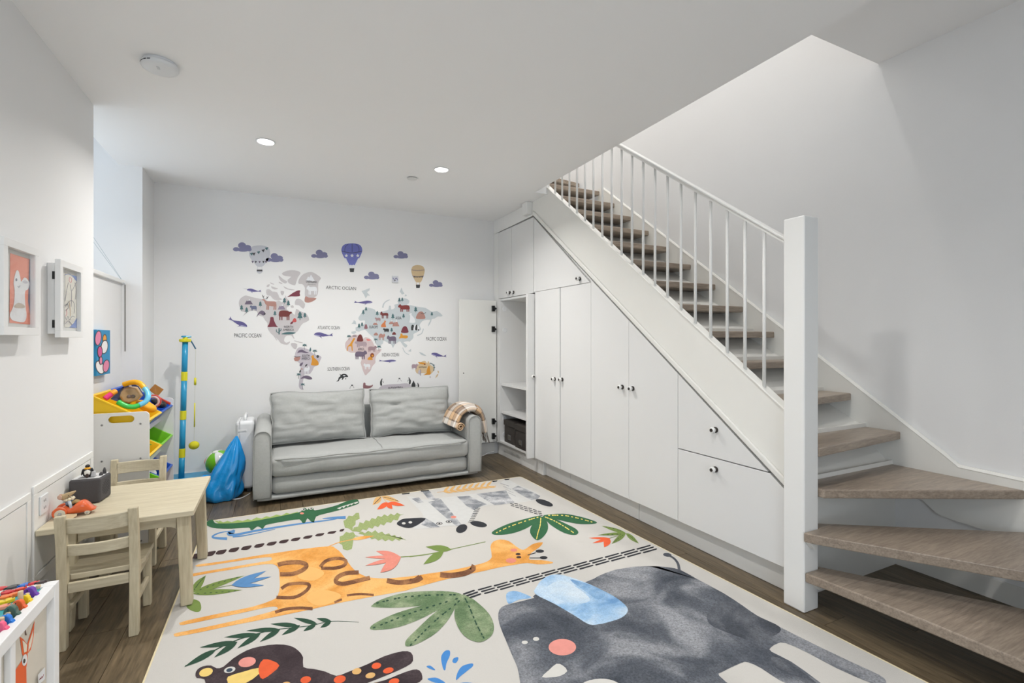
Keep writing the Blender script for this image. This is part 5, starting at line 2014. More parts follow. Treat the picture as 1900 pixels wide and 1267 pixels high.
shadow_box(2.780, 3.058, 1.257, 1.601, 'white shadow box frame with a pale scribbled crayon drawing', [
    (K([(698, 490), (842, 530), (835, 1085), (690, 1075)]), mat('paper_ivory', (214, 212, 202), 0.8, 0.03, 30)),
    (K([(770, 520), (842, 540), (838, 600), (800, 570)]), LN[1]), (K([(820, 980), (838, 960), (835, 1085), (740, 1080), (790, 1030)]), LN[1])] +
    [(K(stroke(p, 5)), LN[c]) for p, c in (([(740, 545), (765, 560), (760, 600), (740, 580), (745, 550)], 2), ([(730, 600), (710, 700), (695, 800)], 0), ([(750, 620), (765, 720), (760, 860)], 0), ([(820, 590), (790, 650), (770, 690)], 0), ([(800, 600), (815, 680), (805, 780)], 0),
                                        ([(700, 860), (740, 800), (780, 800), (800, 860), (790, 930)], 0), ([(695, 960), (710, 1000), (725, 960), (745, 1000), (770, 960), (800, 970)], 0), ([(740, 800), (750, 880), (755, 960)], 3), ([(710, 880), (715, 930), (700, 960)], 2), ([(690, 850), (720, 830), (730, 870), (700, 900)], 0), ([(700, 1040), (730, 1010), (770, 1050)], 0), ([(690, 520), (740, 510), (790, 545)], 1))])

# canvas in the niche: plain bold shapes only
c0 = Vector((XN, 3.92, 1.022))
cv = tag(empty('canvas_painting', c0), 'small blue canvas with bold pink, white and orange shapes in the niche', 'painting')
simple('canvas', Vector((XN + 0.0005, 3.788, 1.022)) - c0, Vector((XN + 0.034, 4.053, 1.308)) - c0, mat('canvas_blue', (40, 140, 190), 0.6, 0.06, 20), cv, 0.001)
Kc = lambda pts: [(x / 3.961, 400 + y / 3.961) for x, y in pts]
CP, CW, CO_, CK = mat('paint_pink', (226, 130, 165), 0.5), mat('paint_white', (236, 234, 234), 0.5), mat('paint_orange', (238, 160, 40), 0.5), mat('paint_black', (38, 34, 40), 0.5)
blobs = [((722, 900), 20, 50, CP, 6), ((770, 905), 12, 28, CO_, 0), ((768, 965), 22, 46, CW, 8), ((735, 1000), 15, 38, mat('paint_magenta', (206, 70, 140), 0.5), 0), ((735, 1115), 26, 46, CW, -20), ((780, 1105), 20, 42, CP, 10), ((742, 1065), 9, 25, CP, 0)]
lay = []
for (x, y), rx_, ry_, m, dg in blobs:
    lay.append((Kc(ell(x, y, rx_ + 5, ry_ + 7, dg, 20)), CK))
    lay.append((Kc(ell(x, y, rx_, ry_, dg, 20)), m))
flat('painted_shapes', lay, lambda u, v, k: on_x(u, v, XN + 0.0346 + 0.0003 * k) - c0, cv)

# blind cord and wand in the window niche
w0 = on_y(229, 528, 4.43)
w0.x = XN + 0.028
bc_ = tag(empty('blind_cord', w0), 'grey blind wand and cords hanging over the window sill', 'blind cord')
bm = NB()
e0 = on_y(230, 652, 4.43)
tube(bm, [(0, 0, 0.0), (0, 0, -0.02), (0.0, 0.0, e0.z - w0.z)], 0.004, 8)
build('wand', bm, mat('wand_grey', (120, 118, 114), 0.4), bc_)
for d_ in (0.0, 0.03):
    bm = NB()
    q = on_y(172, 438 + d_ * 300, 4.40)
    tube(bm, [(0, 0, 0), (q.x - w0.x, q.y - w0.y, q.z - w0.z), (-0.62, -0.16, 1.0)], 0.0016, 6)
    build('cord', bm, mat('cord_grey', (176, 186, 190), 0.6), bc_)
# ================================================================== RUG
RZ = 0.0115
rl = on_z(383, 967, RZ)
rr = on_z(966, 884, RZ)
rn = on_z(1722, 1267, RZ)
dirr = (rn - rr) / (rr.y - rn.y)
near_y = 0.62
rnr = rr + dirr * (rr.y - near_y)
rnl = Vector((rl.x - 0.004, near_y, RZ))
RUGW = mat('rug_ivory', (198, 195, 190), 0.95, 0.035, 220, 0.25, 500)
ro = Vector((0.8, 2.3, 0))
rug = tag(empty('rug', ro), 'large ivory play rug printed with jungle animals and plants', 'rug')
bm = NB()


def rcor(c, a, b, r=0.03, n=5):
    va, vb = (a - c).normalized(), (b - c).normalized()
    p0, p1 = c + va * r, c + vb * r
    return [(p0 * (1 - t) ** 2 + c * 2 * t * (1 - t) + p1 * t * t) for t in [k / n for k in range(n + 1)]]


ring = rcor(rl, rnl, rr) + rcor(rr, rl, rnr) + rcor(rnr, rr, rnl) + rcor(rnl, rnr, rl)
extr(bm, [Vector((p.x, p.y, 0.0006)) - ro for p in ring], [p - ro for p in ring])
build('pile', bm, RUGW, rug)
bm = NB()
tube(bm, [Vector((p.x, p.y, 0.0075)) - ro for p in ring], 0.0055, 6, closed=True)
build('edge_binding', bm, mat('rug_binding', (222, 208, 172), 0.9, 0.08, 60), rug)


def pr_rug(u, v, k):
    return on_z(u, v, RZ + 0.0006 + 0.0003 * k) - ro


A = lambda *p: [(360 + x / 4.318, 880 + y / 4.318) for x, y in p]
B = lambda *p: [(760 + x / 3.8, 870 + y / 3.8) for x, y in p]
C_ = lambda *p: [(240 + x / 3.958, 1050 + y / 3.958) for x, y in p]
D_ = lambda *p: [(660 + x / 3.8, 1020 + y / 3.8) for x, y in p]
E_ = lambda *p: [(1100 + x / 2.879, 1000 + y / 2.879) for x, y in p]


def rm(name, c, var=0.14, sc=30):
    return mat('rug_' + name, c, 0.95, var, sc, 0.2, 500)


GRN, LGR, OLV, SAGE, DKG = rm('green', (44, 96, 62)), rm('light_green', (150, 172, 96)), rm('olive', (112, 134, 66)), wash('rug_sage', (88, 112, 78), (110, 130, 96), (134, 148, 116), 9.0, 0.13), rm('dark_green', (36, 70, 52))
ORA, BRN, DBR, YEL_ = wash('rug_giraffe_orange', (208, 142, 62), (222, 160, 84), (232, 178, 108), 5.0, 0.06), wash('rug_brown', (100, 62, 38), (122, 80, 52), (150, 104, 66), 12.0, 0.16), rm('dark_brown', (58, 40, 40), 0.16), rm('yellow', (228, 198, 116))
BLUE_, PINKR, SALM, REDO, TAN, INKR = rm('blue', (86, 134, 184)), rm('pink', (222, 146, 136)), rm('salmon', (216, 134, 118)), rm('red_orange', (222, 92, 50)), rm('tan', (214, 170, 108)), rm('ink', (40, 42, 48), 0.2)
GRY, LGY = wash('rug_zebra_grey', (118, 122, 128), (150, 152, 156), (190, 190, 192), 9.0, 0.12), rm('zebra_pale', (200, 200, 198), 0.06, 30)
WHT = rm('white', (206, 204, 199), 0.03)


def motif(name, layers):
    return flat(name, layers, pr_rug, rug)


def mid_dots(pts, n, m, ln, w, proj_scale):
    """short stitches along a line"""
    c = crv(pts, 8, False)
    L = [0]
    for a, b in zip(c, c[1:]):
        L.append(L[-1] + sqrt((a[0] - b[0]) ** 2 + (a[1] - b[1]) ** 2))
    out = []
    for k in range(n):
        s = L[-1] * (k + 0.5) / n
        i = max(j for j in range(len(L)) if L[j] <= s)
        i = min(i, len(c) - 2)
        dx, dy = c[i + 1][0] - c[i][0], c[i + 1][1] - c[i][1]
        q = sqrt(dx * dx + dy * dy) or 1
        out.append((ell(c[i][0], c[i][1], ln / 2, w / 2, math.degrees(atan2(dy, dx)), 8), m))
    return out


def strk(F, pts, w, m, **k):
    """stroke given in a crop's own numbers"""
    return (F(*stroke(pts, w, **k)), m)


# crocodile
croc = [(A(*[(160, 368), (200, 378), (205, 370), (235, 384), (268, 372), (300, 382), (350, 366), (390, 374), (430, 358), (460, 366), (500, 344), (540, 354), (580, 334), (610, 342), (660, 322), (700, 330), (740, 308), (770, 316), (830, 298), (840, 330), (500, 380), (200, 395)]), LGR)]
croc += [(A(*crv([(92, 395), (118, 370), (150, 362), (165, 386), (200, 393), (330, 390), (450, 378), (600, 352), (740, 325), (845, 302), (862, 290), (872, 270), (892, 268), (908, 284), (920, 270), (940, 263), (958, 274), (968, 288), (1060, 270), (1150, 245), (1230, 212), (1305, 200), (1318, 215), (1318, 235), (1230, 265), (1150, 290), (1050, 315), (978, 338), (962, 384), (935, 375), (908, 352), (890, 388), (866, 386), (845, 360), (750, 372), (605, 398), (568, 412), (550, 438), (530, 424), (505, 418), (470, 446), (450, 442), (438, 426), (300, 435), (180, 432), (120, 418)], 2)), GRN)]
croc += [(A(*[(1145, 272), (1180, 258), (1310, 218), (1318, 224), (1290, 238), (1280, 230), (1262, 248), (1250, 240), (1232, 258), (1218, 250), (1200, 270), (1186, 260), (1168, 280)]), WHT)]
for x, y in ((877, 281), (936, 274)):
    croc += [(A(*ell(x, y, 15, 9)), WHT), (A(*ell(x + 3, y, 7, 5)), INKR)]
croc += [(A(*ell(865, 312, 16, 8)), SALM)]
motif('crocodile_print', croc)
motif('water_print', [strk(A, [(330, 450), (230, 462), (170, 482), (148, 503), (200, 512), (265, 515)], (5, 22), BLUE_), strk(A, [(325, 453), (270, 476), (330, 484), (500, 450), (800, 402), (1080, 366), (1150, 352)], (24, 7), BLUE_), strk(A, [(1030, 355), (1110, 348), (1215, 345)], (5, 26), BLUE_), strk(A, [(310, 500), (420, 487), (650, 438)], (12, 4), BLUE_)])
tr = []
for i, (x, y) in enumerate([(20, 652), (130, 635), (218, 622), (320, 604), (420, 588), (523, 570), (623, 554), (720, 537), (815, 520), (912, 502), (1008, 483), (1105, 465), (1185, 447)]):
    hw, hh = 47 - i * 0.9 - (16 if i == 12 else 0), 21 - i * 0.9
    tr.append((A(*crv([(x - hw, y + hh * 0.9), (x - hw * 0.6, y - hh * 0.5), (x + hw * 0.4, y - hh), (x + hw, y - hh), (x + hw * 0.6, y + hh * 0.4), (x, y + hh)], 2)), DBR))


def serr(pts, dep=9, step=24):
    out = []
    n = len(pts)
    s = 1
    for i in range(n):
        a, b = pts[i], pts[(i + 1) % n]
        dx, dy = b[0] - a[0], b[1] - a[1]
        L = sqrt(dx * dx + dy * dy)
        k = max(1, int(L / step))
        for j in range(k):
            out.append((a[0] + dx * j / k - (dy / L) * dep * s, a[1] + dy * j / k + (dx / L) * dep * s))
            s = -s
    return out


SPK = rm('speckled_green', (146, 160, 104), 0.35, 90)
for poly in ([(1195, 400), (1215, 352), (1270, 325), (1330, 310), (1320, 350), (1285, 400), (1275, 450), (1235, 440)], [(1265, 450), (1330, 392), (1500, 332), (1680, 310), (1630, 360), (1520, 400), (1380, 440), (1300, 465)], [(1315, 468), (1450, 455), (1560, 480), (1700, 518), (1560, 530), (1450, 520), (1350, 490)], [(1250, 460), (1320, 490), (1270, 520), (1282, 550), (1260, 590), (1220, 615), (1180, 570), (1160, 525), (1190, 480)]):
    tr.append((A(*serr(poly)), SPK))
motif('palm_tree_print', tr)
# giraffe
out = A((650, 630), (850, 600), (1080, 575), (1130, 590), (1180, 630), (1235, 705), (1290, 770), (1370, 815), (1450, 830), (1560, 832), (1750, 815)) + B((100, 742), (300, 712), (450, 680), (540, 655), (580, 620), (570, 550), (590, 512), (640, 497), (700, 508), (750, 545), (790, 568), (820, 562), (870, 528), (940, 516), (915, 552), (860, 590), (845, 620), (850, 640), (930, 642), (1010, 656), (990, 668), (900, 672), (830, 662), (760, 672), (640, 692), (540, 715), (400, 745), (200, 792), (0, 848)) + A((1700, 930), (1450, 975), (1150, 1032), (960, 1076))
out += C_((1010, 385), (900, 408), (700, 447), (500, 490), (345, 518), (330, 505), (350, 490), (600, 440), (900, 372), (1070, 325), (1088, 308), (1070, 298), (1000, 305), (800, 350), (600, 390), (400, 432), (370, 425), (400, 405), (700, 340), (900, 300), (1050, 250), (1090, 215), (1105, 150), (1102, 80))
out += A((680, 760), (650, 725), (600, 718), (500, 728), (300, 762), (100, 795), (-60, 825), (-60, 805), (100, 775), (300, 742), (500, 708), (610, 690), (622, 675), (610, 662), (500, 672), (300, 702), (100, 732), (20, 738), (30, 722), (200, 700), (400, 668), (560, 642))
gir = [(crv(out, 2), ORA)]
ORL = rm('giraffe_pale', (230, 178, 106), 0.1, 12)
gir += [(A(*crv([(830, 800), (900, 740), (1010, 760), (1040, 800), (960, 850), (860, 840)], 3)), ORL), (A(*crv([(960, 940), (1080, 930), (1180, 970), (1100, 1030), (980, 1050), (900, 990)], 3)), ORL)]
for p, w in (([(690, 800), (800, 795), (880, 760), (900, 725), (850, 705), (740, 708), (672, 725)], 34), ([(1010, 742), (1060, 692), (1150, 672), (1215, 690), (1200, 730), (1120, 752), (1020, 750)], 27), ([(1320, 785), (1220, 792), (1152, 822), (1138, 862), (1200, 876), (1320, 850), (1410, 828)], 34), ([(1545, 850), (1640, 866), (1760, 852), (1812, 820)], 40),
             ([(660, 985), (800, 985), (890, 940), (925, 890), (880, 872), (760, 880), (700, 915)], 26), ([(1125, 1026), (1185, 1000)], 18), ([(1225, 970), (1330, 958), (1440, 966)], 18), ([(650, 1105), (740, 1078), (850, 1070), (950, 1076)], 24)):
    gir.append(strk(A, p, w, BRN))
gir.append(strk(B, [(215, 745), (290, 750), (390, 735), (450, 702), (432, 688)], 38, BRN))
gir.append(strk(B, [(5, 790), (50, 785), (88, 762)], 34, BRN))
gir += [strk(A, [(1080, 577), (1160, 545), (1270, 522)], (7, 5), ORA), (A(*leaf((1260, 522), (1445, 492), 26)), ORA)]
gir += [(B(*ell(735, 572, 25, 11)), SALM), (B(*ell(715, 645, 37, 17)), SALM), (B(*ell(765, 600, 18, 8)), DBR), (B(*ell(770, 622, 18, 8)), DBR), strk(B, [(832, 607), (890, 590)], 6, INKR), (B(*ell(918, 579, 30, 12)), INKR), strk(B, [(845, 627), (920, 627)], 6, INKR), (B(*ell(945, 625, 28, 11)), INKR)]
motif('giraffe_print', gir)
# zebra
zb = [(B(*crv([(-20, 190), (90, 215), (180, 207), (340, 190), (470, 172), (700, 150), (640, 95), (700, 78), (760, 108), (860, 150), (925, 188), (870, 222), (740, 240), (560, 256), (490, 275), (400, 385), (250, 402), (120, 418), (20, 415), (100, 345), (60, 280)], 2)), LGY)]
for p in ([(130, 232), (220, 212), (300, 310), (370, 395), (330, 402), (240, 330), (190, 285)], [(335, 195), (420, 190), (470, 215), (545, 248), (490, 268), (455, 290), (400, 260)], [(470, 175), (560, 165), (680, 150), (700, 190), (740, 235), (690, 245), (600, 255), (540, 220)], [(720, 140), (765, 118), (840, 150), (922, 190), (905, 210), (860, 220), (800, 190)], [(85, 155), (140, 152), (182, 208), (215, 208), (185, 222), (130, 210)], [(15, 210), (65, 200), (100, 235), (60, 240)], [(110, 345), (160, 372), (215, 410), (150, 415), (80, 392)]):
    zb.append((B(*p), GRY))
for k in range(4):
    zb.append(strk(B, [(640 + k * 18, 100 + k * 22), (700 + k * 16, 120 + k * 24)], 3, GRY))
zb += [(A(*crv([(1625, 400), (1660, 362), (1720, 352), (1855, 350), (1800, 400), (1720, 430)], 3)), INKR), (A(*ell(1680, 392, 15, 9)), WHT), (A(*ell(1733, 384, 15, 9)), WHT)]
zb += [(B((78, 152), (135, 148), (138, 156), (82, 160)), INKR), (B((575, 84), (622, 80), (615, 88), (590, 92)), INKR), (B((665, 72), (708, 68), (700, 76), (675, 78)), INKR), (A((1660, 152), (1730, 146), (1725, 156), (1670, 162)), INKR)]
for k in range(9):
    zb.append(strk(B, [(452 - k * 6 + 10, 278 + k * 12), (492 - k * 6 + 6, 276 + k * 12)], 4, INKR))
zb += [(B(*ell(367, 420, 42, 28, -25)), INKR), (B(*ell(487, 388, 60, 20, 10)), INKR), (B(*ell(950, 238, 64, 19, 18)), INKR), (B(*ell(310, 338, 20, 9)), SALM)]
for x, y in ((210, 384), (277, 371)):
    zb += [(B(*ell(x, y, 22, 10)), INKR), (B(*ell(x, y, 16, 7)), WHT), (B(*ell(x, y, 8, 5)), INKR)]
motif('zebra_print', zb)
fe = [strk(B, [(195, 165), (300, 150), (450, 135), (610, 120)], (3, 5), TAN)]
for k in range(8):
    x, y = 250 + k * 43, 160 - k * 5.4
    fe += [(B(*leaf((x - 10, y), (x + 32, y - 40), 17)), TAN), (B(*leaf((x - 10, y), (x + 58, y + 8), 13)), TAN)]
motif('fern_print', fe)
motif('orange_flower_print', [(A(*leaf((1500, 178), (1430, 245), 48)), TAN), (A(*leaf((1505, 176), (1652, 220), 34)), TAN), strk(A, [(1505, 178), (1545, 225)], 4, TAN), (A(*leaf((1555, 226), (1466, 282), 40)), REDO), (A(*leaf((1545, 228), (1590, 277), 42)), REDO), (A(*leaf((1560, 225), (1690, 250), 30)), REDO)] + mid_dots(A((1495, 185), (1465, 215), (1440, 240)), 6, INKR, 4, 1.2, 1) + mid_dots(A((1520, 182), (1580, 195), (1640, 215)), 8, INKR, 4, 1.0, 1))
YD = rm('yellow_dots', (226, 206, 110))
pl = [(B(*crv(p, 3)), GRN) for p in ([(925, 330), (840, 345), (700, 385), (600, 430), (580, 455), (620, 465), (720, 455), (820, 420), (890, 375)], [(930, 335), (900, 355), (860, 400), (850, 450), (890, 500), (930, 490), (970, 440), (975, 390), (955, 350)], [(940, 330), (1000, 340), (1090, 380), (1170, 420), (1190, 450), (1160, 465), (1090, 450), (1010, 405), (965, 365)], [(945, 326), (1080, 315), (1200, 335), (1300, 365), (1320, 380), (1270, 388), (1180, 385), (1080, 365), (990, 342)])]
for p, n in (([(910, 338), (800, 372), (690, 412), (600, 455)], 14), ([(925, 345), (920, 400), (905, 450), (895, 495)], 14), ([(955, 338), (1020, 365), (1090, 405), (1165, 455)], 14), ([(975, 326), (1090, 328), (1200, 350), (1300, 378)], 14)):
    pl += mid_dots(B(*p), n, YD, 4.2, 2.0, 1)
for r_ in range(3):
    for k in range(7):
        x, y = 728 + k * 33 + r_ * 4 - 10, 246 + k * 11 + (r_ - 1) * 13
        if (k + r_) % 1 == 0:
            pl.append((B((x - 14, y - 5), (x + 12, y + 1), (x + 14, y + 6), (x - 12, y + 1)), INKR))
motif('dark_palm_print', pl)
pf = [strk(A, [(1650, 662), (1780, 652), (1900, 635)], 7, OLV), strk(B, [(0, 618), (120, 602), (210, 585), (290, 566), (535, 513)], (7, 4), OLV), (B(*leaf((295, 568), (112, 548), 44)), OLV), (B(*leaf((240, 582), (97, 672), 52)), OLV)]
for t, w in (((1458, 614), 46), ((1370, 663), 26), ((1370, 731), 32), ((1492, 786), 74)):
    pf.append((A(*leaf((1658, 662), t, w, k=0.95)), SALM))
    pf += mid_dots(A((1640, 664), t), 7, PINKR, 3, 0.9, 1)
motif('pink_flower_print', pf)
bf = [(A(*leaf((-20, 950), (96, 808), 62)), OLV), (A(*leaf((-10, 945), (405, 810), 44)), OLV), (A(*leaf((-20, 955), (388, 925), 44)), OLV), (A(*crv([(-45, 1000), (0, 1000), (45, 1020), (58, 1070), (40, 1100), (-10, 1095), (-60, 1060)], 3)), OLV), strk(A, [(100, 930), (200, 905), (305, 886)], 3, OLV)]
for p in ([(0, 925), (40, 870), (88, 815)], [(40, 928), (200, 870), (380, 815)], [(20, 955), (180, 945), (360, 930)]):
    bf += mid_dots(A(*p), 7, DKG, 5, 1.2, 1)
for t, w in (((580, 772), 44), ((620, 818), 34), ((562, 888), 34)):
    bf.append((A(*leaf((300, 886), t, w)), BLUE_))
motif('blue_flower_print', bf)
bp = [(D_(*crv(p, 3)), SAGE) for p in ([(115, 390), (180, 350), (330, 305), (500, 290), (650, 292), (745, 312), (700, 342), (560, 375), (450, 395), (300, 408), (130, 405)], [(100, 555), (130, 520), (250, 460), (400, 410), (600, 360), (735, 318), (690, 370), (560, 435), (450, 490), (300, 545), (150, 565)], [(348, 665), (360, 630), (430, 560), (560, 440), (690, 360), (745, 322), (690, 430), (640, 510), (560, 590), (470, 645), (400, 675), (360, 680)], [(742, 316), (800, 330), (870, 380), (940, 450), (972, 520), (970, 580), (940, 620), (880, 650), (810, 635), (750, 590), (710, 520), (695, 450), (712, 372)])]
for p, n in (([(140, 378), (330, 335), (520, 320), (735, 316)], 14), ([(130, 548), (420, 435), (735, 338)], 14), ([(390, 668), (560, 500), (690, 395), (745, 345)], 13), ([(905, 625), (850, 520), (800, 400), (765, 330)], 12)):
    bp += mid_dots(D_(*p), n, DKG, 6.0, 3.0, 1)
for r_ in range(3):
    for k in range(12):
        x = 420 + k * 112 + (0, 38, 74)[r_] * 0.6
        y = 866 - k * 28.8 + r_ * 17 - (0, 10, 18)[r_] * 0.5
        L_ = 50 - (k == 0) * 8
        bp.append((B((x - L_, y + 10), (x + L_ - 8, y - 15), (x + L_, y - 12), (x + L_ - 6, y - 6), (x - L_ + 6, y + 20), (x - L_ - 2, y + 17)), INKR))
motif('sage_palm_print', bp)
rf = [(B(*leaf((1525, 452), t, w)), OLV) for t, w in (((1353, 400), 24), ((1323, 466), 20), ((1424, 527), 32), ((1617, 526), 30))]
for p in ([(1500, 440), (1430, 418), (1370, 403)], [(1500, 458), (1420, 462), (1345, 466)], [(1505, 465), (1465, 495), (1435, 522)], [(1540, 465), (1575, 490), (1605, 520)]):
    rf += mid_dots(B(*p), 5, INKR, 4, 0.8, 1)
rf += [strk(B, [(1410, 488), (1450, 475), (1500, 462)], 3, OLV), (B(*leaf((1412, 490), (1262, 486), 16)), REDO), (B(*leaf((1412, 490), (1288, 523), 20)), REDO), (B(*leaf((1408, 486), (1372, 552), 48)), REDO)]
motif('red_flower_print', rf)
# elephant
ELE = wash('rug_elephant', (60, 65, 74), (86, 90, 98), (136, 138, 143), 3.2, 0.2)
ELD = wash('rug_elephant_dark', (58, 62, 70), (70, 74, 82), (92, 95, 102), 6.0, 0.16, 3.0)
ELL = wash('rug_elephant_light', (96, 100, 108), (124, 126, 132), (146, 147, 151), 6.0, 0.15, 5.0)
EAR = wash('rug_ear_blue', (104, 148, 194), (150, 184, 216), (186, 206, 224), 5.0, 0.07, 1.3)
body = B((885, 885), (1240, 797), (1330, 755), (1450, 710), (1600, 690), (1750, 686)) + E_((180, 150), (300, 144), (400, 150), (470, 166), (560, 215), (700, 290), (800, 355), (880, 410), (1010, 475), (1200, 570), (1400, 665), (1530, 725), (1566, 757), (1558, 778), (1500, 775), (1300, 688), (1150, 608), (1030, 555), (985, 558), (950, 580), (955, 602), (1060, 655), (1200, 755), (1250, 805), (1200, 830), (1100, 795), (1000, 755), (900, 690), (830, 658), (790, 662), (690, 710), (675, 730), (760, 800), (880, 890), (600, 930), (420, 900), (230, 900)) + D_((1420, 1260), (1240, 1220), (1180, 1120), (1160, 939), (1140, 830), (1110, 760), (1060, 640), (1015, 530), (1005, 450), (1030, 402), (1100, 378), (1260, 338))
el = [(crv(body, 2), ELE)]
el += [(E_(*crv(p, 3)), ELD) for p in ([(620, 380), (700, 330), (800, 370), (900, 420), (1000, 470), (980, 510), (870, 545), (720, 500), (620, 450)], [(960, 625), (1060, 670), (1180, 755), (1210, 800), (1080, 740), (970, 680)])]
el += [(B(*crv([(885, 880), (895, 830), (940, 775), (1010, 745), (1090, 750), (1240, 800), (1360, 855), (1460, 910), (1530, 970), (1535, 1010), (1490, 1050), (1400, 1080), (1330, 1095), (1262, 1094), (1150, 1025), (1020, 950)], 3)), EAR),
       (B(*crv([(960, 850), (1040, 790), (1120, 800), (1240, 880), (1270, 930), (1180, 950), (1060, 920)], 3)), wash('rug_ear_pale', (164, 192, 218), (184, 204, 222), (200, 214, 226), 7.0, 0.06, 2.0)),
       (B(*crv([(1130, 780), (1240, 805), (1380, 870), (1330, 920), (1250, 870)], 3)), wash('rug_ear_deep', (100, 142, 188), (126, 164, 202), (160, 190, 216), 8.0, 0.07, 4.0)),
       (D_(*crv([(1060, 322), (1080, 296), (1130, 290), (1190, 310), (1240, 338), (1150, 352), (1078, 380)], 3)), EAR),
       (D_(*ell(1192, 652, 22, 12)), WHT), (D_(*ell(1272, 628, 22, 14)), WHT), (D_(*ell(1457, 686, 97, 58, 0, 30)), PINKR), (D_(*crv([(1312, 897), (1360, 850), (1415, 803), (1460, 815), (1492, 855), (1440, 890), (1380, 898)], 2)), WHT),
       (E_(*crv([(-60, 775), (10, 748), (90, 750), (150, 780), (160, 830), (60, 860), (-50, 830)], 3)), WHT),
       strk(E_, [(462, 170), (455, 132), (432, 102), (400, 86)], (16, 7), ELD), (E_(*ell(398, 84, 23, 10, 8)), ELD)]
motif('elephant_print', el)
br = [strk(C_, [(1685, 412), (1480, 405), (1330, 438), (1080, 466), (920, 502), (760, 555), (620, 622), (410, 736)], (3, 9), DKG)]
for a, b, w in (((1485, 408), (1375, 384), 24), ((1480, 408), (1403, 452), 24), ((1380, 424), (1208, 380), 26), ((1370, 428), (1278, 477), 26), ((1240, 436), (1035, 425), 26), ((1255, 434), (1118, 507), 28), ((1105, 464), (858, 475), 26), ((1110, 462), (958, 557), 28), ((950, 500), (695, 523), 28), ((965, 494), (793, 604), 30), ((790, 556), (515, 598), 30), ((795, 556), (622, 671), 32), ((640, 612), (400, 742), 34)):
    br.append((C_(*leaf(a, b, w * 1.25)), DKG))
motif('branch_print', br)
JAG = wash('rug_jaguar_brown', (44, 32, 36), (54, 42, 46), (66, 54, 58), 8.0, 0.16)
ja = [(crv(C_((560, 900), (552, 832), (495, 822), (485, 792), (500, 760), (540, 736), (600, 730), (640, 750), (690, 740), (760, 680), (860, 620), (960, 590), (1080, 575), (1180, 585), (1240, 620), (1276, 670), (1278, 742), (1350, 755), (1440, 775), (1520, 806), (1600, 780), (1750, 720)) + D_((200, 750), (330, 714), (390, 724), (405, 765), (390, 802), (300, 850), (150, 912), (60, 950), (200, 920), (300, 880), (400, 845), (450, 850), (470, 892), (450, 932), (300, 985), (0, 1080), (-300, 1140)) + C_((800, 1060), (560, 1000)), 2), JAG)]
ja += [(C_(*ell(563, 780, 52, 30, -18)), YEL_), (C_(*ell(737, 762, 43, 22, -14)), WHT), (C_(*ell(735, 764, 24, 14, -14)), rm('slate', (50, 66, 84))), (C_(*ell(865, 705, 65, 36, -12)), PINKR), (C_(*crv([(725, 812), (840, 775), (950, 748), (952, 792), (850, 862), (740, 880), (722, 850)], 2)), YEL_), (C_(*crv([(950, 740), (985, 685), (1050, 695), (1102, 730), (1050, 785), (980, 830), (955, 800)], 2)), REDO)]
for x, y, rx_, ry_, m in ((1815, 733, 35, 22, REDO), (1670, 773, 35, 22, TAN), (1770, 803, 37, 20, TAN), (1545, 832, 45, 28, REDO), (1295, 835, 40, 25, REDO), (1150, 872, 36, 22, TAN), (1430, 900, 40, 24, REDO)):
    ja.append((C_(*ell(x, y, rx_, ry_, -14)), m))
for x, y, rx_, ry_, m in ((145, 817, 33, 22, REDO), (230, 850, 38, 20, REDO), (105, 885, 33, 20, TAN), (270, 928, 38, 22, REDO), (10, 855, 30, 22, TAN), (140, 960, 34, 22, TAN)):
    ja.append((D_(*ell(x, y, rx_, ry_, -14)), m))
motif('spotted_cat_print', ja)
WTR = rm('water_drop_blue', (66, 130, 196))
motif('water_drops_print', [(D_(*crv(p, 3)), WTR) for p in ([(605, 745), (630, 712), (662, 710), (664, 745), (640, 800), (632, 845), (618, 842), (604, 785)], [(682, 790), (690, 765), (720, 756), (722, 775), (705, 798)], [(498, 822), (528, 817), (562, 848), (528, 840)], [(708, 918), (716, 870), (750, 820), (820, 800), (826, 820), (790, 850), (740, 890)], [(505, 910), (560, 900), (600, 915), (632, 940), (560, 936)], [(700, 950), (760, 935), (830, 940), (820, 965), (740, 970)], [(520, 1000), (590, 975), (630, 980), (600, 1010)])])

# ================================================================== WALL MAP STICKERS
def pr_wall(o_):
    return lambda u, v, k: on_y(u, v, YB - 0.0010 - 0.0004 * k) - o_


def sticker(name, layers, label, cat='wall sticker', group=None):
    us = [p[0] for l in layers for p in l[0]]
    vs = [p[1] for l in layers for p in l[0]]
    c = on_y((min(us) + max(us)) / 2, max(vs), YB)
    r = tag(empty(name, c), label, cat, group)
    r['pr'] = 0
    del r['pr']
    return r, c


def sm_(name, c, var=0.04):
    return mat('vinyl_' + name, c, 0.6, var, 30)


N_ = lambda p: [(430 + x / 9.05, 500 + y / 9.05) for x, y in p]
U_ = lambda p: [(640 + x / 9.05, 530 + y / 9.05) for x, y in p]
S_ = lambda p: [(540 + x / 9.05, 600 + y / 9.05) for x, y in p]
F_ = lambda p: [(640 + x / 9.05, 600 + y / 9.05) for x, y in p]
V_ = lambda p: [(740 + x / 7.04, 560 + y / 7.04) for x, y in p]
W1 = lambda p: [(400 + x / 4.223, 430 + y / 4.223) for x, y in p]
W2 = lambda p: [(630 + x / 4.223, 430 + y / 4.223) for x, y in p]
PURP, CLD, LND, LNDB, LNDP, LNDS, LNDA = sm_('whale', (94, 88, 142)), sm_('cloud', (124, 124, 158)), sm_('land_grey', (196, 192, 194)), sm_('land_blue', (192, 200, 204)), sm_('land_pink', (208, 190, 190)), sm_('land_mauve', (192, 186, 194)), sm_('land_sand', (212, 188, 152))
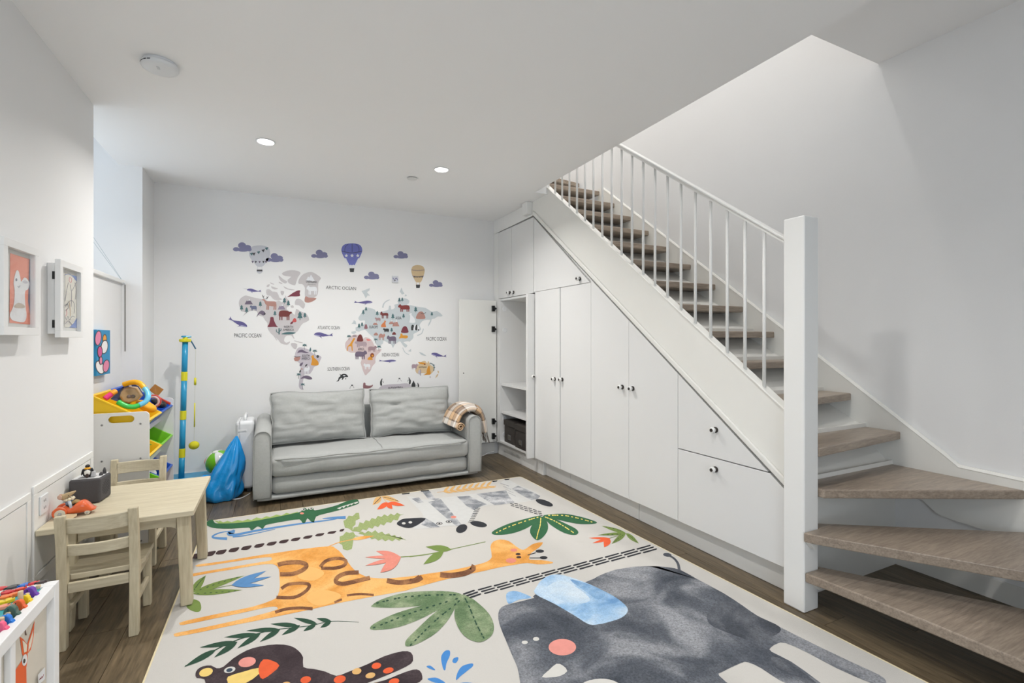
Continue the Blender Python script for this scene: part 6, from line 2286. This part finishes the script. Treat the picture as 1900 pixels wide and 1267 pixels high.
TEAL, MARO, RUST, ROSE, MAUV, ORNV, CHAR, VWHT, VINK = sm_('teal', (72, 108, 112)), sm_('maroon', (118, 52, 66)), sm_('rust', (112, 48, 46)), sm_('rose', (176, 132, 122)), sm_('mauve', (108, 96, 116)), sm_('orange', (212, 146, 48)), sm_('charcoal', (52, 54, 56)), sm_('white', (226, 228, 232)), sm_('ink', (66, 66, 70))


def plain_sticker(name, layers, label, cat='wall sticker', group=None):
    r, c = sticker(name, layers, label, cat, group)
    flat('print', layers, pr_wall(c), r)
    return r


def tree(F, x, y, h, m=None):
    return [(F([(x - h * 0.04, y), (x + h * 0.04, y), (x + h * 0.04, y - h * 0.4), (x - h * 0.04, y - h * 0.4)]), m or TEAL), (F([(x, y - h), (x + h * 0.24, y - h * 0.62), (x + h * 0.14, y - h * 0.62), (x + h * 0.30, y - h * 0.22), (x - h * 0.30, y - h * 0.22), (x - h * 0.14, y - h * 0.62), (x - h * 0.24, y - h * 0.62)]), m or TEAL)]


def palm(F, x, y, h):
    o = [(F(stroke([(x, y), (x - h * 0.03, y - h * 0.4), (x, y - h * 0.8)], h * 0.06)), VINK)]
    for dx, dy in ((-0.42, -0.62), (-0.36, -0.95), (0.36, -0.95), (0.45, -0.62), (0.0, -1.05)):
        o.append((F(leaf((x, y - h * 0.8), (x + dx * h, y + dy * h), h * 0.16)), TEAL))
    return o


def beast(F, x, y, w, h, m, face=1, legs=0.45, head=0.3, hump=0.0):
    """four-legged outline standing on y, seen from the side"""
    f = lambda p: [(x + face * a * w, y + b * h) for a, b in p]
    lg = legs
    return [(F(crv(f([(-0.48, -0.55), (-0.40, -0.92), (-0.1, -1.0 - hump), (0.25, -0.95), (0.36, -1.0 - head * 0.4), (0.52, -0.95 - head * 0.2), (0.58, -0.72), (0.44, -0.62), (0.36, -0.48), (0.20, -lg), (-0.2, -lg), (-0.42, -lg)]), 3)), m)] + \
           [(F(f([(a, -0.5), (a + 0.10, -0.5), (a + 0.09, 0), (a + 0.01, 0)])), m) for a in (-0.44, -0.28, 0.14, 0.28)]


def blob(F, x, y, w, h, m):
    return [(F(crv([(x - w * 0.5, y), (x - w * 0.46, y - h * 0.5), (x - w * 0.2, y - h * 0.95), (x + w * 0.2, y - h), (x + w * 0.46, y - h * 0.55), (x + w * 0.5, y)], 4)), m)]


def sitter(F, x, y, w, h, m, face=1):
    f = lambda p: [(x + face * a * w, y + b * h) for a, b in p]
    return [(F(crv(f([(-0.5, 0), (-0.5, -0.35), (-0.2, -0.62), (0.05, -0.80), (0.05, -0.98), (0.22, -1.0), (0.42, -0.86), (0.30, -0.70), (0.34, -0.3), (0.38, 0)]), 3)), m)]


def mount(F, x, y, w, h, m):
    return [(F([(x - w / 2, y), (x - w * 0.25, y - h * 0.7), (x - w * 0.1, y - h * 0.55), (x + w * 0.08, y - h), (x + w * 0.5, y)]), m), (F([(x + w * 0.08, y - h), (x - w * 0.03, y - h * 0.72), (x + w * 0.05, y - h * 0.65), (x + w * 0.14, y - h * 0.72), (x + w * 0.22, y - h * 0.66)]), VWHT)]


WH = [(1, .0), (.8, -.17), (.4, -.24), (0, -.16), (-.5, -.02), (-.75, -.04), (-1, -.24), (-.96, -.03), (-1.08, .10), (-.72, .07), (-.4, .13), (0, .2), (.22, .22), (.08, .44), (.34, .25), (.6, .2), (.9, .12)]


def whale(F, x, y, L, deg, flip, label, m=PURP, fat=1.0):
    a = radians(deg)
    def tf(p):
        q = []
        for px_, py_ in p:
            px_, py_ = px_ * flip * L / 2, py_ * L / 2 * fat
            q.append((x + px_ * cos(a) - py_ * sin(a), y + px_ * sin(a) + py_ * cos(a)))
        return q
    belly = [(1.0, .03), (.75, .05), (.45, .10), (.2, .18), (.5, .19), (.9, .12)]
    plain_sticker('whale_sticker', [(F(crv(tf(WH), 2)), m), (F(tf(belly)), sm_('belly', (176, 176, 206)))], label)


def cloud(F, x, y, w, label):
    puffs = [(-0.33, 0.10, 0.17, 0.11), (-0.02, -0.10, 0.21, 0.17), (0.26, -0.01, 0.20, 0.12), (0.05, 0.12, 0.34, 0.11), (0.36, 0.11, 0.13, 0.10)]
    plain_sticker('cloud_sticker', [(F(ell(x + a * w, y + b * w, rx_ * w, ry_ * w)), CLD) for a, b, rx_, ry_ in puffs], label)


cloud(W1, 210, 122, 148, 'violet cloud sticker touching the grey balloon on its upper side')
cloud(W1, 463, 205, 140, 'violet cloud sticker overlapping the lower side of the grey balloon')
cloud(W1, 815, 176, 132, 'violet cloud sticker between the grey and the blue balloon')
cloud(W2, 480, 183, 115, 'violet cloud sticker above the small framed square on the map')
cloud(W2, 252, 345, 122, 'violet cloud sticker below the blue balloon')
cloud(W2, 755, 408, 108, 'violet cloud sticker below the tan balloon')
# balloons
bg_ = sm_('balloon_grey', (196, 198, 206))
lay = [(W1(crv([(262, 165), (280, 120), (320, 108), (370, 108), (415, 125), (428, 170), (415, 215), (385, 255), (365, 272), (328, 272), (300, 240), (272, 205)], 3)), bg_)]
for i, (x, y) in enumerate([(282, 172), (300, 172), (337, 160), (373, 146), (400, 130)]):
    lay.append((W1([(x - 14, y - 4), (x + 14, y - 10), (x + 2, y + 16)]), VINK if i % 2 else TEAL))
for i, x in enumerate([290, 315, 345, 375, 395]):
    lay.append((W1([(x - 9, 230 + abs(x - 345) * -0.06), (x + 9, 230), (x, 248)]), VINK if i % 2 else MAUV))
lay += [(W1(stroke([(330, 270), (328, 300)], 3)), bg_), (W1(stroke([(363, 270), (363, 300)], 3)), bg_), (W1(crv([(323, 298), (367, 298), (365, 318), (345, 329), (326, 318)], 2)), bg_), (W1([(323, 296), (367, 296), (366, 310), (324, 310)]), VINK)]
plain_sticker('balloon_sticker', lay, 'pale grey hot air balloon sticker with bunting, between two clouds')
bl_ = sm_('balloon_blue', (112, 118, 190))
lay = [(W2(crv([(14, 140), (30, 105), (70, 92), (125, 92), (165, 108), (178, 145), (165, 185), (140, 235), (120, 262), (75, 262), (50, 225), (25, 180)], 3)), bl_), (W2([(32, 205), (52, 208), (78, 255), (118, 255), (145, 208), (160, 205), (122, 285), (74, 285)]), VWHT)]
for a, b in (((60, 212), (85, 260)), ((98, 212), (98, 262)), ((136, 212), (112, 260))):
    lay.append((W2(stroke([a, b], 14)), bl_))
lay += [(W2(stroke([(17, 152), (95, 166), (176, 152)], 4)), VINK), (W2(stroke([(98, 92), (98, 160)], 3)), VINK), (W2(stroke([(70, 95), (45, 120), (42, 155)], 3)), VINK), (W2(stroke([(125, 95), (150, 120), (152, 155)], 3)), VINK)]
for x in (53, 98, 143):
    st_ = []
    for k in range(10):
        r_ = 16 if k % 2 == 0 else 7
        st_.append((x + r_ * sin(pi * k / 5), 187 - r_ * cos(pi * k / 5)))
    lay.append((W2(st_), VWHT))
lay.append((W2([(78, 286), (116, 286), (112, 316), (82, 316)]), CHAR))
plain_sticker('balloon_sticker', lay, 'blue hot air balloon sticker with white stars and stripes')
bt_ = sm_('balloon_tan', (204, 180, 142))
lay = [(W2(crv([(562, 300), (575, 270), (612, 260), (652, 270), (667, 300), (660, 340), (640, 390), (625, 396), (600, 394), (585, 370), (568, 335)], 3)), bt_), (W2(stroke([(563, 298), (614, 304), (666, 298)], 4)), MAUV), (W2(stroke([(570, 345), (614, 352), (660, 345)], 4)), MAUV)]
for k in range(6):
    lay.append((W2([(580 + k * 13, 349), (592 + k * 13, 350), (586 + k * 13, 362)]), VINK))
lay += [(W2(stroke([(600, 394), (602, 416)], 3)), bt_), (W2(stroke([(628, 394), (627, 416)], 3)), bt_), (W2([(598, 414), (632, 414), (628, 440), (601, 440)]), CHAR)]
plain_sticker('balloon_sticker', lay, 'tan hot air balloon sticker with bunting bands')
# small framed square on the map
fo = on_y(733, 518, YB)
fr = tag(empty('thermostat_plate', fo + Vector((0, 0, -0.035))), 'small square pale plate on the wall between the balloons', 'wall plate')
simple('plate', (-0.031, -0.012, 0.0), (0.031, -0.0006, 0.070), WPLA, fr, 0.002)
flat('print', [(W2([(412, 348), (460, 348), (460, 396), (412, 396)]), sm_('plate_grey', (200, 202, 210))), (W2(stroke([(418, 360), (430, 375), (445, 362), (455, 380)], 6)), CLD), (W2(stroke([(425, 385), (440, 380)], 5)), VINK)], lambda u, v, k: on_y(u, v, YB - 0.0125 - 0.0004 * k) - fo - Vector((0, 0, -0.035)), fr)
# whales
whale(N_, 370, 352, 235, 6, -1, 'narwhal sticker above the polar end of North America', fat=0.95)
plain_sticker('narwhal_tusk', [(N_([(180, 318), (258, 325), (258, 331)]), CLD)], 'pale narwhal tusk sticker line beside the narwhal')
whale(N_, 110, 890, 330, 24, 1, 'humpback whale sticker above the words PACIFIC OCEAN by North America')
whale(S_, 540, 190, 310, 3, -1, 'humpback whale sticker under the words ATLANTIC OCEAN')
whale(W2, 188, 552, 140, 0, 1, 'sperm whale sticker in the Arctic above Europe', fat=0.75)
whale(F_, 720, 628, 280, 0, 1, 'long blue whale sticker under the words INDIAN OCEAN', fat=0.6)
whale(V_, 520, 695, 195, 10, -1, 'humpback whale sticker beside the open cupboard door')
plain_sticker('orca_sticker', [(S_(crv([(960, 895), (930, 855), (880, 845), (840, 860), (812, 845), (830, 880), (800, 910), (790, 950), (760, 972), (800, 968), (820, 930), (860, 915), (850, 945), (870, 940), (895, 905), (930, 900)], 3)), CHAR), (S_(crv([(870, 875), (895, 866), (915, 880), (890, 886)], 2)), VWHT), (S_(leaf((925, 918), (908, 942), 14)), CHAR)], 'black orca sticker under the words SOUTHERN OCEAN')


def continent(name, lands, label, groups):
    """land shapes first, then each animal or plant as its own part"""
    alll = [(p, m) for p, m in lands]
    r, c = sticker(name, alll, label, 'wall sticker')
    flat('land', alll, pr_wall(c), r)
    for nm, ly in groups:
        n = {'trees': 2, 'palms': 6, 'mountains': 2}.get(nm, len(ly))
        for k in range(0, len(ly), n):
            flat(nm[:-1] if n < len(ly) else nm, ly[k:k + n], pr_wall(c), r, base=2)
    return r, c


WROT = (pi / 2, 0, 0)


def word(s, u0, v0, u1, v1, m=VINK, parent=None, c=None, label=None):
    a, b = on_y(u0, v0, YB - 0.02), on_y(u1, v1, YB - 0.02)
    mid = on_y((u0 + u1) / 2, (v0 + v1) / 2, YB - 0.0040)
    w, h = (b.x - a.x), abs(a.z - b.z)
    if parent is not None:
        return text_obj('lettering', s, m, mid - c, w, h, WROT, parent)
    o = text_obj('lettering_sticker', s, m, mid, w, h, WROT)
    o.location.y = YB - 0.0012
    return tag(o, label, 'wall lettering')


word('ARCTIC OCEAN', 605, 530, 661, 538.5, label='dark wall lettering reading ARCTIC OCEAN')
word('PACIFIC OCEAN', 434.5, 618.5, 485, 626, label='dark wall lettering reading PACIFIC OCEAN beside North America')
word('ATLANTIC OCEAN', 589.5, 604.5, 631, 611, label='dark wall lettering reading ATLANTIC OCEAN')
word('SOUTHERN OCEAN', 608, 681.5, 649, 687, label='dark wall lettering reading SOUTHERN OCEAN')
word('INDIAN OCEAN', 709, 655, 740.5, 661, label='dark wall lettering reading INDIAN OCEAN')
word('PACIFIC OCEAN', 791, 625, 828.5, 632, label='dark wall lettering reading PACIFIC OCEAN near the cupboard door')

na = [(N_(crv([(120, 575), (135, 500), (190, 455), (240, 435), (330, 460), (420, 480), (500, 495), (560, 500), (600, 530), (720, 545), (790, 520), (830, 545), (880, 540), (900, 430), (920, 480), (960, 520), (970, 580), (920, 650), (950, 690), (1010, 720), (1060, 760), (1080, 660), (1150, 700), (1230, 730), (1267, 760), (1300, 850), (1200, 900), (1150, 960), (1100, 1040), (1030, 1090), (1055, 1160), (1030, 1150), (1000, 1110), (930, 1110), (890, 1140), (880, 1200), (920, 1230), (980, 1205), (960, 1245), (920, 1262), (830, 1240), (780, 1180), (700, 1110), (640, 1050), (600, 980), (600, 900), (560, 850), (520, 790), (450, 770), (420, 700), (350, 690), (290, 700), (240, 740), (180, 785), (230, 720), (160, 700), (140, 650)], 2)), LND)]
for p in ([(790, 100), (860, 160), (930, 200), (900, 235), (840, 205), (800, 160)], [(840, 70), (900, 30), (1000, 10), (1110, 25), (1155, 60), (1110, 130), (1080, 220), (1060, 265), (1000, 250), (950, 220), (940, 170), (1000, 120), (900, 110)], [(580, 340), (640, 335), (680, 370), (760, 380), (800, 470), (850, 500), (760, 520), (690, 490), (650, 440), (590, 430)], [(585, 290), (600, 255), (640, 250), (620, 290)], [(665, 280), (720, 300), (780, 320), (720, 335), (670, 310)], [(820, 360), (880, 370), (860, 430), (830, 420)], [(870, 280), (950, 320), (1060, 340), (1000, 348), (900, 320)], [(1080, 500), (1160, 500), (1230, 580), (1200, 660), (1130, 600), (1060, 590)], [(640, 215), (690, 235), (720, 250), (670, 245)], [(790, 205), (840, 225), (850, 245), (800, 230)], [(990, 610), (1030, 600), (1040, 640), (1000, 640)]):
    na.append((N_(crv(p, 2)), LND))
na += [(W1(crv([(590, 885), (600, 870), (640, 880), (630, 920), (610, 912)], 2)), LND), (N_(stroke([(700, 1100), (760, 1190)], 10)), LND), (N_(stroke([(1050, 1195), (1120, 1215), (1190, 1230)], 12)), LND)]
deer = [(N_(crv([(500, 510), (530, 498), (560, 505), (580, 530), (720, 535), (745, 560), (735, 620), (600, 605), (560, 570), (540, 525)], 2)), ROSE)] + [(N_([(x, 590), (x + 20, 590), (x + 14, 676), (x - 6, 676)]), ROSE) for x in (585, 610, 705, 732)] + [(N_(stroke(p, 9)), VINK) for p in ([(545, 490), (525, 460), (515, 425)], [(570, 492), (600, 480), (612, 445)], [(528, 460), (545, 440)], [(600, 480), (585, 455)])]
groups = [('deer', deer), ('bison', beast(N_, 890, 850, 210, 165, RUST, 1, 0.35, -0.4)), ('bear', [(N_(crv([(600, 965), (625, 920), (645, 840), (650, 800), (700, 800), (708, 850), (750, 940), (778, 965), (700, 962)], 2)), MARO)]), ('seal', [(N_(crv([(935, 462), (960, 440), (1030, 390), (1100, 355), (1148, 352), (1140, 400), (1145, 440), (1080, 452), (1000, 450)], 3)), MARO)]),
          ('beaver', [(N_(crv([(1050, 815), (1080, 830), (1085, 875), (1040, 885), (1015, 875), (1030, 840)], 3)), sm_('beaver', (196, 84, 84))), (N_(leaf((1030, 875), (980, 920), 36)), MARO)]), ('raccoon', [(N_(crv([(415, 800), (440, 740), (490, 690), (540, 700), (570, 745), (540, 770), (520, 770), (480, 745), (450, 760)], 3)), MAUV), (N_(ell(552, 745, 18, 12)), CHAR)]), ('musk_ox', beast(N_, 368, 690, 110, 80, sm_('slate', (104, 110, 138)), -1, 0.3)),
          ('cactus', [(N_(stroke([(795, 1090), (795, 985)], 22)), TEAL), (N_(stroke([(795, 1060), (755, 1045), (750, 1005)], 13)), TEAL), (N_(stroke([(795, 1040), (825, 1020), (825, 990)], 13)), TEAL)]), ('alligator', [(N_(crv([(832, 1086), (880, 1062), (960, 1048), (1075, 1060), (1030, 1080), (960, 1090)], 2)), TEAL)]), ('mountains', mount(N_, 285, 585, 140, 92, MAUV) + mount(N_, 838, 672, 135, 90, sm_('mountain', (138, 128, 148))))]
tr_ = []
for x, y, h in ((480, 630, 100), (885, 575, 105), (950, 620, 105), (725, 780, 90), (1145, 850, 150), (1228, 815, 95), (165, 690, 100), (250, 730, 100)):
    tr_ += tree(N_, x, y, h)
groups.append(('trees', tr_))
r_, c_ = continent('continent_sticker', na, 'grey North America map sticker with bison, deer and pines', groups)
word('NORTH', 527, 604, 544, 608, parent=r_, c=c_)
word('AMERICA', 525, 609.5, 545.5, 614, parent=r_, c=c_)
gl = [(W1(crv([(655, 370), (690, 330), (750, 315), (800, 340), (825, 365), (805, 400), (800, 490), (760, 520), (720, 540), (700, 500), (700, 440), (680, 410), (650, 405)], 3)), LND)]
r_, c_ = continent('continent_sticker', gl, 'grey Greenland map sticker with a white polar bear', [('polar_bear', beast(W1, 758, 492, 78, 62, VWHT, -1)), ('walrus', [(W1(crv([(698, 545), (705, 505), (730, 515), (790, 520), (760, 545), (725, 555)], 3)), ROSE)]), ('mountains', mount(W1, 742, 385, 70, 50, VWHT))])
word('GREENLAND', 567.5, 520, 588, 525, parent=r_, c=c_)
word('(Denmark)', 571, 526.5, 585.5, 529, parent=r_, c=c_)
sa = [(S_(crv([(100, 430), (150, 400), (230, 415), (300, 440), (350, 490), (420, 530), (480, 540), (510, 570), (490, 620), (450, 700), (390, 730), (360, 790), (310, 850), (230, 850), (215, 900), (200, 980), (190, 1060), (210, 1110), (160, 1105), (130, 1050), (140, 950), (150, 850), (160, 760), (150, 680), (110, 640), (70, 580), (65, 520)], 3)), LNDS)]
pms = []
for x, y, h in ((228, 440, 95), (400, 535, 95), (130, 930, 95), (195, 1100, 95)):
    pms += palm(S_, x, y, h)
r_, c_ = continent('continent_sticker', sa, 'mauve South America map sticker with llama, cougar and palms', [('anteater', [(S_(crv([(105, 500), (130, 455), (190, 440), (240, 470), (300, 492), (240, 498), (180, 485), (130, 490)], 3)), MAUV)]), ('sloth', [(S_(crv([(50, 600), (60, 570), (140, 560), (155, 590), (120, 630), (70, 632)], 3)), ROSE), (S_(stroke([(50, 545), (90, 562), (160, 555)], 8)), VINK)]), ('cougar', sitter(S_, 390, 700, 130, 165, ORNV, -1)), ('llama', beast(S_, 262, 850, 90, 110, VWHT, 1, 0.4, 0.6)), ('toucan', [(S_(leaf((145, 830), (165, 770), 26)), CHAR), (S_(leaf((160, 762), (205, 765), 16)), ROSE)]), ('condor', [(S_(leaf((145, 715), (205, 650), 40)), MAUV), (S_(leaf((235, 725), (278, 678), 24)), CHAR)]), ('armadillo', [(S_(crv([(160, 930), (200, 890), (260, 875), (330, 895), (355, 932), (300, 940), (230, 920)], 3)), MAUV)]), ('parrot', [(S_(leaf((318, 475), (330, 400), 30)), TEAL), (S_(ell(448, 555, 22, 24)), VINK)]), ('palms', pms)])
word('SOUTH', 560.5, 657.5, 574.5, 661.8, parent=r_, c=c_)
word('AMERICA', 559.5, 663, 576, 667, parent=r_, c=c_)
af = [(F_(crv([(10, 320), (60, 260), (120, 200), (200, 190), (240, 230), (300, 260), (350, 230), (440, 270), (490, 360), (540, 440), (610, 430), (590, 480), (530, 540), (510, 610), (510, 660), (460, 720), (430, 790), (390, 830), (345, 870), (310, 810), (285, 730), (265, 660), (280, 600), (240, 530), (190, 490), (100, 490), (30, 450), (5, 390)], 3)), LNDP)]
gf = [(F_([(30, 460), (45, 380), (80, 350), (145, 245), (175, 250), (125, 345), (130, 460), (115, 460), (108, 385), (60, 385), (45, 460)]), ORNV)]
r_, c_ = continent('continent_sticker', af, 'pale pink Africa map sticker with giraffe, elephant and lion', [('giraffe', gf), ('gorilla', blob(F_, 253, 298, 95, 110, RUST)), ('hippo', beast(F_, 275, 400, 195, 95, sm_('hippo', (170, 152, 158)), -1, 0.25)), ('rhino', beast(F_, 455, 478, 140, 92, sm_('rhino', (158, 132, 138)), 1, 0.3)), ('elephant', beast(F_, 262, 602, 190, 132, MAUV, 1, 0.35, 0.3)), ('lion', sitter(F_, 430, 610, 90, 80, ORNV, 1) + [(F_(ell(458, 535, 34, 38)), sm_('mane', (140, 70, 36))), (F_(ell(462, 542, 16, 16)), ORNV)]), ('zebra', beast(F_, 375, 770, 110, 90, VWHT, -1)), ('flamingo', [(F_(crv([(360, 260), (400, 262), (435, 280), (400, 292), (370, 285)], 3)), sm_('flamingo', (222, 128, 124)))]), ('palms', palm(F_, 68, 285, 90) + palm(F_, 572, 465, 95)), ('tent', [(F_(crv([(128, 225), (140, 195), (185, 195), (195, 225)], 2)), sm_('tent', (158, 142, 148)))])])
word('AFRICA', 664, 645.5, 676, 649.5, parent=r_, c=c_)
ea = [(U_(crv([(185, 760), (180, 700), (250, 690), (330, 640), (330, 580), (260, 590), (225, 550), (250, 500), (300, 430), (350, 370), (420, 375), (500, 400), (530, 450), (600, 440), (680, 420), (730, 400), (740, 340), (770, 340), (780, 400), (840, 370), (830, 320), (900, 300), (880, 260), (950, 230), (1010, 210), (1080, 250), (1070, 300), (1040, 320), (1120, 330), (1200, 350), (1267, 360)], 2, False)) +
      V_(crv([(290, 70), (350, 80), (400, 110), (440, 130), (500, 120), (570, 175), (550, 190), (510, 190), (470, 215), (430, 225), (420, 260), (385, 320), (390, 280), (410, 235), (330, 240), (290, 270), (270, 310), (290, 350), (280, 370), (230, 400), (190, 420), (190, 470), (140, 520)], 2, False)) +
      U_(crv([(1060, 930), (980, 950), (1050, 1000), (1010, 1040), (960, 980), (920, 930), (860, 970), (830, 1000), (805, 1045), (780, 990), (740, 970), (650, 920), (640, 970), (580, 1000), (530, 990), (490, 900), (470, 860), (400, 800), (340, 740), (280, 750), (240, 770)], 2, False)), LNDB)]
for p in ([(110, 770), (180, 760), (190, 790), (150, 812), (110, 800)], [(150, 575), (180, 600), (190, 650), (150, 640), (110, 640), (140, 610)], [(280, 90), (340, 70), (420, 40), (410, 80), (370, 110), (420, 170), (380, 160), (350, 215), (320, 150)], [(920, 100), (950, 30), (970, 90), (1000, 130), (960, 150)], [(1000, 180), (1020, 140), (1040, 170)], [(1060, 1100), (1110, 1060), (1110, 1110)]):
    ea.append((U_(p), LNDB))
ea += [(U_(stroke([(635, 370), (650, 310), (690, 265), (750, 235)], (24, 14))), LNDB), (U_(stroke([(970, 1040), (1010, 1120), (1080, 1160)], 12)), LNDB), (V_(stroke([(320, 350), (300, 410), (240, 440)], 12)), LNDB), (V_(crv([(265, 655), (310, 670), (360, 705), (300, 695)], 2)), LNDB)]
trs = []
for x, y, h in ((355, 430, 78), (308, 490, 88), (543, 505, 85), (805, 565, 100), (985, 548, 82), (915, 278, 82), (963, 268, 74), (1188, 448, 98), (238, 720, 90), (288, 688, 78), (785, 782, 80)):
    trs += tree(U_, x, y, h)
trs += tree(V_, 432, 187, 58)
r_, c_ = continent('continent_sticker', ea, 'pale blue Europe and Asia map sticker with bear, panda and tiger', [('brown_bear', beast(U_, 1000, 438, 185, 112, sm_('bear', (128, 52, 50)), -1, 0.35)), ('reindeer', beast(U_, 668, 550, 130, 95, RUST, -1, 0.5, 0.6)), ('yak', blob(V_, 285, 220, 110, 92, ROSE) + [(V_(stroke([(285, 145), (320, 155), (355, 138)], 6)), VINK)]), ('wild_pig', beast(U_, 555, 600, 90, 62, sm_('pig', (166, 136, 138)), -1, 0.3)), ('fox', sitter(U_, 655, 695, 85, 110, sm_('fox', (206, 124, 74)), 1)), ('snow_monkey', blob(U_, 1005, 788, 110, 105, MARO)), ('panda', [(U_(crv([(1115, 745), (1112, 690), (1130, 655), (1158, 670), (1160, 730), (1140, 748)], 3)), CHAR), (U_(crv([(1150, 740), (1165, 670), (1200, 650), (1245, 690), (1245, 745), (1190, 752)], 3)), VWHT), (U_(crv([(1180, 740), (1185, 680), (1200, 655), (1215, 660), (1212, 745)], 3)), CHAR), (U_(ell(1235, 742, 14, 12)), CHAR)]), ('tiger', [(U_(crv([(905, 885), (930, 840), (935, 805), (965, 805), (970, 830), (1040, 835), (1058, 860), (1030, 885), (960, 880)], 3)), ORNV)]), ('badger', beast(U_, 695, 780, 95, 60, CHAR, -1, 0.2)), ('camel', beast(U_, 615, 915, 105, 95, ROSE, 1, 0.45, 0.5, 0.2)), ('asian_elephant', beast(U_, 790, 975, 150, 125, MAUV, -1, 0.4)), ('hedgehog', blob(U_, 825, 822, 62, 42, RUST)), ('tortoise', blob(U_, 520, 832, 66, 42, ROSE)), ('owl', blob(U_, 352, 722, 50, 75, sm_('owl', (140, 96, 104)))), ('mountains', mount(U_, 855, 682, 120, 110, ROSE) + mount(U_, 780, 645, 90, 65, ROSE) + mount(U_, 510, 660, 90, 55, ROSE)), ('snow_leopard', sitter(U_, 1125, 620, 100, 160, VWHT, -1)), ('trees', trs), ('palm', palm(U_, 520, 970, 85))])
word('EUROPE', 685.5, 604, 701, 609, parent=r_, c=c_)
word('ASIA', 733.5, 587, 745, 592.5, parent=r_, c=c_)
au = [(V_(crv([(215, 890), (245, 830), (280, 790), (340, 770), (370, 800), (385, 770), (410, 820), (450, 850), (460, 890), (420, 940), (370, 950), (330, 930), (290, 930), (240, 935)], 3)), LNDA), (V_(leaf((510, 895), (520, 935), 18)), LNDA), (V_(leaf((515, 940), (475, 998), 20)), LNDA), (V_(ell(410, 982, 10, 12)), LND)]
r_, c_ = continent('continent_sticker', au, 'sand coloured Australia map sticker with an orange kangaroo', [('kangaroo', [(V_(crv([(318, 955), (360, 935), (365, 890), (395, 830), (410, 890), (415, 945), (370, 952)], 3)), ORNV)]), ('wombat', beast(V_, 205, 880, 78, 66, sm_('wombat', (168, 146, 156)), 1, 0.25)), ('lizard', [(V_(crv([(250, 785), (300, 790), (345, 800), (350, 820), (310, 815), (270, 805)], 3)), ORNV), (V_(ell(338, 815, 10, 8)), RUST)]), ('palm_leaf', [(V_(stroke([(405, 800), (445, 815), (462, 850), (455, 900)], 12)), sm_('reed', (120, 132, 136))), (V_(leaf((440, 830), (475, 822), 10)), TEAL), (V_(leaf((450, 855), (480, 855), 10)), TEAL)]), ('emu', [(V_(crv([(250, 925), (262, 890), (290, 895), (286, 940), (262, 945)], 3)), LNDS), (V_(stroke([(284, 965), (284, 880)], 6)), MAUV)])])
word('AUSTRALIA', 777, 679.5, 791.5, 682.5, parent=r_, c=c_)
an = [(F_(crv([(560, 1110), (600, 1060), (640, 1038), (760, 1022), (900, 1016), (1040, 1006), (1110, 1050), (1120, 1110), (1050, 1190), (800, 1210), (600, 1180)], 3)), LNDS)]


def penguin(x, y, h, s=1):
    return [(F_(crv([(x - s * 0.18 * h, y), (x - s * 0.24 * h, y - 0.5 * h), (x - s * 0.06 * h, y - 0.85 * h), (x + s * 0.02 * h, y - h), (x + s * 0.14 * h, y - 0.93 * h), (x + s * 0.06 * h, y - 0.8 * h), (x + s * 0.02 * h, y - 0.4 * h), (x + s * 0.04 * h, y)], 3)), CHAR), (F_(leaf((x + s * 0.12 * h, y - 0.68 * h), (x + s * 0.28 * h, y - 0.30 * h), 0.08 * h)), CHAR)]


r_, c_ = continent('continent_sticker', an, 'mauve Antarctica map sticker with penguins above the sofa cushion', [('penguin', penguin(618, 1040, 115)), ('penguin', penguin(1080, 1015, 110, -1)), ('penguin', [(F_(crv([(1122, 1070), (1118, 1030), (1140, 985), (1150, 960), (1165, 985), (1185, 1030), (1178, 1072)], 3)), CHAR)]), ('penguin', penguin(1225, 1085, 90, -1)), ('penguin_head', [(F_(ell(915, 925, 16, 10)), CHAR), (F_(stroke([(885, 980), (900, 940)], 4)), MAUV), (F_(stroke([(930, 940), (955, 975)], 4)), MAUV)])])
word('ANTARCTICA', 719, 718, 748, 724, parent=r_, c=c_)
plain_sticker('penguin_sticker', [(F_(ell(120, 1038, 18, 10)), CHAR), (F_(stroke([(80, 1100), (92, 1065), (110, 1048)], 5)), CHAR), (F_(stroke([(132, 1048), (155, 1085)], 5)), CHAR)], 'white penguin sticker above the gap beside the sofa cushion')
plain_sticker('seal_sticker', [(F_(crv([(305, 1080), (308, 1010), (325, 992), (345, 1005), (350, 1035), (400, 1045), (450, 1040), (468, 1025), (460, 1060), (400, 1090), (330, 1090)], 3)), sm_('seal', (140, 100, 104)))], 'brown seal sticker above the gap between the sofa cushions')
